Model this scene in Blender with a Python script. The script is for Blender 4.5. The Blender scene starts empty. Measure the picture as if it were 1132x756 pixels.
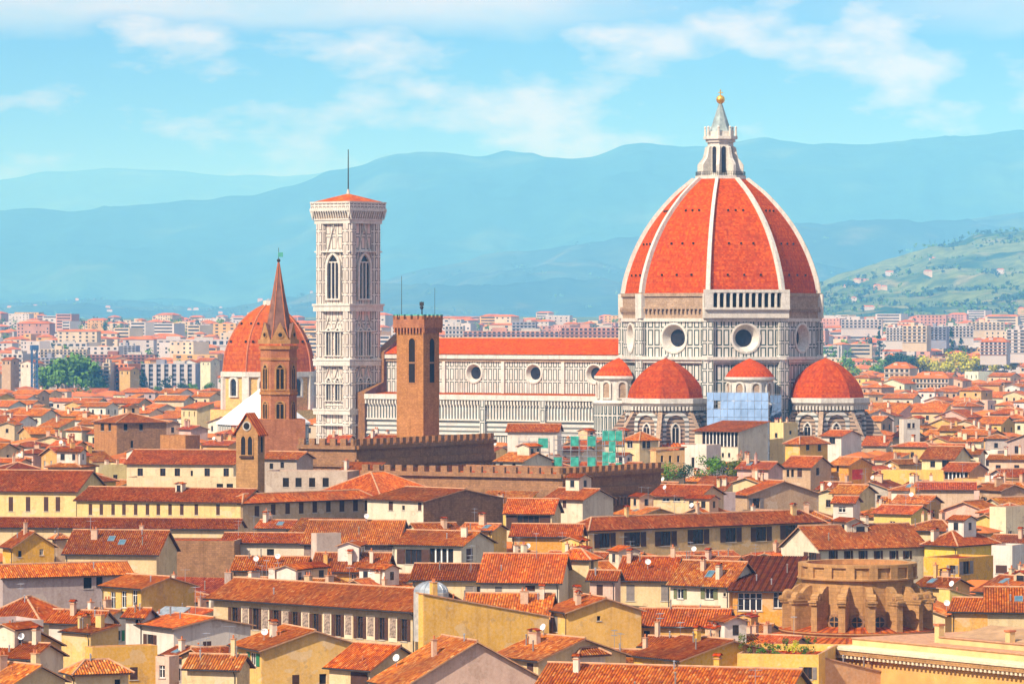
import bpy, math, random
from mathutils import Vector, Matrix
R = math.radians
random.seed(7)
scn = bpy.context.scene
COL = scn.collection
# ---------------------------------------------------------------- camera
F = 4850.0            # focal length in photo pixels (photo is 1132 wide)
HZ = 354.0            # horizon row in the photo
EYE = 54.0            # viewpoint height over the city floor
cam = bpy.data.cameras.new('camera'); cam_o = bpy.data.objects.new('camera', cam); COL.objects.link(cam_o)
cam_o.location = (0, 0, EYE); cam_o.rotation_euler = (R(90), 0, 0)
cam.sensor_width = 36.0; cam.lens = F / 1132 * 36.0
cam.shift_y = -(378 - HZ) / 1132
cam.clip_start = 1.0; cam.clip_end = 90000
scn.camera = cam_o
# ---------------------------------------------------------------- light
SUN_AZ, SUN_EL = 41.0, 41.0      # degrees west of the line back to the viewer, height
sv = Vector((-math.sin(R(SUN_AZ)) * math.cos(R(SUN_EL)), -math.cos(R(SUN_AZ)) * math.cos(R(SUN_EL)), math.sin(R(SUN_EL))))
sun = bpy.data.lights.new('sun', 'SUN'); sun.energy = 5.0; sun.angle = R(0.5); sun.color = (1.0, 0.925, 0.81)
sun_o = bpy.data.objects.new('sun', sun); COL.objects.link(sun_o)
sun_o.location = sv * 3000; sun_o.rotation_euler = (-sv).to_track_quat('-Z', 'Y').to_euler()
world = bpy.data.worlds.new('World'); scn.world = world; world.use_nodes = True
scn.view_settings.view_transform = 'Standard'; scn.view_settings.look = 'None'
scn.view_settings.exposure = 0.31; scn.view_settings.gamma = 1.0; scn.view_settings.use_curve_mapping = False
scn.cycles.volume_bounces = 2; scn.cycles.max_bounces = 6; scn.cycles.diffuse_bounces = 3
scn.cycles.use_denoising = True

class NT:
    """tiny helper round a node tree"""
    def __init__(s, tree): s.t = tree; s.n = tree.nodes; s.l = tree.links
    def new(s, typ, **kw):
        n = s.n.new(typ)
        for k, v in kw.items(): setattr(n, k, v)
        return n
    def link(s, a, b): s.l.new(a, b)
    def inp(s, node, idx, val):
        if hasattr(val, 'is_output') or isinstance(val, bpy.types.NodeSocket): s.l.new(val, node.inputs[idx])
        else: node.inputs[idx].default_value = val
    def math(s, op, a, b=0.0, c=None, clamp=False):
        n = s.n.new('ShaderNodeMath'); n.operation = op; n.use_clamp = clamp
        s.inp(n, 0, a); s.inp(n, 1, b)
        if c is not None: s.inp(n, 2, c)
        return n.outputs[0]
    def mix(s, fac, a, b, mode='MIX'):
        n = s.n.new('ShaderNodeMix'); n.data_type = 'RGBA'; n.blend_type = mode
        s.inp(n, 0, fac)
        for i, v in ((6, a), (7, b)):
            if isinstance(v, tuple): n.inputs[i].default_value = (v + (1.0,))[:4]
            else: s.l.new(v, n.inputs[i])
        return n.outputs[2]
    def ramp(s, fac, stops, interp='LINEAR'):
        n = s.n.new('ShaderNodeValToRGB'); n.color_ramp.interpolation = interp
        e = n.color_ramp.elements
        while len(e) < len(stops): e.new(0.5)
        for el, (p, c) in zip(e, stops):
            el.position = p; el.color = (c + (1.0,))[:4] if isinstance(c, tuple) else (c, c, c, 1)
        s.inp(n, 0, fac); return n.outputs[0]
    def noise(s, vec, scale, detail=3.0, rough=0.55, dim='3D'):
        n = s.n.new('ShaderNodeTexNoise'); n.noise_dimensions = dim
        if vec is not None: s.l.new(vec, n.inputs['Vector'])
        n.inputs['Scale'].default_value = scale; n.inputs['Detail'].default_value = detail; n.inputs['Roughness'].default_value = rough
        return n.outputs[0]
    def mapping(s, vec, scale=(1, 1, 1), loc=(0, 0, 0)):
        n = s.n.new('ShaderNodeMapping'); s.l.new(vec, n.inputs['Vector'])
        n.inputs['Scale'].default_value = scale; n.inputs['Location'].default_value = loc
        return n.outputs[0]

# sky with thin clouds, laid out by direction only
w = NT(world.node_tree); w.n.clear()
sky = w.new('ShaderNodeTexSky', sky_type='NISHITA'); sky.sun_disc = False
sky.sun_elevation = R(SUN_EL); sky.sun_rotation = R(180 + SUN_AZ); sky.altitude = 100
sky.air_density = 1.0; sky.dust_density = 0.25; sky.ozone_density = 2.5
geo = w.new('ShaderNodeTexCoord'); sep = w.new('ShaderNodeSeparateXYZ'); w.link(geo.outputs['Generated'], sep.inputs[0])
az = w.math('ARCTAN2', sep.outputs[0], sep.outputs[1]); el = w.math('ARCSINE', sep.outputs[2])
cv = w.new('ShaderNodeCombineXYZ'); w.link(w.math('MULTIPLY', az, 57.3), cv.inputs[0]); w.link(w.math('MULTIPLY', el, 57.3), cv.inputs[1])
cvec = cv.outputs[0]                                    # degrees of azimuth and elevation
eldeg = w.math('MULTIPLY', el, 57.3)
n1 = w.noise(w.mapping(cvec, (0.50, 1.05, 1), (3.1, 1.7, 0)), 1.0, 7.0, 0.55)
n2 = w.noise(w.mapping(cvec, (0.12, 0.30, 1), (8.3, 4.0, 0)), 1.0, 3.0, 0.5)
puff = w.ramp(w.math('ADD', w.math('MULTIPLY', n1, 0.75), w.math('MULTIPLY', n2, 0.42)), [(0.575, 0.0), (0.625, 0.40), (0.69, 0.80), (0.80, 1.0)])
band = w.math('SUBTRACT', eldeg, w.math('MULTIPLY', w.math('SUBTRACT', n1, 0.5), 0.9))
bank = w.ramp(w.math('DIVIDE', band, 10.0), [(0.372, 0.0), (0.398, 0.75), (0.44, 1.0)])
bank = w.math('MULTIPLY', bank, w.ramp(w.math('DIVIDE', w.math('ADD', az, 0.5), 1.0), [(0.0, 1.0), (0.50, 1.0), (0.53, 0.30), (0.56, 0.05), (0.58, 0.25), (0.62, 0.75)]))
low = w.ramp(w.math('DIVIDE', eldeg, 10.0), [(0.14, 0.15), (0.25, 0.75), (0.36, 0.9)])
cl = w.math('MAXIMUM', w.math('MULTIPLY', puff, low), bank, clamp=True)
tint = w.mix(1.0, sky.outputs[0], (0.18, 0.445, 1.22), 'MULTIPLY')
shade = w.mix(w.ramp(n1, [(0.40, 0.0), (0.62, 1.0)]), (6.0, 7.4, 9.4), (10.2, 9.6, 9.5))
skyc = w.mix(w.math('MULTIPLY', cl, 0.92), tint, shade)
bg = w.new('ShaderNodeBackground'); w.link(skyc, bg.inputs[0]); bg.inputs[1].default_value = 0.077
out = w.new('ShaderNodeOutputWorld'); w.link(bg.outputs[0], out.inputs[0])

# ---------------------------------------------------------------- mesh helpers
def W(px, py, d): return Vector(((px - 566) * d / F, d, EYE + (HZ - py) * d / F))
def ZY(py, d): return EYE + (HZ - py) * d / F
def PX(x, y): return 566 + F * x / y
def PY(z, y): return HZ - F * (z - EYE) / y

class MB:
    def __init__(s): s.v = []; s.f = []; s.m = []; s.uv = []; s.sm = []
    def face(s, pts, mat, uv=None, smooth=False):
        pts = [Vector(p) for p in pts]
        i = len(s.v); s.v.extend(pts); s.f.append(tuple(range(i, i + len(pts)))); s.m.append(mat); s.sm.append(smooth)
        if uv is None:
            n = (pts[1] - pts[0]).cross(pts[-1] - pts[0])
            if n.length < 1e-9 and len(pts) > 3: n = (pts[2] - pts[1]).cross(pts[3] - pts[1])
            if abs(n.z) > 0.7 * max(n.length, 1e-9): uv = [(p.x, p.y) for p in pts]
            else:
                t = Vector((-n.y, n.x, 0)); t = t.normalized() if t.length > 1e-9 else Vector((1, 0, 0))
                uv = [(p.dot(t), p.z) for p in pts]
        s.uv.append(uv)
    def quadgrid(s, P, nu, nv, mat, smooth=True):
        """P(i,j) -> point; shared vertices"""
        base = len(s.v)
        for j in range(nv + 1):
            for i in range(nu + 1): s.v.append(Vector(P(i, j)))
        for j in range(nv):
            for i in range(nu):
                a = base + j * (nu + 1) + i
                s.f.append((a, a + 1, a + nu + 2, a + nu + 1)); s.m.append(mat); s.sm.append(smooth); s.uv.append([(i, j), (i + 1, j), (i + 1, j + 1), (i, j + 1)])
    def box(s, x0, x1, y0, y1, z0, z1, mat, top=None, bottom=True):
        a = [(x0, y0), (x1, y0), (x1, y1), (x0, y1)]
        s.prism(a, z0, z1, mat, top=top or mat, bottom=bottom)
    def prism(s, poly, z0, z1, mat, top=None, bottom=False, uvreset=True):
        n = len(poly)
        for i in range(n):
            p, q = poly[i], poly[(i + 1) % n]; L = math.hypot(q[0] - p[0], q[1] - p[1])
            s.face([(p[0], p[1], z0), (q[0], q[1], z0), (q[0], q[1], z1), (p[0], p[1], z1)], mat, [(0, z0), (L, z0), (L, z1), (0, z1)])
        if top: s.face([(p[0], p[1], z1) for p in poly], top)
        if bottom: s.face([(p[0], p[1], z0) for p in reversed(poly)], mat)
    def obox(s, o, ax, ay, az, mat):
        """box from corner o spanned by three vectors"""
        o, ax, ay, az = Vector(o), Vector(ax), Vector(ay), Vector(az)
        if ax.cross(ay).dot(az) < 0: ax, ay = ay, ax
        for a, b, c in ((o, ay, ax), (o + az, ax, ay), (o, ax, az), (o + ay, az, ax), (o, az, ay), (o + ax, ay, az)):
            s.face([a, a + b, a + b + c, a + c], mat)
    def tube(s, p, q, r0, r1, n, mat, cap=True, smooth=True):
        p, q = Vector(p), Vector(q); d = (q - p).normalized()
        a = d.orthogonal().normalized(); b = d.cross(a)
        ring = [[c + (a * math.cos(2 * math.pi * i / n) + b * math.sin(2 * math.pi * i / n)) * r for i in range(n)] for c, r in ((p, r0), (q, r1))]
        for i in range(n):
            k = (i + 1) % n
            if r1 > 1e-4: s.face([ring[0][i], ring[0][k], ring[1][k], ring[1][i]], mat, None, smooth)
            else: s.face([ring[0][i], ring[0][k], q], mat, None, smooth)
        if cap and r1 > 1e-4: s.face(ring[1], mat)
        if cap: s.face(list(reversed(ring[0])), mat)
    def lathe(s, prof, n, mat, c=(0, 0), a0=0.0, a1=360.0, smooth=False, mats=None):
        """prof [(r, z)] bottom to top, n facets from a0 to a1 degrees (0 = +x, anticlockwise)"""
        for k in range(len(prof) - 1):
            (r0, z0), (r1, z1) = prof[k], prof[k + 1]; mm = mats[k] if mats else mat
            sl = math.hypot(r1 - r0, z1 - z0)
            for i in range(n):
                t0, t1 = R(a0 + (a1 - a0) * i / n), R(a0 + (a1 - a0) * (i + 1) / n)
                w0 = abs(t1 - t0) * r0; w1 = abs(t1 - t0) * r1
                P = lambda r, t, z: (c[0] + r * math.cos(t), c[1] + r * math.sin(t), z)
                uv = [(-w0 / 2, z0), (w0 / 2, z0), (w1 / 2, z0 + sl), (-w1 / 2, z0 + sl)]
                if r1 < 1e-6: s.face([P(r0, t0, z0), P(r0, t1, z0), P(r1, t1, z1)], mm, uv[:3], smooth)
                elif r0 < 1e-6: s.face([P(r0, t0, z0), P(r1, t1, z1), P(r1, t0, z1)], mm, uv[:3], smooth)
                else: s.face([P(r0, t0, z0), P(r0, t1, z0), P(r1, t1, z1), P(r1, t0, z1)], mm, uv, smooth)
    def sphere(s, c, r, mat, n=12, m=8, sz=1.0):
        pr = [(max(r * math.cos(R(-90 + 180 * j / m)), 0), c[2] + sz * r * math.sin(R(-90 + 180 * j / m))) for j in range(m + 1)]
        pr[0] = (0, pr[0][1]); pr[-1] = (0, pr[-1][1])
        s.lathe(pr, n, mat, (c[0], c[1]), smooth=True)
    def mesh(s, name):
        me = bpy.data.meshes.new(name)
        me.from_pydata(s.v, [], s.f)
        names = list(dict.fromkeys(s.m)); idx = {k: i for i, k in enumerate(names)}
        for k in names: me.materials.append(MAT[k])
        me.polygons.foreach_set('material_index', [idx[k] for k in s.m])
        me.polygons.foreach_set('use_smooth', s.sm)
        uvl = me.uv_layers.new(name='UVMap')
        flat = []
        for u in s.uv:
            for a in u: flat += [a[0], a[1]]
        uvl.data.foreach_set('uv', flat)
        me.update(); return me
    def build(s, name, parent=None, loc=(0, 0, 0), rz=0.0, color=None):
        return link(name, s.mesh(name), parent, loc, rz, color)

def link(name, me, parent=None, loc=(0, 0, 0), rz=0.0, color=None):
    o = bpy.data.objects.new(name, me); COL.objects.link(o)
    o.location = loc; o.rotation_euler = (0, 0, rz)
    if parent is not None: o.parent = parent
    if color: o.color = (color + (1.0,))[:4]
    return o
def tag(o, label=None, cat=None, group=None, kind=None):
    if label: o['label'] = label
    if cat: o['category'] = cat
    if group: o['group'] = group
    if kind: o['kind'] = kind
    return o
def thing(name, label, cat, loc=(0, 0, 0), rz=0.0, group=None):
    o = bpy.data.objects.new(name, None); COL.objects.link(o)
    o.location = loc; o.rotation_euler = (0, 0, rz); o.empty_display_size = 1.0
    return tag(o, label, cat, group)
# ---------------------------------------------------------------- materials (all procedural)
MAT = {}
def newmat(name, rough=0.9, spec=0.25):
    m = bpy.data.materials.new(name); m.use_nodes = True
    t = NT(m.node_tree); b = m.node_tree.nodes['Principled BSDF']
    b.inputs['Roughness'].default_value = rough; b.inputs['Specular IOR Level'].default_value = spec
    MAT[name] = m; return t, b
def plain(name, c, rough=0.85, metal=0.0, var=0.25, scale=1.5, spec=0.25):
    t, b = newmat(name, rough, spec); b.inputs['Metallic'].default_value = metal
    tc = t.new('ShaderNodeTexCoord')
    n = t.noise(tc.outputs['Object'], scale, 4)
    col = t.mix(t.ramp(n, [(0.3, 0.0), (0.7, 1.0)]), tuple(x * (1 - var) for x in c), tuple(min(x * (1 + var), 1) for x in c))
    t.link(col, b.inputs['Base Color'])
def bump(t, b, h, strength=0.5, dist=0.05):
    n = t.new('ShaderNodeBump'); n.inputs['Strength'].default_value = strength; n.inputs['Distance'].default_value = dist
    t.link(h, n.inputs['Height']); t.link(n.outputs[0], b.inputs['Normal'])
def uvs(t):
    u = t.new('ShaderNodeUVMap'); s = t.new('ShaderNodeSeparateXYZ'); t.link(u.outputs[0], s.inputs[0])
    return s.outputs[0], s.outputs[1]
def tile_mat(name, pu, pv, stops, lichen=(0.15, 0.055, 0.025), bumpy=True, patch=0.62, groove=0.62):
    t, b = newmat(name, 0.95, 0.03)
    u, v = uvs(t)
    fu = t.math('FLOOR', t.math('DIVIDE', u, pu)); fv = t.math('FLOOR', t.math('DIVIDE', v, pv))
    c = t.new('ShaderNodeCombineXYZ'); t.link(fu, c.inputs[0]); t.link(fv, c.inputs[1])
    oi = t.new('ShaderNodeObjectInfo'); t.link(oi.outputs['Random'], c.inputs[2])
    wn = t.new('ShaderNodeTexWhiteNoise', noise_dimensions='3D'); t.link(c.outputs[0], wn.inputs['Vector'])
    col = t.ramp(wn.outputs['Value'], stops)
    tc = t.new('ShaderNodeTexCoord')
    va = t.new('ShaderNodeVectorMath', operation='ADD'); t.link(tc.outputs['Object'], va.inputs[0])
    cc = t.new('ShaderNodeCombineXYZ'); t.link(t.math('MULTIPLY', oi.outputs['Random'], 91.0), cc.inputs[0]); t.link(cc.outputs[0], va.inputs[1])
    big = t.noise(va.outputs[0], 0.22, 5, 0.6); fine = t.noise(va.outputs[0], 1.3, 3, 0.6)
    col = t.mix(t.math('MULTIPLY', t.ramp(big, [(0.42, 0.0), (0.68, 1.0)]), patch), col, lichen)
    col = t.mix(t.math('MULTIPLY', t.ramp(fine, [(0.50, 0.0), (0.75, 1.0)]), 0.30), col, (0.60, 0.20, 0.06))
    if not bumpy:
        cs = t.math('FRACT', t.math('DIVIDE', v, 1.5)); st_ = t.noise(t.mapping(va.outputs[0], (0.75, 0.75, 0.07)), 1.0, 5, 0.65)
        col = t.mix(t.math('MULTIPLY', t.math('LESS_THAN', cs, 0.22), 0.30), col, (0.26, 0.030, 0.006))
        col = t.mix(t.math('MULTIPLY', t.ramp(st_, [(0.52, 0.0), (0.72, 1.0)]), 0.55), col, (0.20, 0.030, 0.010))
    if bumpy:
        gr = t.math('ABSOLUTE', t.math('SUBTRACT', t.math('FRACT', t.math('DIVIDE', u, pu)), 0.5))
        col = t.mix(t.math('MULTIPLY', t.math('GREATER_THAN', gr, 0.30), groove), col, (0.14, 0.026, 0.008))  # channels between tiles darkened in the colour for groove shading as well as dirt
    col = t.mix(1.0, col, oi.outputs['Color'], 'MULTIPLY')
    k = t.math('ADD', 0.80, t.math('MULTIPLY', oi.outputs['Random'], 0.42))
    kc = t.new('ShaderNodeCombineXYZ')
    for i in range(3): t.link(k, kc.inputs[i])
    col = t.mix(1.0, col, kc.outputs[0], 'MULTIPLY')
    t.link(col, b.inputs['Base Color'])
    if bumpy:
        a = t.math('ABSOLUTE', t.math('SINE', t.math('MULTIPLY', u, math.pi / pu)))
        r = t.math('FRACT', t.math('DIVIDE', v, pv))
        bump(t, b, t.math('ADD', a, t.math('MULTIPLY', r, -0.5)), 0.9, 0.09)
TS = [(0.0, (0.26, 0.045, 0.010)), (0.3, (0.47, 0.090, 0.010)), (0.65, (0.57, 0.135, 0.014)), (0.92, (0.64, 0.20, 0.03)), (1.0, (0.66, 0.30, 0.10))]
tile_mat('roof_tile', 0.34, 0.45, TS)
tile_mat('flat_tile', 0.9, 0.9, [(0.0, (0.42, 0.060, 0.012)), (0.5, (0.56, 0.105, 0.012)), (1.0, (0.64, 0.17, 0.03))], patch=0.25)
tile_mat('dome_tile', 0.55, 0.55, [(0.0, (0.36, 0.034, 0.002)), (0.5, (0.48, 0.058, 0.002)), (1.0, (0.58, 0.10, 0.004))], lichen=(0.30, 0.040, 0.008), patch=0.45, bumpy=False)

tile_mat('chapel_tile', 0.7, 0.7, [(0.0, (0.44, 0.065, 0.004)), (0.5, (0.56, 0.105, 0.006)), (1.0, (0.64, 0.16, 0.02))], lichen=(0.34, 0.06, 0.012), patch=0.4, bumpy=False)
def plaster():
    t, b = newmat('plaster', 0.95, 0.1)
    oi = t.new('ShaderNodeObjectInfo'); tc = t.new('ShaderNodeTexCoord')
    va = t.new('ShaderNodeVectorMath', operation='ADD'); t.link(tc.outputs['Object'], va.inputs[0])
    cc = t.new('ShaderNodeCombineXYZ'); t.link(t.math('MULTIPLY', oi.outputs['Random'], 77.0), cc.inputs[0]); t.link(cc.outputs[0], va.inputs[1])
    p = va.outputs[0]
    blot = t.ramp(t.noise(p, 0.35, 6, 0.62), [(0.40, 0.0), (0.75, 1.0)])
    streak = t.ramp(t.noise(t.mapping(p, (1.6, 1.6, 0.12)), 1.0, 4, 0.6), [(0.50, 0.0), (0.78, 1.0)])
    fine = t.noise(p, 3.0, 4, 0.6)
    dark = t.mix(1.0, oi.outputs['Color'], (0.62, 0.54, 0.48), 'MULTIPLY')
    col = t.mix(t.math('MULTIPLY', blot, 0.62), oi.outputs['Color'], dark)
    col = t.mix(t.math('MULTIPLY', streak, 0.70), col, dark)
    peel = t.ramp(t.noise(p, 0.42, 9, 0.68), [(0.585, 0.0), (0.60, 1.0)])
    patch = t.ramp(t.noise(t.mapping(p, (0.5, 0.5, 0.8), (31, 7, 3)), 0.55, 2, 0.4), [(0.635, 0.0), (0.64, 1.0)])
    col = t.mix(t.math('MULTIPLY', peel, 0.42), col, t.mix(0.5, dark, (0.34, 0.22, 0.14)))
    col = t.mix(t.math('MULTIPLY', patch, 0.5), col, t.mix(0.6, oi.outputs['Color'], (0.62, 0.52, 0.42)))
    col = t.mix(t.math('MULTIPLY', t.ramp(fine, [(0.35, 0.0), (0.7, 1.0)]), 0.18), col, (0.9, 0.84, 0.72))
    t.link(col, b.inputs['Base Color']); bump(t, b, fine, 0.25, 0.03)
plaster()

def stone(name, c0, c1, mortar, bw=0.7, bh=0.32, blot=0.5):
    t, b = newmat(name, 0.95, 0.1)
    u = t.new('ShaderNodeUVMap')
    br = t.new('ShaderNodeTexBrick'); t.link(u.outputs[0], br.inputs['Vector'])
    for i, c in ((1, c0), (2, c1), (3, mortar)): br.inputs[i].default_value = c + (1,)
    br.inputs['Scale'].default_value = 1.0; br.inputs['Mortar Size'].default_value = 0.02
    br.inputs['Brick Width'].default_value = bw; br.inputs['Row Height'].default_value = bh
    tc = t.new('ShaderNodeTexCoord'); n = t.noise(tc.outputs['Object'], 0.5, 6, 0.65); f = t.noise(tc.outputs['Object'], 2.2, 4, 0.7)
    col = t.mix(t.math('MULTIPLY', t.ramp(n, [(0.4, 0.0), (0.7, 1.0)]), blot), br.outputs['Color'], tuple(x * 0.45 for x in c0))
    col = t.mix(t.math('MULTIPLY', t.ramp(f, [(0.5, 0.0), (0.72, 1.0)]), 0.5), col, tuple(min(1, x * 1.5) for x in c1))
    sk = t.noise(t.mapping(tc.outputs['Object'], (1.1, 1.1, 0.10)), 1.0, 4, 0.6)
    col = t.mix(t.math('MULTIPLY', t.ramp(sk, [(0.50, 0.0), (0.74, 1.0)]), 0.5), col, tuple(x * 0.5 for x in c0))
    t.link(col, b.inputs['Base Color']); bump(t, b, t.math('ADD', f, br.outputs['Fac']), 0.5, 0.06)
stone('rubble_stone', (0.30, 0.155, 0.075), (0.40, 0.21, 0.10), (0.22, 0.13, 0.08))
stone('orange_stone', (0.43, 0.185, 0.060), (0.54, 0.25, 0.085), (0.30, 0.14, 0.06))
stone('shaded_stone', (0.27, 0.125, 0.052), (0.36, 0.175, 0.075), (0.18, 0.09, 0.04))  # darker rubble stone; shade on the palace's east walls is put in its colour
stone('brick', (0.40, 0.13, 0.055), (0.50, 0.19, 0.08), (0.38, 0.22, 0.14), 0.5, 0.16)
stone('raw_brick', (0.40, 0.27, 0.18), (0.50, 0.36, 0.25), (0.28, 0.19, 0.13), 0.9, 0.45)
stone('sandstone', (0.41, 0.215, 0.082), (0.50, 0.27, 0.105), (0.31, 0.165, 0.07), 1.2, 0.5, 0.45)
stone('white_marble', (0.62, 0.575, 0.51), (0.70, 0.655, 0.59), (0.60, 0.55, 0.48), 1.6, 0.6, 0.25)

def panels(name, pw, ph, m, th, fill=(0.67, 0.64, 0.59), line=(0.045, 0.075, 0.07), inner=None):
    """white marble panels each framed by a thin line of green marble"""
    t, b = newmat(name, 0.7, 0.3); u, v = uvs(t)
    def edge(x, p):
        a = t.math('FRACT', t.math('DIVIDE', x, p)); return t.math('MULTIPLY', t.math('MINIMUM', a, t.math('SUBTRACT', 1.0, a)), p)
    d = t.math('MINIMUM', edge(u, pw), edge(v, ph))
    ln = t.math('MULTIPLY', t.math('GREATER_THAN', d, m), t.math('LESS_THAN', d, m + th))
    tc = t.new('ShaderNodeTexCoord'); n = t.noise(tc.outputs['Object'], 0.4, 5, 0.6)
    base = t.mix(t.ramp(n, [(0.35, 0.0), (0.75, 1.0)]), fill, tuple(x * 0.72 for x in fill))
    sk = t.noise(t.mapping(tc.outputs['Object'], (0.9, 0.9, 0.09)), 1.0, 4, 0.6)
    base = t.mix(t.math('MULTIPLY', t.ramp(sk, [(0.50, 0.0), (0.75, 1.0)]), 0.55), base, (0.40, 0.30, 0.22))
    if inner: base = t.mix(t.math('GREATER_THAN', d, m + th + 0.12), base, inner)
    t.link(t.mix(ln, base, line), b.inputs['Base Color'])
panels('marble_panel', 2.05, 4.7, 0.20, 0.36)
panels('marble_small_panel', 1.6, 3.7, 0.18, 0.26)
panels('tower_panel', 2.3, 4.1, 0.30, 0.26, (0.76, 0.69, 0.61), (0.12, 0.12, 0.115), (0.70, 0.54, 0.47))
panels('tower_band', 1.5, 3.6, 0.22, 0.24, (0.76, 0.69, 0.61), (0.16, 0.13, 0.12))
def stripes(name, axis, p, duty, c0, c1):
    t, b = newmat(name, 0.75, 0.25); u, v = uvs(t)
    a = t.math('FRACT', t.math('DIVIDE', (u, v)[axis], p))
    tc = t.new('ShaderNodeTexCoord'); n = t.noise(tc.outputs['Object'], 0.6, 5, 0.6)
    col = t.mix(t.math('GREATER_THAN', a, duty), c0, c1)
    t.link(t.mix(t.math('MULTIPLY', t.ramp(n, [(0.4, 0.0), (0.75, 1.0)]), 0.5), col, (0.26, 0.19, 0.15)), b.inputs['Base Color'])
stripes('marble_stripe', 1, 1.0, 0.55, (0.44, 0.31, 0.22), (0.085, 0.065, 0.055))
stripes('pale_stripe', 1, 1.3, 0.55, (0.66, 0.63, 0.58), (0.13, 0.15, 0.15))
stripes('marble_bars', 0, 1.0, 0.48, (0.68, 0.65, 0.60), (0.09, 0.115, 0.115))

plain('window_glass', (0.022, 0.020, 0.024), 0.25, 0, 0.4, 0.8, 0.5)
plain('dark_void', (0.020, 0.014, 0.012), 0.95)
plain('glass_blue', (0.07, 0.16, 0.22), 0.15, 0, 0.3, 1.0, 0.6)
plain('brown_wood', (0.085, 0.036, 0.022), 0.8)
plain('green_paint', (0.025, 0.20, 0.09), 0.6)
plain('olive_paint', (0.16, 0.17, 0.075), 0.7)
plain('grey_paint', (0.24, 0.20, 0.18), 0.7)
plain('white_paint', (0.80, 0.78, 0.74), 0.6, var=0.08)
plain('eave_wood', (0.10, 0.045, 0.025), 0.9)
plain('mortar', (0.50, 0.26, 0.14), 0.95)
plain('metal', (0.45, 0.45, 0.47), 0.45, 0.7, 0.15)
plain('lead_metal', (0.34, 0.37, 0.40), 0.6, 0.3)
plain('dark_metal', (0.05, 0.045, 0.045), 0.6, 0.4)
plain('gold', (0.95, 0.52, 0.09), 0.35, 0.85, 0.1)
plain('spire_lead', (0.30, 0.36, 0.36), 0.7, 0.1, 0.35, 0.6)
plain('copper_green', (0.10, 0.42, 0.33), 0.8)
plain('spire_tile', (0.20, 0.10, 0.075), 0.9, 0, 0.35, 0.8)
plain('ochre_plaster', (0.66, 0.42, 0.15), 0.9)
plain('white_cover', (0.86, 0.84, 0.82), 0.8, 0, 0.06)
plain('red_cloth', (0.62, 0.05, 0.03), 0.8)
plain('terracotta', (0.50, 0.16, 0.06), 0.85)
plain('sheet_blue', (0.27, 0.41, 0.66), 0.7, 0, 0.22, 0.25)
plain('sheet_navy', (0.11, 0.17, 0.30), 0.7, 0, 0.3, 0.3)
plain('net_green', (0.05, 0.32, 0.25), 0.8, 0, 0.45, 0.9)
plain('net_pale', (0.42, 0.66, 0.62), 0.8, 0, 0.2, 0.4)
plain('concrete', (0.44, 0.40, 0.36), 0.9)
plain('bark', (0.09, 0.06, 0.04), 0.9)
def leaf(name, c0, c1, scale=0.6):
    t, b = newmat(name, 0.8, 0.15); tc = t.new('ShaderNodeTexCoord'); n = t.noise(tc.outputs['Object'], scale, 4)
    t.link(t.mix(t.ramp(n, [(0.32, 0.0), (0.68, 1.0)]), c0, c1), b.inputs['Base Color'])
leaf('leaf_green', (0.06, 0.15, 0.018), (0.15, 0.29, 0.03))
leaf('leaf_yellow', (0.34, 0.36, 0.014), (0.60, 0.52, 0.02))
leaf('leaf_dark', (0.015, 0.045, 0.025), (0.04, 0.085, 0.035))
leaf('leaf_terrace', (0.05, 0.09, 0.012), (0.16, 0.17, 0.02), 2.0)
leaf('lawn', (0.04, 0.30, 0.05), (0.07, 0.40, 0.07))
plain('wing_plaster', (0.62, 0.34, 0.10), 0.95, 0, 0.22, 0.35)
plain('wing_pale', (0.68, 0.46, 0.20), 0.95, 0, 0.2, 0.4)
plain('pale_cornice', (0.72, 0.58, 0.40), 0.9, 0, 0.15)
plain('wing_roof', (0.42, 0.25, 0.13), 0.95, 0, 0.25, 0.5)
plain('far_white', (0.50, 0.45, 0.43), 0.9, 0, 0.12, 0.05)
plain('far_cream', (0.54, 0.43, 0.31), 0.9, 0, 0.2, 0.05)
plain('far_pink', (0.47, 0.24, 0.18), 0.9, 0, 0.2, 0.05)
plain('far_ochre', (0.58, 0.34, 0.12), 0.9, 0, 0.2, 0.05)
plain('far_tile', (0.52, 0.135, 0.022), 0.95, 0, 0.35, 0.08)
plain('block_brown', (0.26, 0.10, 0.07), 0.9, 0, 0.2, 0.1)
plain('block_grey', (0.26, 0.26, 0.32), 0.9, 0, 0.2, 0.1)
plain('block_orange', (0.62, 0.20, 0.06), 0.9, 0, 0.2, 0.1)
plain('crane_blue', (0.05, 0.12, 0.26), 0.6)
plain('fresco_paint', (0.30, 0.22, 0.17), 0.95, 0, 0.75, 4.0)
# ---------------------------------------------------------------- ground, hills, haze
def lerp_pts(pts, x):
    if x <= pts[0][0]: return pts[0][1]
    for (a, ya), (b, yb) in zip(pts, pts[1:]):
        if x <= b:
            t = (x - a) / (b - a); t = t * t * (3 - 2 * t) * 0.5 + t * 0.5
            return ya + (yb - ya) * t
    return pts[-1][1]
def ground_z(d): return lerp_pts([(2000, 0), (3200, 9), (4000, 23), (5000, 40), (6500, 48), (46000, 60)], d) if d > 2000 else 0.0
t, b = newmat('city_ground', 0.95, 0.1)
tc = t.new('ShaderNodeTexCoord'); n = t.noise(tc.outputs['Object'], 0.012, 6, 0.65); n2 = t.noise(tc.outputs['Object'], 0.0022, 4)
c = t.mix(t.ramp(n, [(0.35, 0.0), (0.65, 1.0)]), (0.16, 0.10, 0.07), (0.30, 0.21, 0.15))
t.link(t.mix(t.ramp(n2, [(0.45, 0.0), (0.62, 1.0)]), c, (0.055, 0.085, 0.03)), b.inputs['Base Color'])
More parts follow.
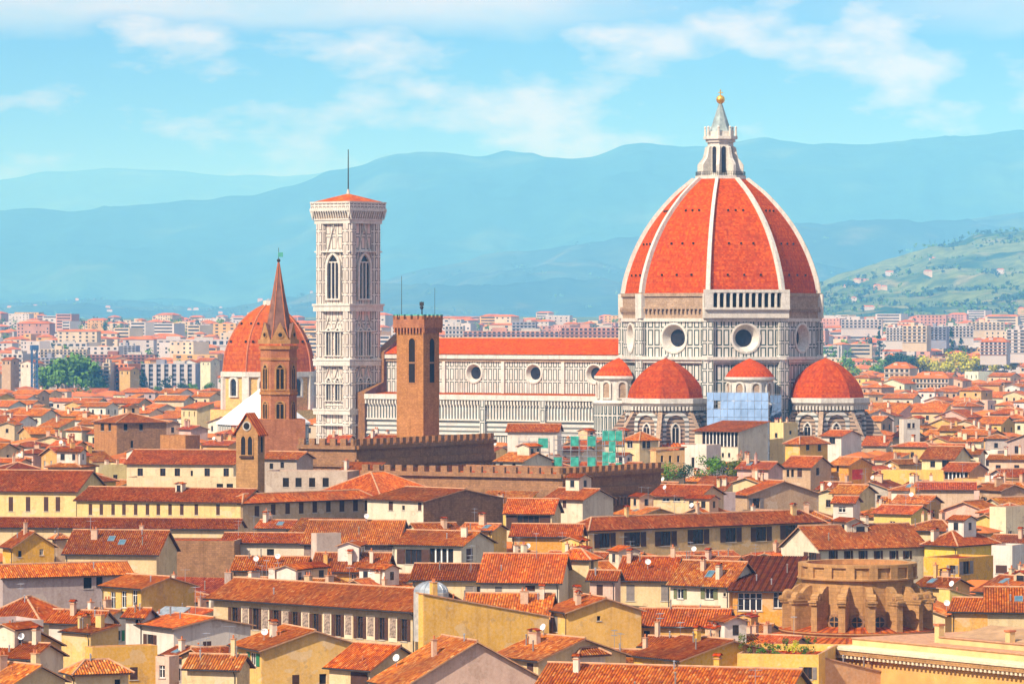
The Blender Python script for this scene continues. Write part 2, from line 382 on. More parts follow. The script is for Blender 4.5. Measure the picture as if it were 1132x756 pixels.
ds = [-400, 0, 300, 600, 1000, 1500, 2000, 2300, 2600, 2900, 3200, 3600, 4000, 4500, 5000, 5800, 6500, 8000, 10000, 13000, 18000, 26000, 46000]
g = MB()
def gp(i, j): d = ds[j]; hw = 400 + max(d, 0) * 0.45; return (-hw + 2 * hw * i / 12, d, ground_z(d))
g.quadgrid(gp, 12, len(ds) - 1, 'city_ground')
tag(g.build('ground'), 'city floor running out to the foot of the hills', kind='structure')

def hill_mat(name, woods, field, pale, k, thr=0.56):
    t, b = newmat(name, 1.0, 0.0); tc = t.new('ShaderNodeTexCoord'); p = tc.outputs['Object']
    n = t.noise(p, k, 6, 0.6); f = t.noise(p, k * 9, 5, 0.7); q = t.noise(p, k * 2.3, 3, 0.5)
    col = t.mix(t.ramp(n, [(thr - 0.06, 0.0), (thr + 0.05, 1.0)]), woods, field)
    col = t.mix(t.math('MULTIPLY', t.ramp(q, [(0.58, 0.0), (0.66, 1.0)]), 0.7), col, pale)
    col = t.mix(t.math('MULTIPLY', t.ramp(f, [(0.40, 0.0), (0.62, 1.0)]), 0.55), col, tuple(x * 0.45 for x in woods))
    t.link(col, b.inputs['Base Color'])
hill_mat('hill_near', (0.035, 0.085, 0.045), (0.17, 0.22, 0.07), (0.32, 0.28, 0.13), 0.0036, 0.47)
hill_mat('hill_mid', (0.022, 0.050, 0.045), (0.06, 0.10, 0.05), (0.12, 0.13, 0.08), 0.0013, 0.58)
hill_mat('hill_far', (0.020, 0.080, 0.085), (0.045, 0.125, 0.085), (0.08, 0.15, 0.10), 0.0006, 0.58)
from mathutils import noise as mnoise
HILL = {}
def hill(name, label, mat, ridge, d0, d1, dback, foot_y, rough, px0=-260, px1=1400, step=5, seed=0.0):
    """ridge: [(px, py)] of the crest, which stands at distance d1; the near foot lies at d0"""
    nu = int((px1 - px0) / step); prof = [(0.0, 0.0), (0.25, 0.17), (0.5, 0.42), (0.75, 0.76), (0.9, 0.94), (1.0, 1.0)]
    nv = 44; mb = MB()
    def P(i, j):
        px = px0 + (px1 - px0) * i / nu
        u = j / (nv - 4)
        if u <= 1: d = d0 + (d1 - d0) * u
        else: d = d1 + (dback - d1) * (u - 1) / (4 / (nv - 4))
        wob = mnoise.fractal(Vector((px * 0.006 + seed, seed * 3.1, 0)), 1.0, 2.0, 4)
        zr = EYE + (HZ - lerp_pts(ridge, px)) * d1 / F
        zf = ground_z(d0) - 8
        if u <= 1: k = lerp_pts(prof, u)
        else: k = 1 - (u - 1) / (4 / (nv - 4)) * 0.75
        x = (px - 566) * d / F
        nn = mnoise.fractal(Vector((x * 0.0011 * 9000 / d1 + seed, d * 0.0011 * 9000 / d1, seed)), 1.0, 2.0, 5)
        n3 = abs(mnoise.fractal(Vector((x * 0.0034 * 9000 / d1 + seed * 2, d * 0.0012 * 9000 / d1, seed)), 1.0, 2.0, 4))
        z = zf + (zr - zf) * k + rough * max(.06, min(1, (zr - zf - 45) / 90)) * (nn - 1.3 * n3 + .3) * (min(u, 1) * (1.15 - min(u, 1)) * 5.5 + 0.10)
        return (x, d, z)
    mb.quadgrid(P, nu, nv, mat)
    HILL[name] = mb.v
    return tag(mb.build(name), label, kind='structure')
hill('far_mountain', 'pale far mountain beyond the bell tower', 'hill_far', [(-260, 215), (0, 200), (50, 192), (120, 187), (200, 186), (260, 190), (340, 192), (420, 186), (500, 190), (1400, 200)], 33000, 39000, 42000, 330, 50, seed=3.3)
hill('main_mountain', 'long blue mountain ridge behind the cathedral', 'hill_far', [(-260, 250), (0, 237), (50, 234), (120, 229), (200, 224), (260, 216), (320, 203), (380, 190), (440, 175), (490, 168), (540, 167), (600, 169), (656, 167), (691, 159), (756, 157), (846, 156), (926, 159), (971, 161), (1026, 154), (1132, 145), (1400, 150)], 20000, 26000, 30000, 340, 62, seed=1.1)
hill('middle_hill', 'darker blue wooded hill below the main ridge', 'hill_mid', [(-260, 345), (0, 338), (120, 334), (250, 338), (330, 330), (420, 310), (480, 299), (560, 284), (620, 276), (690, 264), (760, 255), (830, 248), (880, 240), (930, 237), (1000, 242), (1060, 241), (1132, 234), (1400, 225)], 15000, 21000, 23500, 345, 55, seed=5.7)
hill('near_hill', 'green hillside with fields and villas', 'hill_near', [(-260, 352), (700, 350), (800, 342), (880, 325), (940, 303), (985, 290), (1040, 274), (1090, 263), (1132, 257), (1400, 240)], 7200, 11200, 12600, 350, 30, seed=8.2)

def haze():
    m = bpy.data.materials.new('haze_air'); m.use_nodes = True; t = NT(m.node_tree); t.n.clear()
    v = t.new('ShaderNodeVolumePrincipled'); v.inputs['Color'].default_value = (0.145, 0.48, 1.0, 1); v.inputs['Density'].default_value = HAZE
    v.inputs['Anisotropy'].default_value = -0.35; v.inputs['Absorption Color'].default_value = (1, 1, 1, 1)
    o = t.new('ShaderNodeOutputMaterial'); t.link(v.outputs[0], o.inputs['Volume']); MAT['haze_air'] = m
    h = MB(); h.box(-22000, 22000, -420, 46300, -40, 1560, 'haze_air')
    return tag(h.build('haze'), 'thin blue air over the whole valley', kind='stuff')
HAZE = 0.77e-4
haze()
# ---------------------------------------------------------------- landmark helpers
def arch_pts(w, h, pointed=False, n=8):
    """outline of an arched opening, base centre at (0,0), anticlockwise"""
    r = w / 2; pts = [(-r, 0), (r, 0)]
    if pointed:
        hs = h - w * 0.87
        for i in range(n + 1):
            a = R(60.0 * i / n); pts.append((-r + w * math.cos(a), hs + w * math.sin(a)))
        for i in range(n - 1, -1, -1):
            a = R(60.0 * i / n); pts.append((r - w * math.cos(a), hs + w * math.sin(a)))
    else:
        hs = h - r
        for i in range(n + 1):
            a = math.pi * i / n; pts.append((r * math.cos(a), hs + r * math.sin(a)))
    return pts
def ring_face(mb, o, t, nrm, inner, outer, d0, d1, mat):
    """raised surround between two outlines of equal count; d0 back, d1 front along the normal"""
    o, t, nrm = Vector(o), Vector(t), Vector(nrm); z = Vector((0, 0, 1))
    P = lambda q, d: o + t * q[0] + z * q[1] + nrm * d
    n = len(inner)
    for i in range(n):
        k = (i + 1) % n
        mb.face([P(inner[i], d1), P(outer[i], d1), P(outer[k], d1), P(inner[k], d1)], mat)
        mb.face([P(outer[i], d1), P(outer[i], d0), P(outer[k], d0), P(outer[k], d1)], mat)
        mb.face([P(inner[k], d1), P(inner[k], d0), P(inner[i], d0), P(inner[i], d1)], mat)
def arch_window(parent, o, t, nrm, w, h, fw=0.3, proud=0.35, pointed=False, frame='white_marble', pane='window_glass', mullions=0, name='window', barw=0.14):
    mb = MB(); ip = arch_pts(w, h, pointed); s = (w + 2 * fw) / w
    op = [(x * s, (y if y < 0.01 else y + fw * (1.0 if y > h * 0.6 else 0.0))) for x, y in ip]
    op[0] = (op[0][0], -fw * 0.6); op[1] = (op[1][0], -fw * 0.6)
    o, t, nrm = Vector(o), Vector(t), Vector(nrm); z = Vector((0, 0, 1))
    ring_face(mb, o, t, nrm, ip, op, 0.0, proud, frame)
    mb.face([o + t * x + z * y + nrm * 0.05 for x, y in ip], pane)
    for m in range(mullions):
        x = -w / 2 + w * (m + 1) / (mullions + 1); hh = h - w * (0.55 if pointed else 0.3)
        mb.obox(o + t * (x - barw / 2) + nrm * 0.06, t * barw, nrm * (proud * 0.6), z * hh, frame)
    if mullions:
        hh = h - w * (0.55 if pointed else 0.3)
        mb.obox(o + t * (-w / 2) + nrm * 0.06 + z * hh, t * w, nrm * (proud * 0.5), z * barw, frame)
    return mb.build(name, parent)
def hole_wall(mb, p0, t, width, z0, z1, cx, cz, r, mat, nseg=32):
    """rectangular wall from p0 along t with a round hole; the wall faces t x z"""
    p0, t = Vector(p0), Vector(t); z = Vector((0, 0, 1))
    pin, pout = [], []
    for i in range(nseg):
        a = 2 * math.pi * i / nseg; c, s_ = math.cos(a), math.sin(a)
        kx = ((width - cx) / c if c > 0 else -cx / c) if abs(c) > 1e-6 else 1e9
        kz = ((z1 - cz) / s_ if s_ > 0 else (z0 - cz) / s_) if abs(s_) > 1e-6 else 1e9
        k = min(kx, kz); pin.append((cx + r * c, cz + r * s_)); pout.append((cx + k * c, cz + k * s_))
    corners = [(width, z1), (0, z1), (0, z0), (width, z0)]
    V = lambda q: p0 + t * q[0] + z * (q[1] - p0.z)
    for i in range(nseg):
        k = (i + 1) % nseg; poly = [pin[i], pout[i]]
        for c in corners:
            a0, a1, ac = (math.atan2(q[1] - cz, q[0] - cx) for q in (pout[i], pout[k], c))
            d = (a1 - a0) % (2 * math.pi); e = (ac - a0) % (2 * math.pi)
            if 1e-4 < e < d - 1e-4: poly.append(c)
        poly += [pout[k], pin[k]]
        mb.face([V(q) for q in poly], mat, [(q[0], q[1]) for q in poly])
def oculus(parent, c, t, nrm, r_out, r_in, depth, proud=0.35, frame='white_marble', name='round_window', rim=0.7):
    """round window: raised rim, splayed stone funnel sunk into the wall, glass at the back"""
    mb = MB(); c, t, nrm = Vector(c), Vector(t), Vector(nrm); z = Vector((0, 0, 1)); n = 32
    prof = [(r_out + rim, 0.0), (r_out + rim, proud * 0.8), (r_out + rim * 0.3, proud), (r_out, proud * 0.6), (r_in * 1.05, -depth * 0.9), (r_in, -depth * 0.9), (r_in, -depth)]
    for (ra, da), (rb, db) in zip(prof, prof[1:]):
        for i in range(n):
            a, b = 2 * math.pi * i / n, 2 * math.pi * (i + 1) / n
            P = lambda r, q, d: c + t * (r * math.cos(q)) + z * (r * math.sin(q)) + nrm * d
            mb.face([P(ra, a, da), P(ra, b, da), P(rb, b, db), P(rb, a, db)], frame)
    o = mb.build(name, parent)
    g_ = MB(); g_.face([c + t * (r_in * math.cos(2 * math.pi * i / n)) + z * (r_in * math.sin(2 * math.pi * i / n)) - nrm * (depth - 0.02) for i in range(n)], 'window_glass')
    g_.build('pane', o); return o
def cubic(pts, x):
    for i in range(len(pts) - 1):
        if x <= pts[i + 1][0] or i == len(pts) - 2:
            (x1, y1), (x2, y2) = pts[i], pts[i + 1]
            m = lambda a, b_: (pts[b_][1] - pts[a][1]) / (pts[b_][0] - pts[a][0])
            m1 = m(max(i - 1, 0), i + 1) if i > 0 else m(0, 1)
            m2 = m(i, min(i + 2, len(pts) - 1))
            h = x2 - x1; u = (x - x1) / h
            return (2 * u**3 - 3 * u**2 + 1) * y1 + (u**3 - 2 * u**2 + u) * h * m1 + (-2 * u**3 + 3 * u**2) * y2 + (u**3 - u**2) * h * m2
def rot2(a): return Vector((math.cos(R(a)), math.sin(R(a)), 0))

# ---------------------------------------------------------------- cathedral
# local axes: -y faces south, +x faces east; origin on the ground below the great dome
CA = 32.3
CX, CY = (796.5 - 566) * 1200 / F, 1200.0
def cathedral():
    th = thing('cathedral', 'white and green marble cathedral with a huge ribbed red dome', 'cathedral', (CX, CY, 0), R(-CA))
    RC = 27.3; corners = [22.5 + 45 * k for k in range(8)]
    AP = RC * math.cos(R(22.5)); FW = 2 * RC * math.sin(R(22.5))
    # drum with a round window in every face
    mb = MB(); rb = MB()
    oct_ = lambda r: [(r * math.cos(R(a)), r * math.sin(R(a))) for a in corners]
    mb.prism(oct_(RC), 0, 43.0, 'marble_panel')
    for k in range(8):
        nrm = rot2(45 * k); t = Vector((-nrm.y, nrm.x, 0)); p0 = nrm * AP - t * (FW / 2); p0.z = 44.2
        hole_wall(mb, p0, t, FW, 44.2, 53.6, FW / 2, 49.2, 3.5, 'marble_panel')
    drum = mb.build('drum_wall', th)
    for k in range(8):
        nrm = rot2(45 * k); t = Vector((-nrm.y, nrm.x, 0))
        o = oculus(th, nrm * AP + Vector((0, 0, 49.2)), t, nrm, 3.5, 2.35, 2.2)
    mb = MB(); mb.prism(oct_(RC + 0.9), 42.6, 43.4, 'white_marble', 'white_marble', True); mb.prism(oct_(RC + 1.5), 43.4, 44.2, 'white_marble', 'white_marble', True)
    mb.prism(oct_(RC + 0.5), 53.6, 54.5, 'white_marble', 'white_marble', True); mb.build('cornice', th)
    mb = MB(); mb.prism(oct_(RC + 0.1), 54.5, 61.0, 'raw_brick', 'raw_brick'); mb.prism(oct_(RC + 0.75), 57.0, 57.6, 'raw_brick', 'raw_brick', True)
    mb.prism(oct_(RC + 0.6), 60.4, 61.3, 'raw_brick', 'raw_brick', True)
    for k in range(8):                                       # brick brackets left for the gallery
        nrm = rot2(45 * k); t = Vector((-nrm.y, nrm.x, 0))
        for i in range(15):
            p = nrm * AP + t * (-FW / 2 + 1.5 + (FW - 3) * i / 14) + Vector((0, 0, 56.2)); mb.obox(p, t * 0.45, nrm * 0.9, Vector((0, 0, 0.9)), 'raw_brick')
    mb.build('unfinished_band', th)
    for k in range(8):                                       # corner piers
        a = corners[k]; nrm = rot2(a); t = Vector((-nrm.y, nrm.x, 0)); mb = MB()
        mb.obox(nrm * (RC - 1.2) - t * 1.5, t * 3.0, nrm * 1.9, Vector((0, 0, 53.4)), 'marble_small_panel')
        mb.obox(nrm * (RC - 1.2) - t * 1.35 + Vector((0, 0, 54.5)), t * 2.7, nrm * 2.0, Vector((0, 0, 6.6)), 'white_marble')
        mb.build('corner_pier', th)
    # finished gallery on the south-east face
    ga = MB(); nrm = rot2(-45); t = Vector((-nrm.y, nrm.x, 0)); z = Vector((0, 0, 1)); base = nrm * (AP + 0.2)
    L = FW + 2.6
    ga.obox(base - t * L / 2 + z * 54.6, t * L, nrm * 1.2, z * 2.2, 'white_marble'); ga.obox(base - t * L / 2 + z * 56.8, t * L, nrm * 1.9, z * 0.6, 'white_marble')
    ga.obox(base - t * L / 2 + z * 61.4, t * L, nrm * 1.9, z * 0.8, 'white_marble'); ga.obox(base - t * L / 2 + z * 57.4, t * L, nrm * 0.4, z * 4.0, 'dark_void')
    n = 13
    for i in range(n + 1): ga.obox(base + t * (-L / 2 + (L - 0.5) * i / n) + z * 57.4 + nrm * 0.9, t * 0.5, nrm * 0.9, z * 4.0, 'white_marble')
    for i in range(n):
        x0 = -L / 2 + (L - 0.5) * i / n + 0.5; wd = (L - 0.5) / n - 0.5
        ap = arch_pts(wd, wd * 0.5, False, 6); o = base + t * (x0 + wd / 2) + z * 60.2 + nrm * 1.7
        for (xa, ya), (xb, yb) in zip(ap[2:], ap[3:]): ga.face([o + t * xa + z * (ya + 0.5), o + t * xa + z * 1.2, o + t * xb + z * 1.2, o + t * xb + z * (yb + 0.5)], 'white_marble')
    ga.obox(base - t * L / 2 + z * 57.4, t * 2.0, nrm * 1.85, z * 4.0, 'white_marble'); ga.obox(base + t * (L / 2 - 2.0) + z * 57.4, t * 2.0, nrm * 1.85, z * 4.0, 'white_marble')
    ga.build('gallery', th)
    # cupola of eight gores
    prof = [(0, 26.6), (4.4, 25.75), (11.9, 23.0), (19.4, 18.7), (26.6, 12.6), (31.4, 6.9)]
    NR = 26; zs = [31.4 * i / NR for i in range(NR + 1)]; rs = [cubic(prof, q) for q in zs]
    mb = MB(); arc = 0; arcs = [0]
    for i in range(NR): arc += math.hypot(rs[i + 1] - rs[i], zs[i + 1] - zs[i]); arcs.append(arc)
    for k in range(8):
        a, b = R(corners[k]), R(corners[(k + 1) % 8])
        for i in range(NR):
            P = lambda r, q, zz: (r * math.cos(q), r * math.sin(q), 61.2 + zz)
            w0, w1 = rs[i] * .3827, rs[i + 1] * .3827; uo = 60 * k
            mb.face([P(rs[i], a, zs[i]), P(rs[i], b, zs[i]), P(rs[i + 1], b, zs[i + 1]), P(rs[i + 1], a, zs[i + 1])], 'dome_tile', [(uo - w0, arcs[i]), (uo + w0, arcs[i]), (uo + w1, arcs[i + 1]), (uo - w1, arcs[i + 1])])
    cup = mb.build('cupola', th)
    for k in range(8):
        nrm = rot2(corners[k]); t = Vector((-nrm.y, nrm.x, 0)); mb = MB()
        for i in range(NR):
            h0, h1 = 0.60 - 0.20 * i / NR, 0.60 - 0.20 * (i + 1) / NR
            q = [nrm * (rs[i] - 0.3) + z * (61.2 + zs[i]), nrm * (rs[i + 1] - 0.3) + z * (61.2 + zs[i + 1])]
            oo = [nrm * (rs[i] + 0.95) + z * (61.2 + zs[i] + 0.25), nrm * (rs[i + 1] + 0.95) + z * (61.2 + zs[i + 1] + 0.25)]
            mb.face([oo[0] - t * h0, oo[0] + t * h0, oo[1] + t * h1, oo[1] - t * h1], 'white_marble')
            for sgn in (-1, 1):
                f_ = [q[0] + t * h0 * sgn, q[1] + t * h1 * sgn, oo[1] + t * h1 * sgn, oo[0] + t * h0 * sgn]; mb.face(f_ if sgn < 0 else f_[::-1], 'white_marble')
        mb.build('rib', cup)
    vent = MB(); vent.tube((0, 0, 0), (0, -0.35, 0), 0.30, 0.30, 8, 'dark_void'); vme = vent.mesh('vent')
    for k in (4, 5, 6, 7, 0):
        for zz, off in ((5.0, 4.6), (13.5, 3.4), (22.5, 2.1)):
            r = cubic(prof, zz) * math.cos(R(22.5)); nrm = rot2(45 * k); t = Vector((-nrm.y, nrm.x, 0))
            for s_ in (-1, 0, 1): link('vent_opening', vme, cup, nrm * (r + 0.12) + t * (off * s_) + z * (61.2 + zz), R(45 * k + 90))
    # lantern
    lan = MB(); o8 = lambda r: [(r * math.cos(R(a)), r * math.sin(R(a))) for a in corners]
    lan.prism(o8(7.0), 92.2, 93.4, 'white_marble', 'white_marble', True); lan.prism(o8(3.55), 93.4, 103.0, 'white_marble')
    lan.prism(o8(4.1), 102.6, 103.4, 'white_marble', 'white_marble', True); lan.prism(o8(4.7), 103.4, 104.2, 'white_marble', 'white_marble', True)
    lan.prism(o8(3.7), 104.2, 105.6, 'white_marble', 'white_marble')
    for a in corners:
        n_ = rot2(a); t = Vector((-n_.y, n_.x, 0))
        lan.tube(n_ * 4.2 + z * 104.2, n_ * 4.2 + z * 106.3, 0.38, 0.30, 6, 'white_marble'); lan.sphere(tuple(n_ * 4.2 + z * 106.6), 0.42, 'white_marble', 6, 4)
    lan_o = lan.build('lantern', th)
    for a in corners:                                        # eight scrolled buttresses round the lantern
        n_ = rot2(a); t = Vector((-n_.y, n_.x, 0)); mb = MB()
        out_ = [(3.3, 93.4), (6.3, 93.4), (6.3, 96.4), (5.6, 97.4), (4.9, 98.2), (4.5, 99.6), (4.2, 101.2), (3.3, 101.6)]
        for sg in (-1, 1):
            f_ = [n_ * r + z * h + t * 0.42 * sg for r, h in out_]; mb.face(f_ if sg < 0 else f_[::-1], 'white_marble')
        for (r0, h0), (r1, h1) in zip(out_[1:], out_[2:]): mb.face([n_ * r0 + z * h0 - t * .42, n_ * r0 + z * h0 + t * .42, n_ * r1 + z * h1 + t * .42, n_ * r1 + z * h1 - t * .42], 'white_marble')
        mb.build('buttress', lan_o)
    for k in range(8):
        n_ = rot2(45 * k); t = Vector((-n_.y, n_.x, 0)); arch_window(lan_o, n_ * (3.55 * .924) + z * 94.2, t, n_, 1.25, 7.2, 0.2, 0.18)
    rail = MB()
    for k in range(8):
        p, q = rot2(corners[k]) * 6.8, rot2(corners[(k + 1) % 8]) * 6.8
        for h in (93.9, 94.5): rail.tube(p + z * h, q + z * h, 0.06, 0.06, 4, 'dark_metal')
        for i in range(8): rail.tube(p.lerp(q, i / 8) + z * 93.4, p.lerp(q, i / 8) + z * 94.5, 0.06, 0.06, 4, 'dark_metal')
    rail.build('railing', lan_o)
    mb = MB(); mb.lathe([(3.2, 105.6), (2.5, 107.0), (1.45, 110.2), (0.45, 113.2)], 8, 'spire_lead', a0=22.5, a1=382.5); mb.build('cone_roof', lan_o)
    mb = MB(); mb.sphere((0, 0, 114.3), 1.2, 'gold', 16, 10); mb.tube((0, 0, 113), (0, 0, 113.4), .5, .3, 8, 'gold'); mb.build('gilded_ball', lan_o)
    mb = MB(); mb.box(-.11, .11, -.11, .11, 115.3, 117.0, 'gold'); mb.obox((-.75, -.1, 116.1), (1.5, 0, 0), (0, .2, 0), (0, 0, .2), 'gold'); mb.build('cross', lan_o)
    # nave
    x0, x1 = -103.0, -23.0
    mb = MB(); bays = [-34.0 - 19.7 * i for i in range(4)]
    for i, bx in enumerate(bays):
        xa = bx - 9.85 if i < 3 else x0; xb = bx + 9.85 if i else x1
        hole_wall(mb, (xa, -10.5, 33), (1, 0, 0), xb - xa, 33, 42.4, bx - xa, 39.2, 2.35, 'marble_small_panel')
    mb.face([(x1, 10.5, 33), (x0, 10.5, 33), (x0, 10.5, 42.4), (x1, 10.5, 42.4)], 'marble_small_panel'); mb.build('nave_wall', th)
    for bx in bays: oculus(th, (bx, -10.5, 39.2), (1, 0, 0), (0, -1, 0), 2.35, 1.75, 1.2, 0.3, rim=0.55)
    mb = MB(); mb.box(x0, x1, -11.0, 11.0, 42.4, 43.2, 'raw_brick'); mb.box(x0, x1, -11.5, 11.5, 43.2, 44.5, 'white_marble')
    for bx in bays: mb.box(bx + 9.3, bx + 10.3, -11.1, -10.4, 33, 42.4, 'white_marble')
    mb.build('nave_cornice', th)
    mb = MB()
    mb.face([(x0, -11.8, 44.5), (x1, -11.8, 44.5), (x1, 0, 48.9), (x0, 0, 48.9)], 'dome_tile', [(0, 0), (80, 0), (80, 12.6), (0, 12.6)])
    mb.face([(x1, 11.8, 44.5), (x0, 11.8, 44.5), (x0, 0, 48.9), (x1, 0, 48.9)], 'dome_tile', [(0, 0), (80, 0), (80, 12.6), (0, 12.6)])
    mb.tube((x0, 0, 48.9), (x1, 0, 48.9), 0.3, 0.3, 6, 'mortar'); mb.build('nave_roof', th)
    # aisles: banded marble, barred gallery, corbelled cornice, lean-to roof
    for sg, nm in ((-1, 'aisle'), (1, 'aisle')):
        mb = MB(); y = sg * 20.5
        for za, zb, mt in ((0, 8, 'marble_panel'), (8, 22.4, 'marble_small_panel'), (22.4, 26.4, 'pale_stripe'), (26.4, 30.2, 'marble_bars'), (30.2, 31.4, 'white_marble')):
            pts = [(x0, y, za), (x1 - 1, y, za), (x1 - 1, y, zb), (x0, y, zb)]
            mb.face(pts if sg < 0 else pts[::-1], mt, [(0, za), (79, za), (79, zb), (0, zb)])
        mb.face([(x0, y, 33.05), (x1 - 1, y, 33.05), (x1 - 1, sg * 10.5, 33.7), (x0, sg * 10.5, 33.7)], 'flat_tile')
        aisle = mb.build(nm, th)
        cb = MB(); ya, yb = (y - 1.3, y) if sg < 0 else (y, y + 1.3)
        cb.box(x0, x1 - 1, ya, yb, 31.9, 33.3, 'white_marble')
        if sg < 0:
            for i in range(78): cb.obox((x0 + i * 1.01, y - 0.95, 30.6), (0.5, 0, 0), (0, 0.95, 0), (0, 0, 1.3), 'white_marble')
            for zz in (26.1, 22.2): cb.box(x0, x1 - 1, y - 0.4, y, zz, zz + 0.45, 'white_marble')
            for bx in bays: cb.box(bx + 9.0, bx + 10.6, y - 1.1, y, 0, 31.9, 'marble_small_panel')
        cb.build('aisle_cornice', aisle)
    # west front, seen edge-on behind the bell tower
    mb = MB(); prof_ = [(-21.5, 0), (21.5, 0), (21.5, 33.6), (12, 36.5), (11.7, 45), (0, 51.0), (-11.7, 45), (-12, 36.5), (-21.5, 33.6)]
    mb.face([(x0 - 3, y, h) for y, h in prof_[::-1]], 'marble_small_panel'); mb.face([(x0, y, h) for y, h in prof_], 'spire_tile')
    for (ya, ha), (yb, hb) in zip(prof_, prof_[1:] + prof_[:1]): mb.face([(x0 - 3, ya, ha), (x0 - 3, yb, hb), (x0, yb, hb), (x0, ya, ha)], 'shaded_stone')
    mb.build('facade', th)
    # three great tribunes
    for ang, dist in ((-90, 29.6), (0, 32.5), (90, 29.6)):
        c = rot2(ang) * dist; a0 = ang - 90 - 22.5; tr = MB(); rr = 10.6
        tr.lathe([(rr, 0), (rr, 31.4)], 5, 'marble_stripe', (c.x, c.y), a0 + 0, a0 + 225); 
        tri = tr.build('tribune', th)
        co = MB(); co.lathe([(rr + .1, 30.9), (rr + 1.3, 31.9), (rr + 1.3, 33.2), (rr - .5, 33.2)], 5, 'white_marble', (c.x, c.y), a0, a0 + 225)
        for i in range(5):
            n_ = rot2(a0 + 22.5 + 45 * i); t = Vector((-n_.y, n_.x, 0)); hw = rr * .3827; pb = c + n_ * (rr * .924)
            for j in range(9): co.obox(pb + t * (-hw + 2 * hw * j / 8 - .25) + z * 30.0, t * .5, n_ * .95, z * 1.1, 'white_marble')
        co.build('cornice', tri)
        dm = MB(); pr = [(0, rr - .2), (2.5, rr - .9), (5.2, rr - 2.6), (7.6, rr - 5.0), (9.4, rr - 7.6), (10.6, 0.3)]
        rows = [(max(cubic(pr, 10.6 * i / 12), .02), 33.2 + 10.6 * i / 12) for i in range(13)]; rows[-1] = (0, 43.9)
        dm.lathe(rows, 8, 'dome_tile', (c.x, c.y), a0, a0 + 360); dm.sphere((c.x, c.y, 44.3), .55, 'white_marble', 8, 6); dm.build('half_dome', tri)
        for i in range(5):
            n_ = rot2(a0 + 22.5 + 45 * i); t = Vector((-n_.y, n_.x, 0)); pb = c + n_ * (rr * .924)
            arch_window(tri, pb + z * 19.5, t, n_, 5.2, 9.3, 1.0, .7, False, 'pale_stripe', 'marble_stripe', 0, 'blind_arch')
            arch_window(tri, pb + z * 18.5 + n_ * .06, t, n_, 1.9, 8.0, .35, .45, True, 'white_marble', 'window_glass', 1)
            # lower chapel with sloping marble roof
        lo = MB(); lo.lathe([(rr + 7.5, 0), (rr + 7.5, 17.0), (rr + 7.5, 18.0), (rr, 21.5)], 5, 'marble_panel', (c.x, c.y), a0, a0 + 225, mats=['marble_panel', 'white_marble', 'flat_tile']); lo.build('chapel', tri)
        for i in range(6):                                   # sloping stair buttresses at each angle
            n_ = rot2(a0 + 45 * i); t = Vector((-n_.y, n_.x, 0)); mb = MB(); th_ = .6
            o_ = [(rr - .5, 12), (rr + 7.6, 12), (rr + 7.6, 19.3), (rr + 0.5, 29.6), (rr - .5, 29.6)]
            for sg in (-1, 1):
                f_ = [c + n_ * r + z * h + t * th_ * sg for r, h in o_]; mb.face(f_ if sg < 0 else f_[::-1], 'marble_stripe')
            for (r0, h0), (r1, h1) in zip(o_[1:], o_[2:]): mb.face([c + n_ * r0 + z * h0 - t * th_, c + n_ * r0 + z * h0 + t * th_, c + n_ * r1 + z * h1 + t * th_, c + n_ * r1 + z * h1 - t * th_], 'raw_brick')
            mb.build('buttress', tri)
    # small round exedrae between them
    for ang, dist in ((-45, 29.3), (-135, 28.6), (45, 29.3)):
        c = rot2(ang) * dist; rr = 5.9; a0 = ang - 110
        ex = MB(); ex.lathe([(rr + 1.0, 0), (rr + 1.0, 30.8), (rr + 1.6, 31.6), (rr, 32.4), (rr, 37.6), (rr + .9, 38.2), (rr + .9, 38.9), (rr - .2, 38.9)], 20, 'white_marble', (c.x, c.y), a0, a0 + 220, mats=['marble_panel'] + ['white_marble'] * 6)
        exo = ex.build('exedra', th)
        cr = MB(); cr.lathe([(rr + .7, 38.9), (rr - .5, 40.5), (rr - 2.0, 41.9), (rr - 4.0, 43.0), (.4, 43.7), (0, 43.8)], 20, 'dome_tile', (c.x, c.y), a0, a0 + 220); cr.build('cone_roof', exo)
        for i in range(5):
            n_ = rot2(ang - 84 + 42 * i); t = Vector((-n_.y, n_.x, 0)); arch_window(exo, c + n_ * (rr * .995) + z * 33.0, t, n_, 2.0, 4.2, .5, .4, False, 'white_marble', 'raw_brick', 0, 'niche')
    return th
cathedral()

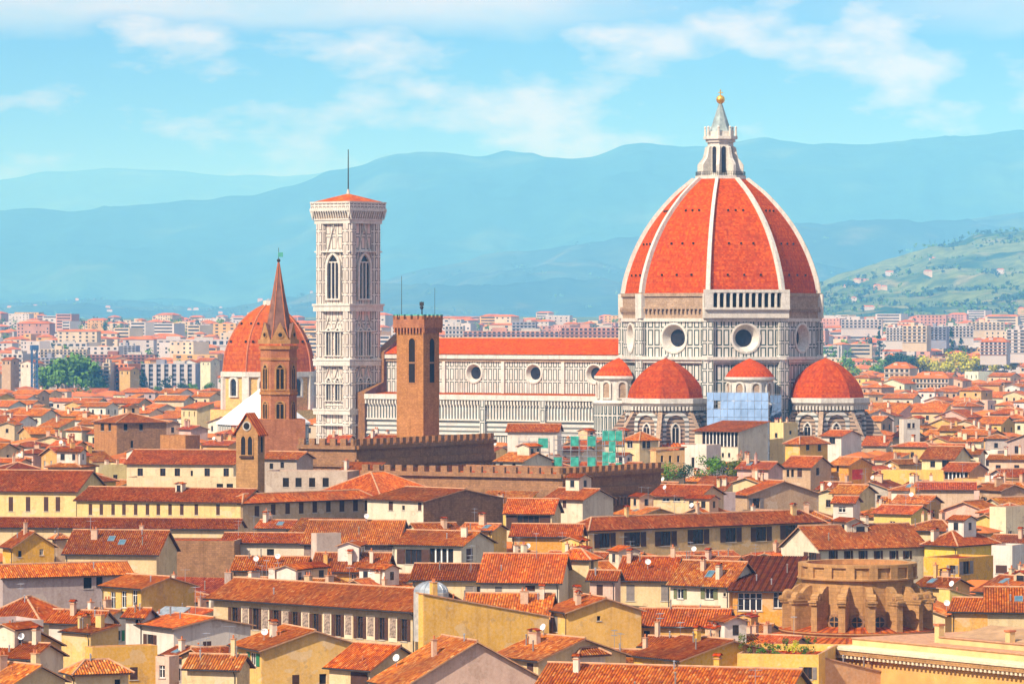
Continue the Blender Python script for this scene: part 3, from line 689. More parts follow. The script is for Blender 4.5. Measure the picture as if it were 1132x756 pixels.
# ---------------------------------------------------------------- great bell tower
def bell_tower():
    d = 1236.0; al = 40.5; x = (386.5 - 566) * d / F; s = 13.4; h = s / 2; z = Vector((0, 0, 1))
    ctr = Vector((x, d, 0)) + Vector((-math.cos(R(al)) * h + math.sin(R(al)) * h, math.sin(R(al)) * h + math.cos(R(al)) * h, 0))
    th = thing('bell_tower', 'tall square pink and white marble bell tower with a mast on its roof', 'bell tower', ctr, R(-al))
    Z = lambda py: ZY(py, d)
    sq = lambda r: [(-r, -r), (r, -r), (r, r), (-r, r)]
    lv = [0, Z(470), Z(456), Z(402), Z(341), Z(247)]; b = h - .9
    mb = MB()
    for za, zb in zip(lv, lv[1:]): mb.prism(sq(b), za, zb, 'tower_panel')
    mb.build('shaft', th)
    for sx, sy in ((-1, -1), (1, -1), (1, 1), (-1, 1)):      # octagonal corner turrets
        mb = MB(); mb.lathe([(1.95, 0), (1.95, lv[-1])], 8, 'tower_band', (sx * (h - 1.55), sy * (h - 1.55)), 22.5, 382.5); mb.build('corner_turret', th)
    mb = MB()
    for py, th_, pr in ((456, 1.3, .35), (402, 1.3, .35), (341, 1.6, .35), (337, .6, .6), (398, .5, .5), (453, .5, .5), (366.0, .35, .12), (424, .35, .12), (278, .4, .12), (470, .5, .3)):
        zz = Z(py); mb = MB(); mb.prism(sq(h + pr), zz - th_ / 2, zz + th_ / 2, 'white_marble', 'white_marble', True); mb.build('string_course', th)
    faces = ((Vector((0, -1, 0)), Vector((1, 0, 0))), (Vector((1, 0, 0)), Vector((0, 1, 0))), (Vector((-1, 0, 0)), Vector((0, -1, 0))), (Vector((0, 1, 0)), Vector((-1, 0, 0))))
    for n_, t in faces:
        for pb, pt in ((393, 363), (443, 418)):
            zb, hh = Z(pb), Z(pt) - Z(pb)
            for s_ in (-1, 1):
                arch_window(th, n_ * b + t * (1.72 * s_) + z * zb, t, n_, 1.75, hh, .42, .65, True, 'white_marble', 'window_glass', 1, barw=.22)
                gb = MB(); o_ = n_ * (b + .02) + t * (1.72 * s_) + z * (zb + hh - .4)   # pointed gable above
                for sg in (-1, 1): gb.obox(o_ + t * (1.55 * sg) , t * (-1.55 * sg) + z * 3.6, n_ * .4, z * .34, 'white_marble')
                gb.build('gable', th)
            mb = MB(); mb.obox(n_ * b - t * 3.9 + z * (zb - 1.5), t * 7.8, n_ * .3, z * .35, 'white_marble'); mb.obox(n_ * b - t * 3.9 + z * (zb - .4), t * 7.8, n_ * .45, z * .3, 'white_marble')
            for s_ in (-1, 1): mb.obox(n_ * b + t * (3.9 * s_ - .2) + z * (zb - 1.5), t * .4, n_ * .3, z * (hh + 5.5), 'white_marble')
            mb.build('window_surround', th)
        zb = Z(330); hh = Z(281) - zb
        arch_window(th, n_ * b + z * zb, t, n_, 4.3, hh, .7, .75, True, 'white_marble', 'window_glass', 2, barw=.34)
        gb = MB(); o_ = n_ * (b + .02) + z * (zb + hh - 2.6)
        for sg in (-1, 1): gb.obox(o_ + t * (3.5 * sg), t * (-3.5 * sg) + z * 10.4, n_ * .5, z * .55, 'white_marble')
        gb.obox(n_ * (b + .02) - t * .2 + z * (zb + hh + 7.6), t * .4, n_ * .5, z * 2.2, 'white_marble'); gb.build('gable', th)
        pk = MB()
        for s_ in (-1, 1): pk.obox(n_ * (b + .01) + t * (3.75 * s_ - .55) + z * (zb - 1), t * 1.1, n_ * .18, z * 22, 'tower_band')
        pk.build('side_strip', th)
    za = Z(247); mb = MB(); mb.prism(sq(h + .1), za, za + 1, 'white_marble'); mb.prism(sq(h + .35), za + 1, za + 1.4, 'white_marble', None, True); mb.prism(sq(h + 1.05), Z(233), Z(230), 'white_marble', 'white_marble', True)
    mb.prism(sq(h + .85), Z(230), Z(224.5), 'tower_band', 'white_marble'); mb.prism(sq(h + 1.0), Z(224.5), Z(222.6), 'white_marble', 'white_marble', True)
    for n_, t in faces:
        L = 2 * (h + .9)
        for i in range(17):
            p = n_ * h + t * (-L / 2 + (L - .35) * i / 16) + z * (za + 1.2)
            mb.face([p + n_ * .2, p + t * .42 + n_ * .2, p + t * .42 + n_ * 1.0 + z * 2.4, p + n_ * 1.0 + z * 2.4], 'white_marble'); mb.obox(p + z * 2.0, t * .42, n_ * .98, z * .8, 'white_marble')
            mb.face([p + n_ * .2, p + n_ * 1.0 + z * 2.4, p + z * 2.4], 'white_marble'); mb.face([p + t * .42, p + t * .42 + z * 2.4, p + t * .42 + n_ * 1.0 + z * 2.4], 'white_marble')
        mb.obox(n_ * (h - .2) - t * h + z * (za + 1.2), t * 2 * h, n_ * .3, z * (Z(233) - za - 1.2), 'raw_brick')
    mb.build('crown_cornice', th)
    mb = MB(); zr = Z(223); za = Z(213.0); r_ = h + .6
    for i in range(4):
        p, q = sq(r_)[i], sq(r_)[(i + 1) % 4]; mb.face([(p[0], p[1], zr), (q[0], q[1], zr), (0, 0, za)], 'flat_tile', [(0, 0), (14, 0), (7, 8)])
    mb.build('roof', th)
    mb = MB(); mb.tube((0, 0, za - .5), (0, 0, za + 1.2), .5, .3, 8, 'white_marble'); mb.tube((0, 0, za), (0, 0, Z(164)), .20, .12, 6, 'dark_metal'); mb.build('mast', th)
bell_tower()
# ---------------------------------------------------------------- other landmarks
def merlons(mb, p, q, nrm, z0, w, gap, hgt, thick, mat):
    p, q = Vector(p), Vector(q); L = (q - p).length; t = (q - p).normalized(); n = max(2, int(round((L + gap) / (w + gap)))); g_ = (L - n * w) / (n - 1)
    for i in range(n): mb.obox(p + t * (i * (w + g_)) + Vector((0, 0, z0)), t * w, -nrm * thick, Vector((0, 0, hgt)), mat)
def corner_frame(px, py, d, al):
    """ground point of a block's near corner: local x runs along the south wall (negative to the west), local y back along the east wall"""
    return Vector(((px - 566) * d / F, d, 0)), R(-al)
def span_l(px_c, d, al, px_l):
    k = (px_l - 566) / F; X = (px_c - 566) * d / F; return (X - k * d) / (math.cos(R(al)) + k * math.sin(R(al)))
def span_r(px_c, d, al, px_r):
    k = (px_r - 566) / F; X = (px_c - 566) * d / F; return (k * d - X) / (math.sin(R(al)) - k * math.cos(R(al)))

def bargello_tower():
    d, al = 918.0, 31.0; o, rz = corner_frame(468, 0, d, al); s = span_l(468, d, al, 438.5); e = span_r(468, d, al, 485.5)
    th = thing('stone_tower', 'orange brown stone tower with green topped battlements and tall arched openings', 'tower', o, rz)
    zt = ZY(367, d); Z = lambda py: ZY(py, d); z = Vector((0, 0, 1))
    mb = MB(); P = [(-s, 0), (0, 0), (0, e), (-s, e)]; mb.prism(P, 0, zt, 'orange_stone', 'orange_stone'); mb.build('shaft', th)
    Y_, X_ = Vector((0, -1, 0)), Vector((1, 0, 0))
    for n_, t, c, ww in ((Y_, X_, Vector((-s * .42, 0, 0)), 1.55), (X_, Vector((0, 1, 0)), Vector((0, e * .52, 0)), 1.9)):
        arch_window(th, c + z * Z(423), t, n_, ww, Z(374) - Z(423), .22, .12, False, 'orange_stone', 'dark_void', 0)
        mb = MB(); mb.obox(c - t * ww / 2 + n_ * .06 + z * Z(402), t * ww, n_ * .10, z * .35, 'rubble_stone'); mb.build('cross_beam', th)
    mb = MB(); pr = .55; Q = [(-s - pr, -pr), (pr, -pr), (pr, e + pr), (-s - pr, e + pr)]
    mb.prism(Q, Z(362.5), Z(353), 'brick', 'rubble_stone', True)
    for (a, b_), n_ in (((Q[0], Q[1]), Y_), ((Q[1], Q[2]), X_), ((Q[2], Q[3]), -Y_), ((Q[3], Q[0]), -X_)):
        a, b_ = Vector(a + (0,)), Vector(b_ + (0,)); L = (b_ - a).length; t = (b_ - a).normalized(); n = int(L / .75)
        for i in range(n): mb.obox(a + t * (i * L / n + .12) - n_ * pr + z * Z(368), t * .36, n_ * (pr - .03), z * (Z(362.5) - Z(368)), 'brick')
    mb.build('parapet', th)
    mb = MB(); cp = MB()
    for (a, b_), n_ in (((Q[0], Q[1]), Y_), ((Q[1], Q[2]), X_), ((Q[2], Q[3]), -Y_), ((Q[3], Q[0]), -X_)):
        merlons(mb, a + (0,), b_ + (0,), n_, Z(353), .95, .75, Z(349) - Z(353), .5, 'brick'); merlons(cp, a + (0,), b_ + (0,), n_ * 1.02, Z(349), .95, .75, .25, .5, 'copper_green')
    mo = mb.build('battlement', th); cp.build('copper_capping', mo)
    for fx, fy, py0, r in ((-.85, .15, 305, .07), (-.1, .8, 318, .05), (-.35, .5, 335, .06)):
        mb = MB(); mb.tube((-s - pr + (s + 2 * pr) * (1 + fx) * .98 + .05, fy * e, Z(355)), (-s - pr + (s + 2 * pr) * (1 + fx) * .98 + .05, fy * e, Z(py0)), r, r * .7, 5, 'dark_metal'); mb.build('lightning_rod', th)
    mb = MB(); c = Vector((-s * .33, e * .45, 0)); mb.sphere((c.x, c.y, Z(340)), .42, 'dark_metal', 8, 6); mb.obox(c + z * Z(338) - Vector((.5, .05, 0)), (1.0, 0, 0), (0, .12, 0), (0, 0, .8), 'dark_metal'); mb.tube(c + z * Z(352), c + z * Z(333), .1, .06, 5, 'dark_metal'); mb.build('weather_vane', th)
bargello_tower()

def bargello_palace():
    z = Vector((0, 0, 1)); Y_, X_ = Vector((0, -1, 0)), Vector((1, 0, 0))
    d, al = 878.0, 30.0; o, rz = corner_frame(394, 0, d, al)
    th = thing('crenellated_palace', 'brown stone palace with long rows of square battlements below the stone tower', 'palace', o, rz)
    def block(px_c, dd, px_l, px_r, py_top, py_cr, m0, m1, arc=None, emax=60, arc_l=0.0):
        c, _ = corner_frame(px_c, 0, dd, al); rel = c - o; ca, sa = math.cos(-rz), math.sin(-rz)
        lx, ly = rel.x * ca - rel.y * sa, rel.x * sa + rel.y * ca
        s = span_l(px_c, dd, al, px_l); e = min(span_r(px_c, dd, al, px_r), emax); zt = ZY(py_cr, dd); zm = ZY(py_top, dd)
        mb = MB(); P = [(lx - s, ly), (lx, ly), (lx, ly + e), (lx - s, ly + e)]
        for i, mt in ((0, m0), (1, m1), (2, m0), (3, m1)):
            p, q = P[i], P[(i + 1) % 4]; L = math.hypot(q[0] - p[0], q[1] - p[1]); mb.face([(p[0], p[1], 0), (q[0], q[1], 0), (q[0], q[1], zt), (p[0], p[1], zt)], mt, [(0, 0), (L, 0), (L, zt), (0, zt)])
        mb.face([(p[0], p[1], zt - 1.2) for p in P], 'flat_tile'); w_ = mb.build('wall', th)
        for i, n_, mt in ((0, Y_, m0), (1, X_, m1)):
            p, q = Vector(P[i] + (0,)), Vector(P[(i + 1) % 4] + (0,)); mb = MB(); merlons(mb, p, q, n_, zt - .05, 1.35, 1.15, zm - zt, .7, mt); mb.build('battlement', th)
            mb = MB(); t = (q - p).normalized(); L = (q - p).length; mb.obox(p + z * (zt - 4.3) , t * L, n_ * .5, z * .35, mt)
            k = int(L / 1.45)
            if arc:                                          # corbel table of little arches under the parapet
                mb.obox(p + z * (zt - .8), t * L, n_ * .6, z * .8, mt); mb.obox(p + z * (zt - 4.0), t * L, n_ * .55, z * 1.2, mt)
                for j in range(k):
                    ap = arch_pts(1.0, 1.5, False, 5); oo = p + t * ((j + .5) * L / k) + z * (zt - 6.4) + n_ * .56
                    ring_face(mb, oo, t, n_, ap, [(x * 1.42, max(y * 1.12, 0) if y > .01 else y) for x, y in ap], -.56, .10, mt)
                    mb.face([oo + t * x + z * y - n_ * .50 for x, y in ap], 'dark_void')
            mb.build('corbel_table', w_)
        return th
    block(394, 878, 330, 546, 485, 492.5, 'rubble_stone', 'shaded_stone', True)
    block(622, 800, 400, 731, 517, 524, 'rubble_stone', 'shaded_stone', True, 75)
    mb = MB()
    return th
bargello_palace()

def badia_tower():
    d = 905.0; Z = lambda py: ZY(py, d); x = (308 - 566) * d / F; r = 3.75; z = Vector((0, 0, 1))
    th = thing('spired_tower', 'slender six sided brick bell tower with a sharp tall spire', 'bell tower', (x, d, 0), R(8))
    hx = lambda q: [(q * math.cos(R(60 * k)), q * math.sin(R(60 * k))) for k in range(6)]
    mb = MB(); mb.prism(hx(r), 0, Z(384), 'brick', 'brick'); mb.build('shaft', th)
    mb = MB(); mb.box(-4.3, 5.2, -3.7, 5, 0, Z(463), 'brick', 'flat_tile'); mb.build('base', th)
    mb = MB()
    for py, pr, hh in ((465, .2, .5), (436, .25, .6), (432, .12, .4), (398, .2, .5), (386, .35, .7), (380, .5, .9)): mb.prism(hx(r + pr), Z(py), Z(py) + hh, 'orange_stone' if py > 385 else 'sandstone', 'orange_stone', True); mb.build('string_course', th); mb = MB()
    for k in range(6):
        n_ = rot2(30 + 60 * k); t = Vector((-n_.y, n_.x, 0)); ap = r * .866
        arch_window(th, n_ * ap + z * Z(463), t, n_, 1.5, Z(444) - Z(463), .3, .2, False, 'sandstone', 'dark_void', 1, barw=.16)
        arch_window(th, n_ * ap + z * Z(430), t, n_, 1.55, Z(403) - Z(430), .35, .2, True, 'sandstone', 'dark_void', 1, barw=.16)
        gb = MB(); o_ = n_ * (ap + .15) + z * (Z(380) + .9); hw = r * .5 * .95                 # little gable with a round hole
        gb.face([o_ - t * hw, o_ + t * hw, o_ + z * 3.6], 'sandstone'); gb.face([o_ - t * hw, o_ + z * 3.6, o_ - n_ * 2.2 + z * 2.4], 'spire_tile'); gb.face([o_ + t * hw, o_ - n_ * 2.2 + z * 2.4, o_ + z * 3.6], 'spire_tile')
        gb.tube(o_ + z * .95 + n_ * .02, o_ + z * .95 + n_ * .14, .75, .75, 12, 'sandstone'); gb.tube(o_ + z * .95 + n_ * .1, o_ + z * .95 + n_ * .18, .42, .42, 10, 'dark_void'); gb.build('gable', th)
    mb = MB(); mb.lathe([(r * .98, Z(379)), (2.5, Z(360)), (1.1, Z(322)), (.10, Z(290))], 6, 'spire_tile', a0=0, a1=360)
    sp = mb.build('spire', th)
    for k in range(6):
        rb = MB(); n_ = rot2(60 * k)
        for (ra, pa), (rb_, pb) in (((r * .98, 379), (2.5, 360)), ((2.5, 360), (1.1, 322)), ((1.1, 322), (.10, 290))): rb.tube(n_ * (ra + .03) + z * Z(pa), n_ * (rb_ + .03) + z * Z(pb), .14, .10, 4, 'terracotta', False)
        rb.build('rib', sp)
    mb = MB(); mb.sphere((0, 0, Z(288)), .38, 'dark_metal', 8, 6); mb.tube((0, 0, Z(291)), (0, 0, Z(274)), .07, .05, 5, 'dark_metal'); mb.obox((-.1, -.05, Z(284)), (1.0, 0, 0), (0, .1, 0), (0, 0, .9), 'copper_green'); mb.build('finial', th)
badia_tower()

def bell_gable():
    d = 842.0; al = 27; o, rz = corner_frame(285, 0, d, al); s = span_l(285, d, al, 261); e = 2.6; Z = lambda py: ZY(py, d); z = Vector((0, 0, 1))
    th = thing('bell_gable', 'small tan stone bell gable with paired gothic openings under a tiled cap', 'bell tower', o, rz)
    mb = MB(); P = [(-s, 0), (0, 0), (0, e), (-s, e)]; zt = Z(478); mb.prism(P, 0, zt, 'sandstone'); 
    mb.face([(-s, 0, zt), (0, 0, zt), (-s / 2, 0, Z(460))], 'sandstone'); mb.face([(0, e, zt), (-s, e, zt), (-s / 2, e, Z(460))], 'sandstone'); mb.build('wall', th)
    mb = MB(); k = .6
    for sg in (-1, 1):
        xa = -s / 2 + sg * (s / 2 + k); mb.obox((xa, -.4, zt - .7), (-sg * (s / 2 + k), 0, Z(459) - zt + .9), (0, e + .8, 0), (0, 0, .28), 'flat_tile')
    mb.build('roof', th)
    for sg in (-1, 1): arch_window(th, (-s / 2 + sg * .75, 0, Z(503)), Vector((1, 0, 0)), Vector((0, -1, 0)), 1.0, Z(482) - Z(503), .22, .16, True, 'sandstone', 'dark_void')
    oculus_ = MB(); oculus_.tube((-s / 2, .02, Z(471)), (-s / 2, -.16, Z(471)), .95, .95, 14, 'concrete'); oculus_.tube((-s / 2, 0, Z(471)), (-s / 2, -.2, Z(471)), .66, .66, 14, 'dark_void'); oculus_.build('round_window', th)
    arch_window(th, (0, e / 2, Z(500)), Vector((0, 1, 0)), Vector((1, 0, 0)), .9, 3.2, .2, .14, True, 'sandstone', 'dark_void')
    mb = MB(); mb.obox((-s / 2 - 1.5, -.45, Z(506)), (3.0, 0, 0), (0, .45, 0), (0, 0, .3), 'brown_wood'); mb.build('ledge', th)
bell_gable()

def san_lorenzo():
    d = 1500.0; x = (297 - 566) * d / F; Z = lambda py: ZY(py, d); z = Vector((0, 0, 1)); rc = 16.2
    th = thing('domed_chapel', 'ochre chapel with white pilasters under a broad smooth red dome behind the spired tower', 'church', (x, d, 0), R(-2.5 - 45))
    cor = [22.5 + 45 * k for k in range(8)]; o8 = lambda r: [(r * math.cos(R(a)), r * math.sin(R(a))) for a in cor]
    mb = MB(); mb.prism(o8(rc), 0, Z(414), 'ochre_plaster'); mb.prism(o8(rc + 4.5), 0, Z(452), 'ochre_plaster', 'flat_tile'); mb.build('drum_wall', th)
    mb = MB(); mb.prism(o8(rc + .9), Z(416), Z(410.5), 'white_marble', 'white_marble', True)
    mb.build('cornice', th)
    for a in cor:
        n_ = rot2(a); t = Vector((-n_.y, n_.x, 0)); mb = MB(); mb.obox(n_ * (rc - 1.4) - t * 1.3, t * 2.6, n_ * 1.9, z * Z(414), 'white_marble'); mb.build('pilaster', th)
    for k in range(8):
        n_ = rot2(45 * k); t = Vector((-n_.y, n_.x, 0)); arch_window(th, n_ * (rc * .924) + z * Z(437), t, n_, 3.2, Z(418) - Z(437), .8, .6, False, 'white_marble', 'window_glass')
    top = Z(337); zb = Z(410.5); hh = top - zb; pr = [(0, rc), (hh * .3, rc * .945), (hh * .55, rc * .80), (hh * .75, rc * .60), (hh * .9, rc * .36), (hh, rc * .10)]
    mb = MB(); rows = [(cubic(pr, hh * i / 16), zb + hh * i / 16) for i in range(17)]; mb.lathe(rows, 8, 'chapel_tile', a0=22.5, a1=382.5); dm = mb.build('dome', th)
    for a in cor:
        n_ = rot2(a); mb = MB()
        for (r0, h0), (r1, h1) in zip(rows, rows[1:]): mb.tube(n_ * (r0 + .05) + z * h0, n_ * (r1 + .05) + z * h1, .30, .30, 5, 'terracotta', False)
        mb.build('rib', dm)
    mb = MB(); mb.prism(o8(2.0), top - .4, top + 1.4, 'white_marble', 'white_marble', True); mb.lathe([(1.5, top + 1.4), (0, top + 2.2)], 8, 'lead_metal'); mb.build('lantern', th)
    vm = MB(); vm.tube((0, 0, 0), (0, -.4, 0), .45, .45, 6, 'dark_void'); me = vm.mesh('vent')
    for k in range(8):
        for hz_, of in ((.45, 4.0), (.72, 2.6)):
            r_ = cubic(pr, hh * hz_) * .924; n_ = rot2(45 * k); t = Vector((-n_.y, n_.x, 0))
            for s_ in (-1, 1): link('vent_opening', me, dm, n_ * (r_ + .1) + t * of * s_ + z * (zb + hh * hz_), R(45 * k + 90))
san_lorenzo()

def baptistery():
    d = 1292.0; x = (291 - 566) * d / F; th = thing('baptistery', 'eight sided baptistery with a bright white pyramid roof behind the spired tower', 'church', (x, d, 0), R(-CA + 12))
    cor = [22.5 + 45 * k for k in range(8)]; o8 = lambda r: [(r * math.cos(R(a)), r * math.sin(R(a))) for a in cor]
    zb = ZY(467, d); za = ZY(429, d); mb = MB(); mb.prism(o8(13.4), 0, zb, 'marble_panel'); mb.build('wall', th)
    mb = MB(); mb.lathe([(13.9, zb - .5), (13.9, zb), (.8, za)], 8, 'white_cover', a0=22.5, a1=382.5); mb.build('roof', th)
    mb = MB(); mb.prism(o8(.8), za - .3, za + 2, 'white_marble'); mb.lathe([(1.0, za + 2), (0, za + 3.5)], 8, 'white_marble'); mb.build('lantern', th)
baptistery()

def scaffold():
    """scaffolding round the repair work between two tribunes: poles, decks and hung sheets"""
    al = 17.0; d = 1163.0; z = Vector((0, 0, 1))
    def unit(name, label, px0, px1, py0, py1, dd, sheet, al_, deep=5.0, seed=1, cover=0.8, group=None, hole=()):
        rnd = random.Random(seed); x0 = (px0 - 566) * dd / F; x1 = (px1 - 566) * dd / F; zt = ZY(py0, dd); zb = 0
        th = thing(name, label, 'scaffolding', ((x0 + x1) / 2, dd, 0), R(-al_), group); wdt = (x1 - x0) / max(math.cos(R(al_)), .5); n = max(3, int(wdt / 1.7)); lv = int((zt - ZY(py1, dd)) / 2.2) + 2
        fr = MB()
        for i in range(n + 1):
            for yy in (0, 1.3): fr.tube((-wdt / 2 + wdt * i / n, yy, zb), (-wdt / 2 + wdt * i / n, yy, zt + .8), .07, .07, 4, 'metal', False)
        for j in range(lv):
            zz = zt - 2.2 * j
            for yy in (0, 1.3):
                for dz in (0, 1.0): fr.tube((-wdt / 2, yy, zz + dz), (wdt / 2, yy, zz + dz), .05, .05, 4, 'metal', False)
        fr.build('frame', th)
        for j in range(lv):
            dk = MB(); dk.box(-wdt / 2, wdt / 2, .1, 1.2, zt - 2.2 * j - .12, zt - 2.2 * j, 'concrete'); dk.build('deck', th)
            for i in range(n):
                if rnd.random() < cover:
                    sh = MB(); xa = -wdt / 2 + wdt * i / n; xb = xa + wdt / n; sh.quadgrid(lambda a, b_: (xa + .05 + (xb - xa - .1) * a / 4, -.16 - .10 * math.sin(a * 1.9 + i) * math.sin(b_ * 1.3 + j), zt - 2.2 * j - 2.15 + 2.1 * b_ / 3 + .8), 4, 3, sheet); sh.build('sheet', th)
        return th
    unit('scaffolding', 'pale blue sheeted scaffolding below the small round chapel of the great dome', 782, 849, 437, 505, 1162, 'sheet_blue', 16, seed=3, cover=.97)
    unit('scaffolding', 'dark navy netted scaffolding strip beside the east tribune', 852, 864, 440, 500, 1166, 'sheet_navy', 40, seed=4, cover=.97)
    unit('scaffolding', 'green netted scaffolding wrapped round a house by the nave', 666, 688, 480, 514, 905, 'net_green', 20, seed=5, cover=.9)
    unit('scaffolding', 'low pale scaffolding with green netting on a white house by the nave', 573, 606, 488, 508, 915, 'net_green', 12, seed=6, cover=.6)
    unit('scaffolding', 'grey open scaffolding over a half built terrace by the nave', 612, 668, 486, 512, 922, 'net_green', 8, seed=8, cover=.20)
scaffold()

def church_drum():
    """round church drum with scrolled buttresses, standing on the long church"""
    d = 548.0; x = (953.5 - 566) * d / F; Z = lambda py: ZY(py + 5, d); z = Vector((0, 0, 1)); s = d / F
    th = thing('church', 'tan stone church with a round scroll buttressed drum and a long corniced wing', 'church', (x, d + 8, 0), 0)
    rr = 63 * s; zb, zt = Z(700), Z(622)
    mb = MB(); mb.lathe([(rr, zb - 9), (rr, Z(637))], 28, 'sandstone', a0=0, a1=360); mb.build('wall', th)
    mb = MB(); mb.lathe([(rr, Z(639)), (rr + .55, Z(637.5)), (rr + .55, Z(635.8)), (rr + .1, Z(635)), (rr + .1, Z(624.5)), (rr + .4, Z(623.5)), (rr + .4, Z(620)), (rr - .6, Z(620)), (rr - .6, Z(627)), (0, Z(626))], 28, 'sandstone', mats=['sandstone'] * 8 + ['flat_tile'] )
    for k in range(16):
        n_ = rot2(22.5 * k + 11); t = Vector((-n_.y, n_.x, 0)); mb.obox(n_ * (rr - .2) - t * .55 + z * Z(636), t * 1.1, n_ * .6, z * (Z(620.5) - Z(636)), 'sandstone')
    mb.build('parapet', th)
    mb = MB(); mb.lathe([(rr + 2.6, zb - 8), (rr + 2.6, Z(697)), (rr + 2.9, Z(695.5)), (rr + 2.9, Z(694)), (rr, Z(688))], 28, 'sandstone', mats=['sandstone', 'sandstone', 'sandstone', 'flat_tile']); mb.build('lower_ring', th)
    for k in range(16):
        a = 22.5 * k + 11.25 - 5; n_ = rot2(a); t = Vector((-n_.y, n_.x, 0)); bt = MB(); w_ = .44
        o_ = [(rr - .2, zb - 2), (rr + 2.5, zb - 2), (rr + 2.5, Z(664)), (rr + 2.75, Z(662)), (rr + 2.75, Z(660)), (rr + 2.2, Z(656)), (rr + 1.5, Z(653)), (rr + .9, Z(647)), (rr + .3, Z(644)), (rr - .2, Z(644))]
        for sg in (-1, 1):
            f_ = [n_ * r + z * h + t * w_ * sg for r, h in o_]; bt.face(f_ if sg < 0 else f_[::-1], 'sandstone')
        for (r0, h0), (r1, h1) in zip(o_, o_[1:]): bt.face([n_ * r0 + z * h0 - t * w_, n_ * r0 + z * h0 + t * w_, n_ * r1 + z * h1 + t * w_, n_ * r1 + z * h1 - t * w_], 'sandstone')
        for dz, ex, hh in ((Z(664), .25, .3), (Z(661), .40, .25)): bt.obox(n_ * (rr + .6) - t * (w_ + ex / 2) + z * dz, t * (2 * w_ + ex), n_ * (1.95 + ex), z * hh, 'sandstone')
        c = n_ * (rr + 1.9) + z * Z(656.5); bt.tube(c - t * (w_ + .12), c + t * (w_ + .12), .62, .62, 10, 'sandstone'); bt.tube(c - t * (w_ + .2), c + t * (w_ + .2), .26, .26, 8, 'rubble_stone')
        ar = arch_pts(1.25, 2.6, False, 6)
        bt.build('scroll_buttress', th)
        n2 = rot2(a + 11.25); t2 = Vector((-n2.y, n2.x, 0)); wn = MB(); c = n2 * (rr + .0) + z * Z(683)
        ring = lambda r, q: c + t2 * (r * math.cos(q)) + z * (r * math.sin(q))
        wn.tube(c - n2 * .4, c + n2 * .22, 1.0, 1.0, 16, 'rubble_stone'); wn.tube(c, c + n2 * .26, .66, .66, 14, 'window_glass'); wn.obox(c + n2 * .26 - t2 * .66 - z * .05, t2 * 1.32, n2 * .05, z * .1, 'sandstone'); wn.obox(c + n2 * .26 - t2 * .05 - z * .66, t2 * .1, n2 * .06, z * 1.32, 'sandstone'); wn.build('porthole_window', th)
    # the long corniced wing towards the viewer
    p0 = Vector((43.5 - x, 510 - d - 8, 0)); t = Vector((.565, -.825, 0)); nb = Vector((.825, .565, 0)); a = p0 - t * 9.5; L = 60; ztop = 15.5; mb = MB()
    def blk(o, la, lb, z0, z1, mat, m): m.obox(o + z * z0, t * la, nb * lb, z * (z1 - z0), mat)
    blk(a, L, 26, 0, ztop - 1.2, 'wing_plaster', mb); blk(a + t * 6.2 - nb * .35, .9, .4, 0, ztop - 1.2, 'sandstone', mb); mb.build('wing_wall', th)
    mb = MB(); blk(a - nb * .5, L, 26.5, ztop - 1.2, ztop - .75, 'sandstone', mb); blk(a - nb * 1.15, L, 27, ztop - .2, ztop + .1, 'pale_cornice', mb); blk(a - nb * 1.0, L, 27, ztop - .75, ztop - .2, 'sandstone', mb)
    cor_ = mb.build('wing_cornice', th); mb = MB()
    for i in range(int(L / .75)): blk(a + t * (.2 + i * .75) - nb * .92, .36, .5, ztop - 1.12, ztop - .77, 'pale_cornice', mb)
    mb.build('dentil_course', cor_)
    mb = MB(); blk(a + nb * 2.6, L, 20, ztop + .1, ztop + .9, 'wing_pale', mb); blk(a + nb * 2.4, L, 20.4, ztop + .9, ztop + 1.02, 'mortar', mb); blk(a + t * 13 + nb * 5, 30, 14, ztop + 1.02, ztop + 1.7, 'wing_pale', mb); blk(a + t * 13 + nb * 4.85, 30.3, 14.3, ztop + 1.7, ztop + 1.8, 'mortar', mb); mb.build('attic', th)
    mb = MB()
    q0, q1 = a + t * 14 + nb * 6 + z * (ztop + 1.82), a + t * 42 + nb * 6 + z * (ztop + 1.82); r0, r1 = a + t * 14 + nb * 12 + z * (ztop + 2.9), a + t * 42 + nb * 12 + z * (ztop + 2.9); s0, s1 = a + t * 14 + nb * 18.4 + z * (ztop + 1.82), a + t * 42 + nb * 18.4 + z * (ztop + 1.82)
    mb.face([q0, q1, r1, r0], 'wing_roof'); mb.face([r0, r1, s1, s0], 'wing_roof'); mb.face([q0, r0, s0], 'wing_pale'); mb.build('wing_roof', th)
    for u in (12, 24.5): mb = MB(); o_ = a + t * u + nb * 5.2; blk(o_, .8, .8, ztop + .9, ztop + 3.0, 'wing_pale', mb); blk(o_ - t * .1 - nb * .1, 1.0, 1.0, ztop + 3.0, ztop + 3.2, 'terracotta', mb); mb.build('chimney', th)
    mb = MB(); c2 = Vector((0, 0, 0)); mb.lathe([(rr + 5.5, 0), (rr + 5.5, Z(704)), (rr + 2.6, Z(699))], 28, 'wing_pale', mats=['wing_pale', 'flat_tile']); mb.build('drum_base', th)
church_drum()
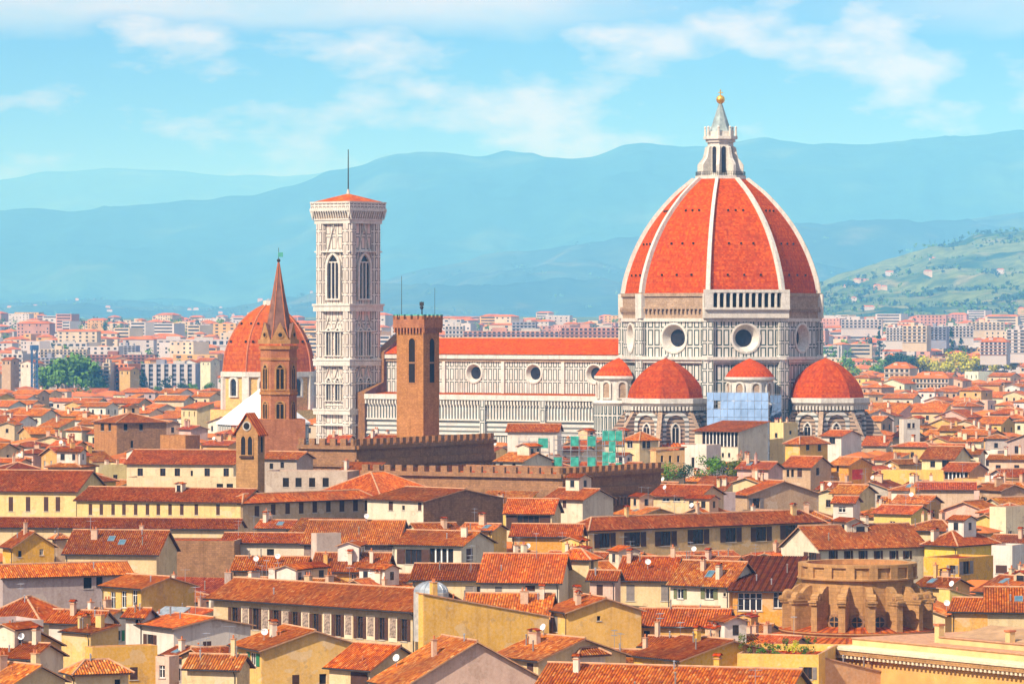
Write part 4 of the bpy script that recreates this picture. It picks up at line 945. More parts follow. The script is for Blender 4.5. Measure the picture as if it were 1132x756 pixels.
# ---------------------------------------------------------------- houses
ZUP = Vector((0, 0, 1))
FOOT = []          # footprints already taken: (cx, cy, radius, list of corners)
TOPS = []
SHOWN = []         # (px0, px1, depth, row of its lowest visible part)
_mesh = {}
def cached(key, fn):
    if key not in _mesh: _mesh[key] = fn()
    return _mesh[key]
def wall_face(mb, p0, t, L, z0, z1, holes, mat, depth=0.24):
    us = sorted({0.0, L} | {round(max(0, min(L, h[k])), 3) for h in holes for k in (0, 1)})
    zs = sorted({z0, z1} | {round(max(z0, min(z1, h[k])), 3) for h in holes for k in (2, 3)})
    nrm = t.cross(ZUP); P = lambda u, z_, d=0: p0 + t * u + ZUP * (z_ - p0.z) - nrm * d
    for ua, ub in zip(us, us[1:]):
        if ub - ua < 1e-3: continue
        run = None
        for za, zb in zip(zs, zs[1:]):
            um, zm = (ua + ub) / 2, (za + zb) / 2
            if any(h[0] < um < h[1] and h[2] < zm < h[3] for h in holes):
                if run: mb.face([P(ua, run[0]), P(ub, run[0]), P(ub, run[1]), P(ua, run[1])], mat, [(ua, run[0]), (ub, run[0]), (ub, run[1]), (ua, run[1])])
                run = None
            else: run = [run[0] if run else za, zb]
        if run: mb.face([P(ua, run[0]), P(ub, run[0]), P(ub, run[1]), P(ua, run[1])], mat, [(ua, run[0]), (ub, run[0]), (ub, run[1]), (ua, run[1])])
    for a, b_, c, d in holes:
        mb.face([P(a, c), P(a, d), P(a, d, depth), P(a, c, depth)][::-1], mat); mb.face([P(b_, c), P(b_, d), P(b_, d, depth), P(b_, c, depth)], mat)
        mb.face([P(a, c), P(b_, c), P(b_, c, depth), P(a, c, depth)], mat); mb.face([P(a, d), P(b_, d), P(b_, d, depth), P(a, d, depth)][::-1], mat)
SHUT = {'brown': 'brown_wood', 'green': 'green_paint', 'olive': 'olive_paint', 'grey': 'grey_paint', 'white': 'white_paint'}
def window_mesh(w, h, style):
    def make():
        mb = MB(); fr = 'white_paint' if style in ('white', 'green', 'olive', 'plain') else 'brown_wood'; d = .22
        if style == 'blind': return None
        mb.face([(-w / 2, d, 0), (w / 2, d, 0), (w / 2, d, h), (-w / 2, d, h)], 'dark_void' if style in ('dark', 'loggia') else 'window_glass')
        if style not in ('dark',):
            b = .07 if w < 3 else .10
            for x0, x1, z0, z1 in ((-w / 2, -w / 2 + b, 0, h), (w / 2 - b, w / 2, 0, h), (-w / 2 + b, w / 2 - b, h - b, h), (-w / 2 + b, w / 2 - b, 0, b)): mb.box(x0, x1, d - .08, d - .01, z0, z1, fr)
            n = max(1, int(w / 1.1))
            for i in range(n):
                x = -w / 2 + w * (i + 1) / (n + 1)
                if style == 'loggia' : mb.box(x - .12, x + .12, d - .2, d - .02, 0, h, 'white_paint')
                else: mb.box(x - b * .7, x + b * .7, d - .08, d - .01, b, h - b, fr)
            if style == 'white': mb.box(-w / 2 + b, w / 2 - b, d - .09, d - .012, h * .66, h * .66 + b, fr)
        mb.box(-w / 2 - .12, w / 2 + .12, -.10, .05, -.12, -.02, 'concrete')
        return mb.mesh('window')
    return cached(('win', round(w, 1), round(h, 1), style), make)
def shutter_mesh(w, h, mat):
    def make():
        mb = MB(); mb.box(-w / 2, w / 2, -.05, 0, 0, h, mat)
        n = max(3, int(h / .3))
        for i in range(n): mb.box(-w / 2 + .06, w / 2 - .06, -.075, -.05, .06 + (h - .1) * i / n, .06 + (h - .1) * i / n + .05, mat)
        return mb.mesh('shutter')
    return cached(('sh', round(w, 1), round(h, 1), mat), make)
def add_window(th, pos, ang, w, h, style, near=True):
    """style: plain, dark, loggia, white, or a shutter colour; a trailing * means the shutters are closed"""
    shut = style.rstrip('*'); closed = style.endswith('*')
    w = round(w, 1) or .3; h = round(h, 1) or .3
    o = link('window', window_mesh(w, h, shut if not closed else 'brown'), th, pos, ang)
    if shut in SHUT and shut != 'white' and near:
        sm = shutter_mesh(w / 2, h, SHUT[shut])
        for s_ in (-1, 1): link('shutter', sm, o, (s_ * w / 4 * .98, .06, 0) if closed else (s_ * (w * .75 + .03), -.02, 0))
    return o
def slope(mb, A, B, C, D, mat, corr=True, thick=.16, cap=None):
    """roof plane: eave A->B, ridge end above B = C, above A = D (C may equal D)"""
    A, B, C, D = (Vector(q) for q in (A, B, C, D)); L = (B - A).length; u = (B - A) / L
    n = u.cross((C - B) if (C - B).length > .05 else (D - A)); n.normalize()
    if n.z < 0: n = -n
    v = n.cross(u)
    if v.z < 0: v = -v
    uD, uC, vh = (D - A).dot(u), (C - A).dot(u), max((C - A).dot(v), (D - A).dot(v))
    def vmax(q):
        if q < uD: return vh * max(0, q) / max(uD, 1e-6)
        if q > uC: return vh * max(0, (L - q)) / max(L - uC, 1e-6)
        return vh
    if corr:
        per = .34; k = max(1, int(round(L / per))); st = L / (k * 4); prof_ = (0, .055, .085, .055)
        us = sorted({i * st for i in range(4 * k + 1)} | {max(0, min(L, uD)), max(0, min(L, uC))})
        base = len(mb.v)
        for q in us:
            lift = prof_[int(round(q / st)) % 4]; vm = vmax(q)
            mb.v.append(A + u * q + n * lift); mb.v.append(A + u * q + v * vm + n * lift * (1 if vm > .01 else 0))
        for i in range(len(us) - 1):
            a = base + 2 * i; q0, q1 = us[i], us[i + 1]
            mb.f.append((a, a + 2, a + 3, a + 1)); mb.m.append(mat); mb.sm.append(True); mb.uv.append([(q0, 0), (q1, 0), (q1, vmax(q1)), (q0, vmax(q0))])
        under = [A - n * .02, B - n * .02] + ([C - n * .02] if (C - D).length < .01 else [C - n * .02, D - n * .02])
    else:
        pts = [A, B] + ([C] if (C - D).length < .01 else [C, D]); mb.face(pts, mat, [((p - A).dot(u), (p - A).dot(v)) for p in pts]); under = pts
    lo = [p - ZUP * thick for p in under]
    mb.face(lo[::-1], 'eave_wood')
    for i in range(len(lo)):
        j = (i + 1) % len(lo); mb.face([lo[i], lo[j], under[j], under[i]], 'eave_wood' if i == 0 else 'mortar')
def ridge_cap(mb, p, q, r=.16, mat='mortar'): mb.tube(Vector(p) + ZUP * .04, Vector(q) + ZUP * .04, r, r, 6, mat)

def chimney_mesh(i):
    def make():
        rnd = random.Random(i); w, d, h = rnd.choice(((.6, .6, 1.3), (1.0, .6, 1.5), (.5, .5, 1.8), (1.6, .6, 1.2))); mb = MB(); mb.box(-w / 2, w / 2, -d / 2, d / 2, -.6, h, 'plaster')
        mb.box(-w / 2 - .08, w / 2 + .08, -d / 2 - .08, d / 2 + .08, h, h + .1, 'mortar')
        if i % 3 == 0:
            for s_ in (-1, 1): mb.obox((s_ * (w / 2 + .12), -d / 2 - .12, h + .32), (-s_ * (w / 2 + .12), 0, .22), (0, d + .24, 0), (0, 0, .07), 'flat_tile')
            for x in (-w / 2 + .05, w / 2 - .13): mb.box(x, x + .08, -d / 2 + .04, d / 2 - .04, h + .1, h + .36, 'plaster')
        else:
            n = 1 if w < .8 else 2 if w < 1.3 else 4
            for k in range(n): x = -w / 2 + w * (k + .5) / n; mb.tube((x, 0, h + .1), (x, 0, h + .5), .13, .11, 8, 'terracotta')
        return mb.mesh('chimney')
    return cached(('chim', i), make)
def antenna_mesh(i):
    def make():
        rnd = random.Random(i); h = 2.2 + rnd.random() * 1.6; mb = MB(); mb.tube((0, 0, -.5), (0, 0, h), .035, .03, 5, 'metal', False)
        for zz in (h - .15, h - .75)[: 1 + i % 2]:
            mb.tube((-.7, .1, zz), (.7, -.1, zz), .025, .025, 4, 'metal', False)
            for k in range(6): x = -.65 + .26 * k; mb.tube((x, -.38, zz), (x, .38, zz), .018, .018, 4, 'metal', False)
        return mb.mesh('antenna')
    return cached(('ant', i), make)
def dish_mesh():
    def make():
        mb = MB(); mb.tube((0, 0, -.6), (0, 0, .3), .04, .04, 5, 'metal', False); t_ = Vector((-.35, -1, .45)).normalized(); a = t_.orthogonal().normalized(); b_ = t_.cross(a); c = Vector((0, -.1, .55))
        rr = [(0, 0), (.24, .03), (.42, .10)]; n = 14
        for (r0, d0), (r1, d1) in zip(rr, rr[1:]):
            for k in range(n):
                q0, q1 = 2 * math.pi * k / n, 2 * math.pi * (k + 1) / n; P = lambda r, q, d: c + a * (r * math.cos(q)) + b_ * (r * math.sin(q)) + t_ * d
                mb.face([P(r1, q0, d1), P(r1, q1, d1), P(r0, q1, d0), P(r0, q0, d0)] if r0 else [P(r1, q0, d1), P(r1, q1, d1), P(0, 0, d0)], 'white_paint')
        mb.tube(c - b_ * .45, c + t_ * .5, .02, .02, 4, 'metal', False); mb.sphere(tuple(c + t_ * .5), .07, 'metal', 6, 4)
        return mb.mesh('satellite_dish')
    return cached('dish', make)
def roof_room_mesh(i):
    def make():
        rnd = random.Random(i + 90); w, l, h = rnd.choice(((3.2, 3.0, 2.6), (4.2, 3.0, 2.2), (2.4, 2.6, 3.1), (5.0, 3.2, 2.4), (3.0, 3.6, 2.8))); mb = MB()
        mb.box(-w / 2, w / 2, -l / 2, l / 2, -1.6, h, 'plaster'); n = 1 if w < 4 else 2
        for k in range(n): x = -w / 2 + w * (k + .5) / n; mb.box(x - .45, x + .45, -l / 2 - .03, -l / 2 + .02, h - 1.7, h - .5, 'window_glass'); mb.box(x - .55, x + .55, -l / 2 - .08, -l / 2, h - 1.82, h - 1.7, 'concrete')
        mb.box(w / 2 - .02, w / 2 + .03, -.4, .4, h - 1.7, h - .5, 'window_glass'); k = l * .5 * .36
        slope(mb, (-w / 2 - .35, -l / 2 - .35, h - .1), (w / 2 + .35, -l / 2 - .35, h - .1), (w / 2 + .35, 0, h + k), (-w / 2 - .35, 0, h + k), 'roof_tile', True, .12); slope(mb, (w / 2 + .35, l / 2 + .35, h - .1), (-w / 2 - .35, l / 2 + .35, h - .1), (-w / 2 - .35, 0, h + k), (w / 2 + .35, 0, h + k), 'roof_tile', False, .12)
        for s_ in (-1, 1): mb.face([(s_ * w / 2, -l / 2, h), (s_ * w / 2, l / 2, h), (s_ * w / 2, 0, h + k)], 'plaster')
        return mb.mesh('roof_room')
    return cached(('rr', i), make)
def vent_mesh(i):
    def make():
        mb = MB(); h = (.5, .8, 1.2)[i]; mt = ('terracotta', 'metal', 'grey_paint')[i]; mb.tube((0, 0, -.3), (0, 0, h), .09, .09, 7, mt); mb.tube((0, 0, h), (0, 0, h + .12), .17, .05, 8, mt); return mb.mesh('vent_pipe')
    return cached(('vp', i), make)
def dormer_mesh(i):
    def make():
        rnd = random.Random(i + 50); w, l, h = rnd.choice(((1.5, 2.0, 1.2), (2.2, 2.4, 1.5), (1.3, 1.6, 1.6), (2.8, 2.2, 1.1))); mb = MB()
        mb.box(-w / 2, w / 2, 0, l, -1.2, h, 'plaster'); mb.box(-w * .28, w * .28, -.03, .02, h * .15, h * .82, 'window_glass'); mb.box(-w * .28 - .08, w * .28 + .08, -.06, .0, h * .05, h * .15, 'brown_wood')
        for s_ in (-1, 1): mb.obox((s_ * (w / 2 + .22), -.25, h - .1), (-s_ * (w / 2 + .22), 0, w * .20), (0, l + .3, 0), (0, 0, .1), 'flat_tile')
        mb.face([(-w / 2, -.001, h), (w / 2, -.001, h), (0, -.001, h + w * .17)], 'plaster')
        return mb.mesh('dormer')
    return cached(('dorm', i), make)
def skylight_mesh():
    def make():
        mb = MB(); mb.box(-.55, .55, -.8, .8, -.05, .10, 'metal'); mb.box(-.47, .47, -.72, .72, .10, .12, 'glass_blue'); return mb.mesh('skylight')
    return cached('sky', make)

def footprint(o, rz, s, e):
    c, n = math.cos(rz), math.sin(rz); L = lambda x, y: (o.x + x * c - y * n, o.y + x * n + y * c)
    return [L(-s, 0), L(0, 0), L(0, e), L(-s, e)]
def sat_overlap(A, B, pad=0.4):
    for P in (A, B):
        for i in range(len(P)):
            x0, y0 = P[i]; x1, y1 = P[(i + 1) % len(P)]; nx, ny = y1 - y0, x0 - x1; L = math.hypot(nx, ny) or 1
            a = [(x * nx + y * ny) / L for x, y in A]; b_ = [(x * nx + y * ny) / L for x, y in B]
            if max(a) < min(b_) + pad - 2 * pad or max(b_) < min(a) - pad: return False
    return True

def house(label=None, xl=0, xc=0, xr=None, ye=600, Ze=17.0, al=32.0, ridge='S', yr=None, pitch=None, e=None, wall=(.74, .60, .40), tint=(1, 1, 1), mat='plaster', matE=None,
          win=(), rows=(), chim=(), ant=0, dish=0, sky=0, roofmat='roof_tile', seed=None, near=None, yb=None, group=None, name='house', cat='house', D=None, over=.55, parapet=.9, hero=True, cc=None):
    g3 = sum(wall) / 3; wall = tuple(max(0, min(1, (g3 + (c - g3) * 1.15) * .86)) for c in wall)
    d = D or F * (EYE - Ze) / (ye - HZ)
    if D: Ze = EYE - (ye - HZ) * D / F
    o, rz = corner_frame(xc, 0, d, al); s = span_l(xc, d, al, xl)
    if xr is not None and e is None: e = span_r(xc, d, al, xr); e = e if 0 < e < 90 else 14
    e = e or 11.0; s = max(s, 1.5); e = max(e, 1.5)
    if hero and tint == (1, 1, 1): tint = random.Random(int(xl * 3 + ye)).choice(((1, 1, 1), (1.05, 1.1, 1), (.80, .74, .78), (.58, .60, .75), (.66, .62, .68), (.74, .62, .6), (.95, 1.12, 1.3), (1.02, 1.28, 1.5), (1.08, .95, .9), (.75, .8, .9)))
    near = (d < 830) if near is None else near; rnd = random.Random(seed if seed is not None else int(xl * 7 + ye * 13))
    fp = footprint(o, rz, s, e); FOOT.append(fp)
    px = [PX(x, y) for x, y in fp]; SHOWN.append((min(px), max(px), max(d, d + s * math.sin(R(al)), d + (e * math.cos(R(al)) if al > 40 else 0)) if hero else d, yb or ye + 24, hero))
    # roof height
    half = {'S': e / 2, 'E': s / 2, 'hip': min(s, e) / 2, 'shedS': e, 'shedN': e, 'flat': 1}[ridge]
    if yr is not None and ridge != 'flat':
        db = d + ({'S': e / 2 * math.cos(R(al)), 'E': s / 2 * math.sin(R(al)), 'hip': min(s, e) / 2 * (math.cos(R(al)) + math.sin(R(al))) / 1.2, 'shedS': e * math.cos(R(al)), 'shedN': e * math.cos(R(al))}[ridge])
        rise = EYE - (yr - HZ) * db / F - Ze
        if ridge != 'shedN': rise = max(.16 * half, min(rise, .62 * half))
    else: rise = (pitch or .34) * half
    k = rise / half
    th = thing(name, label, cat, (o.x, o.y, 0), rz, group)
    if hero: TOPS.append((min(px), max(px), d, PY(Ze + max(rise, 0), d)))
    # windows -> holes
    hs, he = [], []; placed = []
    ws = list(win)
    for f, p0, p1, n, py, w_, h_, st, *slope_ in rows:
        for i in range(n): ws.append((f, p0 + (p1 - p0) * i / max(n - 1, 1), py + (slope_[0] if slope_ else 0) * i / max(n - 1, 1), w_, h_, st))
    for f, wx, wy, w_, h_, st in ws:
        if f == 'S':
            u = s - span_l(xc, d, al, wx); dd = d + (s - u) * math.sin(R(al)); fs = math.cos(R(al)); L = s; H = hs
        else:
            u = span_r(xc, d, al, wx); dd = d + u * math.cos(R(al)); fs = math.sin(R(al)); L = e; H = he
        wm = min(w_ * dd / F / max(fs, .25), L * .9); hm = h_ * dd / F; zc = EYE + (HZ - wy) * dd / F; u = max(wm / 2 + .1, min(L - wm / 2 - .1, u))
        za, zb = zc - hm / 2, min(zc + hm / 2, Ze - .15)
        if zb - za < .4: continue
        wm = round(wm, 1); hm = round(zb - za, 1); za = zb - hm
        if any(h[0] < u + wm / 2 + .1 and h[1] > u - wm / 2 - .1 and h[2] < zb and h[3] > za for h in H): continue
        H.append((u - wm / 2, u + wm / 2, za, zb)); placed.append((f, u, za, wm, hm, st))
    mb = MB(); me_ = matE or mat; X_, Y_ = Vector((1, 0, 0)), Vector((0, 1, 0))
    zf = Ze; zbk = Ze
    if ridge == 'shedS': zbk = Ze + rise
    if ridge == 'shedN': zbk = Ze + rise
    top = Ze + (parapet if ridge == 'flat' else 0)
    wall_face(mb, Vector((-s, 0, 0)), X_, s, 0, top, hs, mat)
    zE = min(Ze, zbk) if ridge != 'flat' else top
    wall_face(mb, Vector((0, 0, 0)), Y_, e, 0, zE, he, me_)
    mb.face([(0, e, 0), (-s, e, 0), (-s, e, zbk if ridge != 'flat' else top), (0, e, zbk if ridge != 'flat' else top)], mat)
    mb.face([(-s, e, 0), (-s, 0, 0), (-s, 0, zE), (-s, e, zE)], me_)
    if ridge == 'S':
        mb.face([(0, 0, Ze), (0, e, Ze), (0, e / 2, Ze + rise)], me_, [(0, Ze), (e, Ze), (e / 2, Ze + rise)]); mb.face([(-s, e, Ze), (-s, 0, Ze), (-s, e / 2, Ze + rise)], me_)
    if ridge == 'E':
        mb.face([(-s, 0, Ze), (0, 0, Ze), (-s / 2, 0, Ze + rise)], mat, [(0, Ze), (s, Ze), (s / 2, Ze + rise)]); mb.face([(0, e, Ze), (-s, e, Ze), (-s / 2, e, Ze + rise)], mat)
    if ridge == 'shedS':
        mb.face([(0, 0, Ze), (0, e, Ze), (0, e, zbk)], me_); mb.face([(-s, e, Ze), (-s, 0, Ze), (-s, e, zbk)], me_)
    if ridge == 'shedN':
        mb.face([(0, 0, zbk), (0, e, zbk), (0, 0, Ze)], me_); mb.face([(-s, e, zbk), (-s, 0, zbk), (-s, 0, Ze)], me_)
    if ridge == 'flat':
        for a, b_, c_, d_ in ((-s + .3, -.3 + 0, .3, e - .3),): mb.face([(a, c_, Ze), (b_, c_, Ze), (b_, d_, Ze), (a, d_, Ze)], 'flat_tile')
        for q in range(4):
            P = [(-s, 0), (0, 0), (0, e), (-s, e)]; I = [(-s + .3, .3), (-.3, .3), (-.3, e - .3), (-s + .3, e - .3)]; r_ = (q + 1) % 4
            mb.face([P[q] + (top,), P[r_] + (top,), I[r_] + (top,), I[q] + (top,)], 'mortar'); mb.face([I[r_] + (Ze,), I[q] + (Ze,), I[q] + (top,), I[r_] + (top,)], mat)
    mb.build('wall', th, color=wall)
    for f, u, za, wm, hm, st in placed:
        if f == 'S': add_window(th, (-s + u, 0, za), 0, wm, hm, st, near or hm > 1.8)
        else: add_window(th, (0, u, za), R(90), wm, hm, st, near or hm > 1.8)
    roof = None; rz_ = lambda x, y: Ze
    if ridge != 'flat':
        rb = MB(); z0 = Ze + .10; ov = over; lo = z0 - ov * k; zt = z0 + rise; c = near
        if ridge == 'S':
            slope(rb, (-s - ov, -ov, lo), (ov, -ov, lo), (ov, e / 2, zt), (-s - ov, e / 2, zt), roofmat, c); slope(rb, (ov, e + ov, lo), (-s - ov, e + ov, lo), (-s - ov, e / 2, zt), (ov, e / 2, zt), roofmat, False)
            ridge_cap(rb, (-s - ov, e / 2, zt), (ov, e / 2, zt)); rz_ = lambda x, y: z0 + rise - abs(y - e / 2) * k
        elif ridge == 'E':
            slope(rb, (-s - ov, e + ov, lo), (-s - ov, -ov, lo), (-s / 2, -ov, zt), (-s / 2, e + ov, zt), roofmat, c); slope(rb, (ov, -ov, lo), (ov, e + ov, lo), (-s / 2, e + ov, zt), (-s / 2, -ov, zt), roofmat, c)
            ridge_cap(rb, (-s / 2, -ov, zt), (-s / 2, e + ov, zt)); rz_ = lambda x, y: z0 + rise - abs(x + s / 2) * k
        elif ridge == 'hip':
            h2 = min(s, e) / 2
            if s >= e: r0, r1 = (-s + h2, e / 2, zt), (-h2, e / 2, zt)
            else: r0, r1 = (-s / 2, h2, zt), (-s / 2, e - h2, zt)
            A, B, C_, D_ = (-s - ov, -ov, lo), (ov, -ov, lo), (ov, e + ov, lo), (-s - ov, e + ov, lo)
            if s >= e:
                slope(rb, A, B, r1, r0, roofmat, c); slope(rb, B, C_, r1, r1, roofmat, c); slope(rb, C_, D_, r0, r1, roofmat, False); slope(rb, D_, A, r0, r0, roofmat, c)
                for p, q in ((A, r0), (B, r1), (C_, r1), (D_, r0), (r0, r1)): ridge_cap(rb, p, q)
            else:
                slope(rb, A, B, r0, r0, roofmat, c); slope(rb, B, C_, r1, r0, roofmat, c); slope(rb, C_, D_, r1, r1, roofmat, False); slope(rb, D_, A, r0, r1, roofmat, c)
                for p, q in ((A, r0), (B, r0), (C_, r1), (D_, r1), (r0, r1)): ridge_cap(rb, p, q)
            rz_ = lambda x, y: z0 + min(rise, k * min(y, e - y, -x, s + x))
        elif ridge == 'shedS':
            slope(rb, (-s - ov, -ov, lo), (ov, -ov, lo), (ov, e + .2, z0 + rise), (-s - ov, e + .2, z0 + rise), roofmat, c); rz_ = lambda x, y: z0 + y * k
        elif ridge == 'shedN':
            slope(rb, (ov * .3, e + ov, z0 + rise), (-s - ov, e + ov, z0 + rise), (-s - ov, -.1, z0), (ov * .3, -.1, z0), roofmat, False); rz_ = lambda x, y: z0 + y * k
        roof = rb.build('roof', th, color=tint)
    host = roof or th
    if near and roof and hero is not None and ridge in ('S', 'hip', 'E') and rnd.random() < (.10 if hero else .28) and s > 6 and e > 6:
        x, y = (-s * rnd.uniform(.25, .75), e * rnd.uniform(.22, .36)) if ridge != 'E' else (-s * rnd.uniform(.2, .35), e * rnd.uniform(.3, .7))
        link('dormer', dormer_mesh(rnd.randrange(4)), roof, (x, y, rz_(x, y)), 0 if ridge != 'E' else R(90), color=rnd.choice((wall, (.78, .66, .48), (.66, .44, .26))))
    if roof and d < 760 and ridge in ('S', 'hip', 'shedS'):
        gt = MB(); gt.tube((-s - over, -over - .07, Ze + .02 - over * k), (over, -over - .07, Ze - .02 - over * k), .075, .075, 6, 'dark_metal'); gt.build('gutter', roof)
        dp = MB(); xd = -.25 if rnd.random() < .6 else -s + .25; dp.tube((xd, -over, Ze - over * k), (xd, -.1, Ze - .9), .055, .055, 5, 'dark_metal'); dp.tube((xd, -.1, Ze - .9), (xd, -.1, 0), .055, .055, 5, 'dark_metal'); dp.build('drainpipe', th)
    if roof and d < 1350 and ridge in ('S', 'E', 'hip') and min(s, e) > 6 and rnd.random() < (.10 if hero else .34):
        x, y = -s * rnd.uniform(.3, .7), e * rnd.uniform(.42, .66); link('roof_room', roof_room_mesh(rnd.randrange(5)), roof, (x, y, Ze + rise * .55), rnd.choice((0, 0, R(90))), color=rnd.choice((wall, (.74, .62, .46), (.70, .46, .24), (.74, .68, .60))))
    if near and roof and d < 720:
        for _ in range(rnd.randrange(1, 4)):
            x, y = -s * rnd.uniform(.08, .92), e * rnd.uniform(.12, .5 if ridge != 'E' else .9); link('vent_pipe', vent_mesh(rnd.randrange(3)), roof, (x, y, rz_(x, y)))
    cw = cc or (wall if mat == 'plaster' else (.6, .45, .3))
    for fx, fy in chim: o_ = link('chimney', chimney_mesh(rnd.randrange(8)), host, (-s * (1 - fx), e * fy, rz_(-s * (1 - fx), e * fy)), rnd.choice((0, R(90))), color=rnd.choice((cw, (.74, .62, .48), (.62, .40, .26))))
    for _ in range(ant): x, y = -s * rnd.uniform(.1, .9), e * rnd.uniform(.15, .55); link('antenna', antenna_mesh(rnd.randrange(6)), th, (x, y, rz_(x, y)), rnd.uniform(0, 6))
    for _ in range(dish): x, y = -s * rnd.uniform(.1, .9), e * rnd.uniform(.1, .5); link('satellite_dish', dish_mesh(), th, (x, y, rz_(x, y) + .5), rz * -1 + rnd.uniform(-.5, .5))
    if sky and ridge in ('S', 'hip'):
        for _ in range(sky):
            x = -s * rnd.uniform(.2, .8); y = e * rnd.uniform(.18, .32); q = link('skylight', skylight_mesh(), host, (x, y, rz_(x, y) + .07)); q.rotation_euler = (math.atan(k), 0, 0)
    return th
# ---------------------------------------------------------------- the houses one can tell apart in the photo
CREAM = (.78, .60, .34); PALE = (.80, .70, .54); YEL = (.84, .48, .10); OCH = (.66, .37, .10); ORG = (.72, .33, .035); WHITE = (.82, .74, .66); PINK = (.74, .52, .42)
TAN = (.54, .36, .22); GREY = (.42, .33, .31); SALM = (.74, .42, .22); DKR = (.62, .52, .52); LITE = (1.15, 1.15, 1.0)
# obstacles for what is scattered later
for px_, d_, r_ in ((797, 1200, 48), (386, 1236, 11), (307, 905, 8), (297, 1500, 24), (291, 1292, 17)):
    x_ = (px_ - 566) * d_ / F; FOOT.append([(x_ - r_, d_ - r_), (x_ + r_, d_ - r_), (x_ + r_, d_ + r_), (x_ - r_, d_ + r_)])
o_, r_ = corner_frame(687, 0, 1165, 32.3); FOOT.append(footprint(o_, r_, 112, 50))
for pc, d_, pl, pr_ in ((394, 878, 330, 546), (622, 800, 400, 731)): o_, r_ = corner_frame(pc, 0, d_, 30); FOOT.append(footprint(o_, r_, span_l(pc, d_, 30, pl) + 1, min(span_r(pc, d_, 30, pr_), 75) + 1))
for pc, d_, y0, y1, yb_ in ((797, 1200, 680, 955, 485), (386, 1236, 340, 425, 482), (560, 1170, 420, 690, 476), (308, 905, 286, 342, 500), (297, 1500, 240, 350, 462), (291, 1292, 240, 345, 472), (462, 918, 434, 488, 488), (362, 878, 328, 394, 512), (470, 878, 394, 546, 512), (272, 842, 255, 292, 530), (510, 800, 440, 622, 545), (675, 800, 622, 732, 542), (818, 1162, 780, 885, 486)):
    SHOWN.append((y0, y1, d_, yb_, True))
SHOWN.append((566, 694, 905, 511, True)); SHOWN.append((925, 1180, 560, 775, True)); SHOWN.append((866, 1042, 568, 700, True))
A_ = (43.5 - .565 * 9.5, 510 + .825 * 9.5); FOOT.append([A_, (A_[0] + .565 * 62, A_[1] - .825 * 62), (A_[0] + .565 * 62 + .825 * 26, A_[1] - .825 * 62 + .565 * 26), (A_[0] + .825 * 26, A_[1] + .565 * 26)])
FOOT.append([(29, 543), (58, 543), (58, 571), (29, 571)]); TOPS.append((925, 1140, 500, 700))
H = house
# nearest row
H('broad orange tiled roof running along the foot of the yellow houses', 583, 858, 905, 786, 14, 20, 'S', 741, wall=YEL, chim=((.12, .4), (.66, .6)), ant=1)
H('tiny cream hut with a pyramid tile roof and one small window', 72, 83, 142, 743, 14.2, 66, 'hip', 721, wall=CREAM, win=[('E', 130, 755, 6, 9, 'dark')])
H('low orange gabled roof with pale mortar verges by the cream hut', -34, 14, 72, 755, 13.6, 48, 'S', 736, wall=CREAM, chim=((.4, .3), (.8, .6)))
H('low house with chimneys in a row behind the cream hut', -25, 34, 70, 727, 14.5, 30, 'S', 712, wall=PALE, chim=((.2, .4), (.5, .4), (.8, .5)), dish=1)
H('plain house with a rising orange roof beside the ochre box house', -22, 8, 67, 717, 15.2, 35, 'S', 696, wall=OCH, chim=((.7, .2),), dish=1, ant=1)
H('pale grey parapet house with a flat top near the red hipped roofs', -40, -12, 48, 695, 16, 60, 'flat', wall=(.62, .52, .50))
H('cream and ochre box house with a thin sloping roof', 68, 100, 131, 700, 16, 42, 'shedS', 693, wall=(.78, .52, .20), chim=((.3, .5), (.75, .6)), over=.3)
H('long low ochre wall house with one brown door under the box house', 94, 102, 174, 718, 14.8, 64, 'flat', wall=YEL, parapet=.3, win=[('E', 148, 744, 8, 14, 'brown*')])
H('white house with a wide blank wall and one small barred window', 147, 192, 277, 694, 15.6, 57, 'S', 683, wall=WHITE, win=[('E', 229, 713, 9, 9, 'brown*'), ('S', 166, 707, 8, 12, 'brown')], ant=1)
H('small pink house with a glazed door on a planted terrace', 163, 187, 198, 729, 13.4, 24, 'flat', wall=PINK, parapet=.4, win=[('S', 179, 742, 7, 14, 'white')])
H('little white hut with an orange roof beside the metal roof', 139, 158, 171, 681, 16.6, 25, 'S', 673, wall=WHITE, win=[('S', 151, 686, 4, 5, 'dark')])
H('small shed with a bright metal roof near the white house', 171, 192, 206, 682, 16.3, 30, 'shedS', 672, wall=PINK, roofmat='lead_metal')
H('yellow gabled house with green shutters on its narrow front', 258, 289, 404, 718, 15.6, 67, 'S', 697, wall=(.86, .53, .17), win=[('S', 266, 728, 6, 14, 'green*'), ('S', 280, 728, 8, 14, 'green'), ('E', 327, 751, 8, 11, 'brown*'), ('E', 357, 750, 8, 11, 'dark')], chim=((.5, .25),), dish=1)
H('cream cottage with a spreading orange roof by the green shuttered house', 207, 262, 276, 738, 14.2, 18, 'S', 712, wall=CREAM, ant=1, chim=((.8, .5),))
H('cream house with striped curtains under a neat orange roof', 364, 409, 470, 739, 14.8, 42, 'S', 714, wall=CREAM, win=[('S', 397, 750, 20, 15, 'brown*'), ('E', 452, 727, 6, 5, 'dark')])
H('long orange roof with a pinkish side wall and white gutter', 412, 446, 604, 758, 14, 66, 'S', 709, wall=PINK, chim=((.6, .3),), dish=1)
H('cream house with two dark doors under a mossy orange roof', 547, 595, 692, 729, 15.3, 52, 'S', 706, wall=CREAM, win=[('S', 569, 741, 6, 16, 'brown*'), ('S', 586, 739, 7, 13, 'brown*')], chim=((.3, .3),), dish=1)
H('small white house with a pyramid roof below the yellow gable', 633, 640, 669, 722, 15.8, 58, 'hip', 708, wall=WHITE)
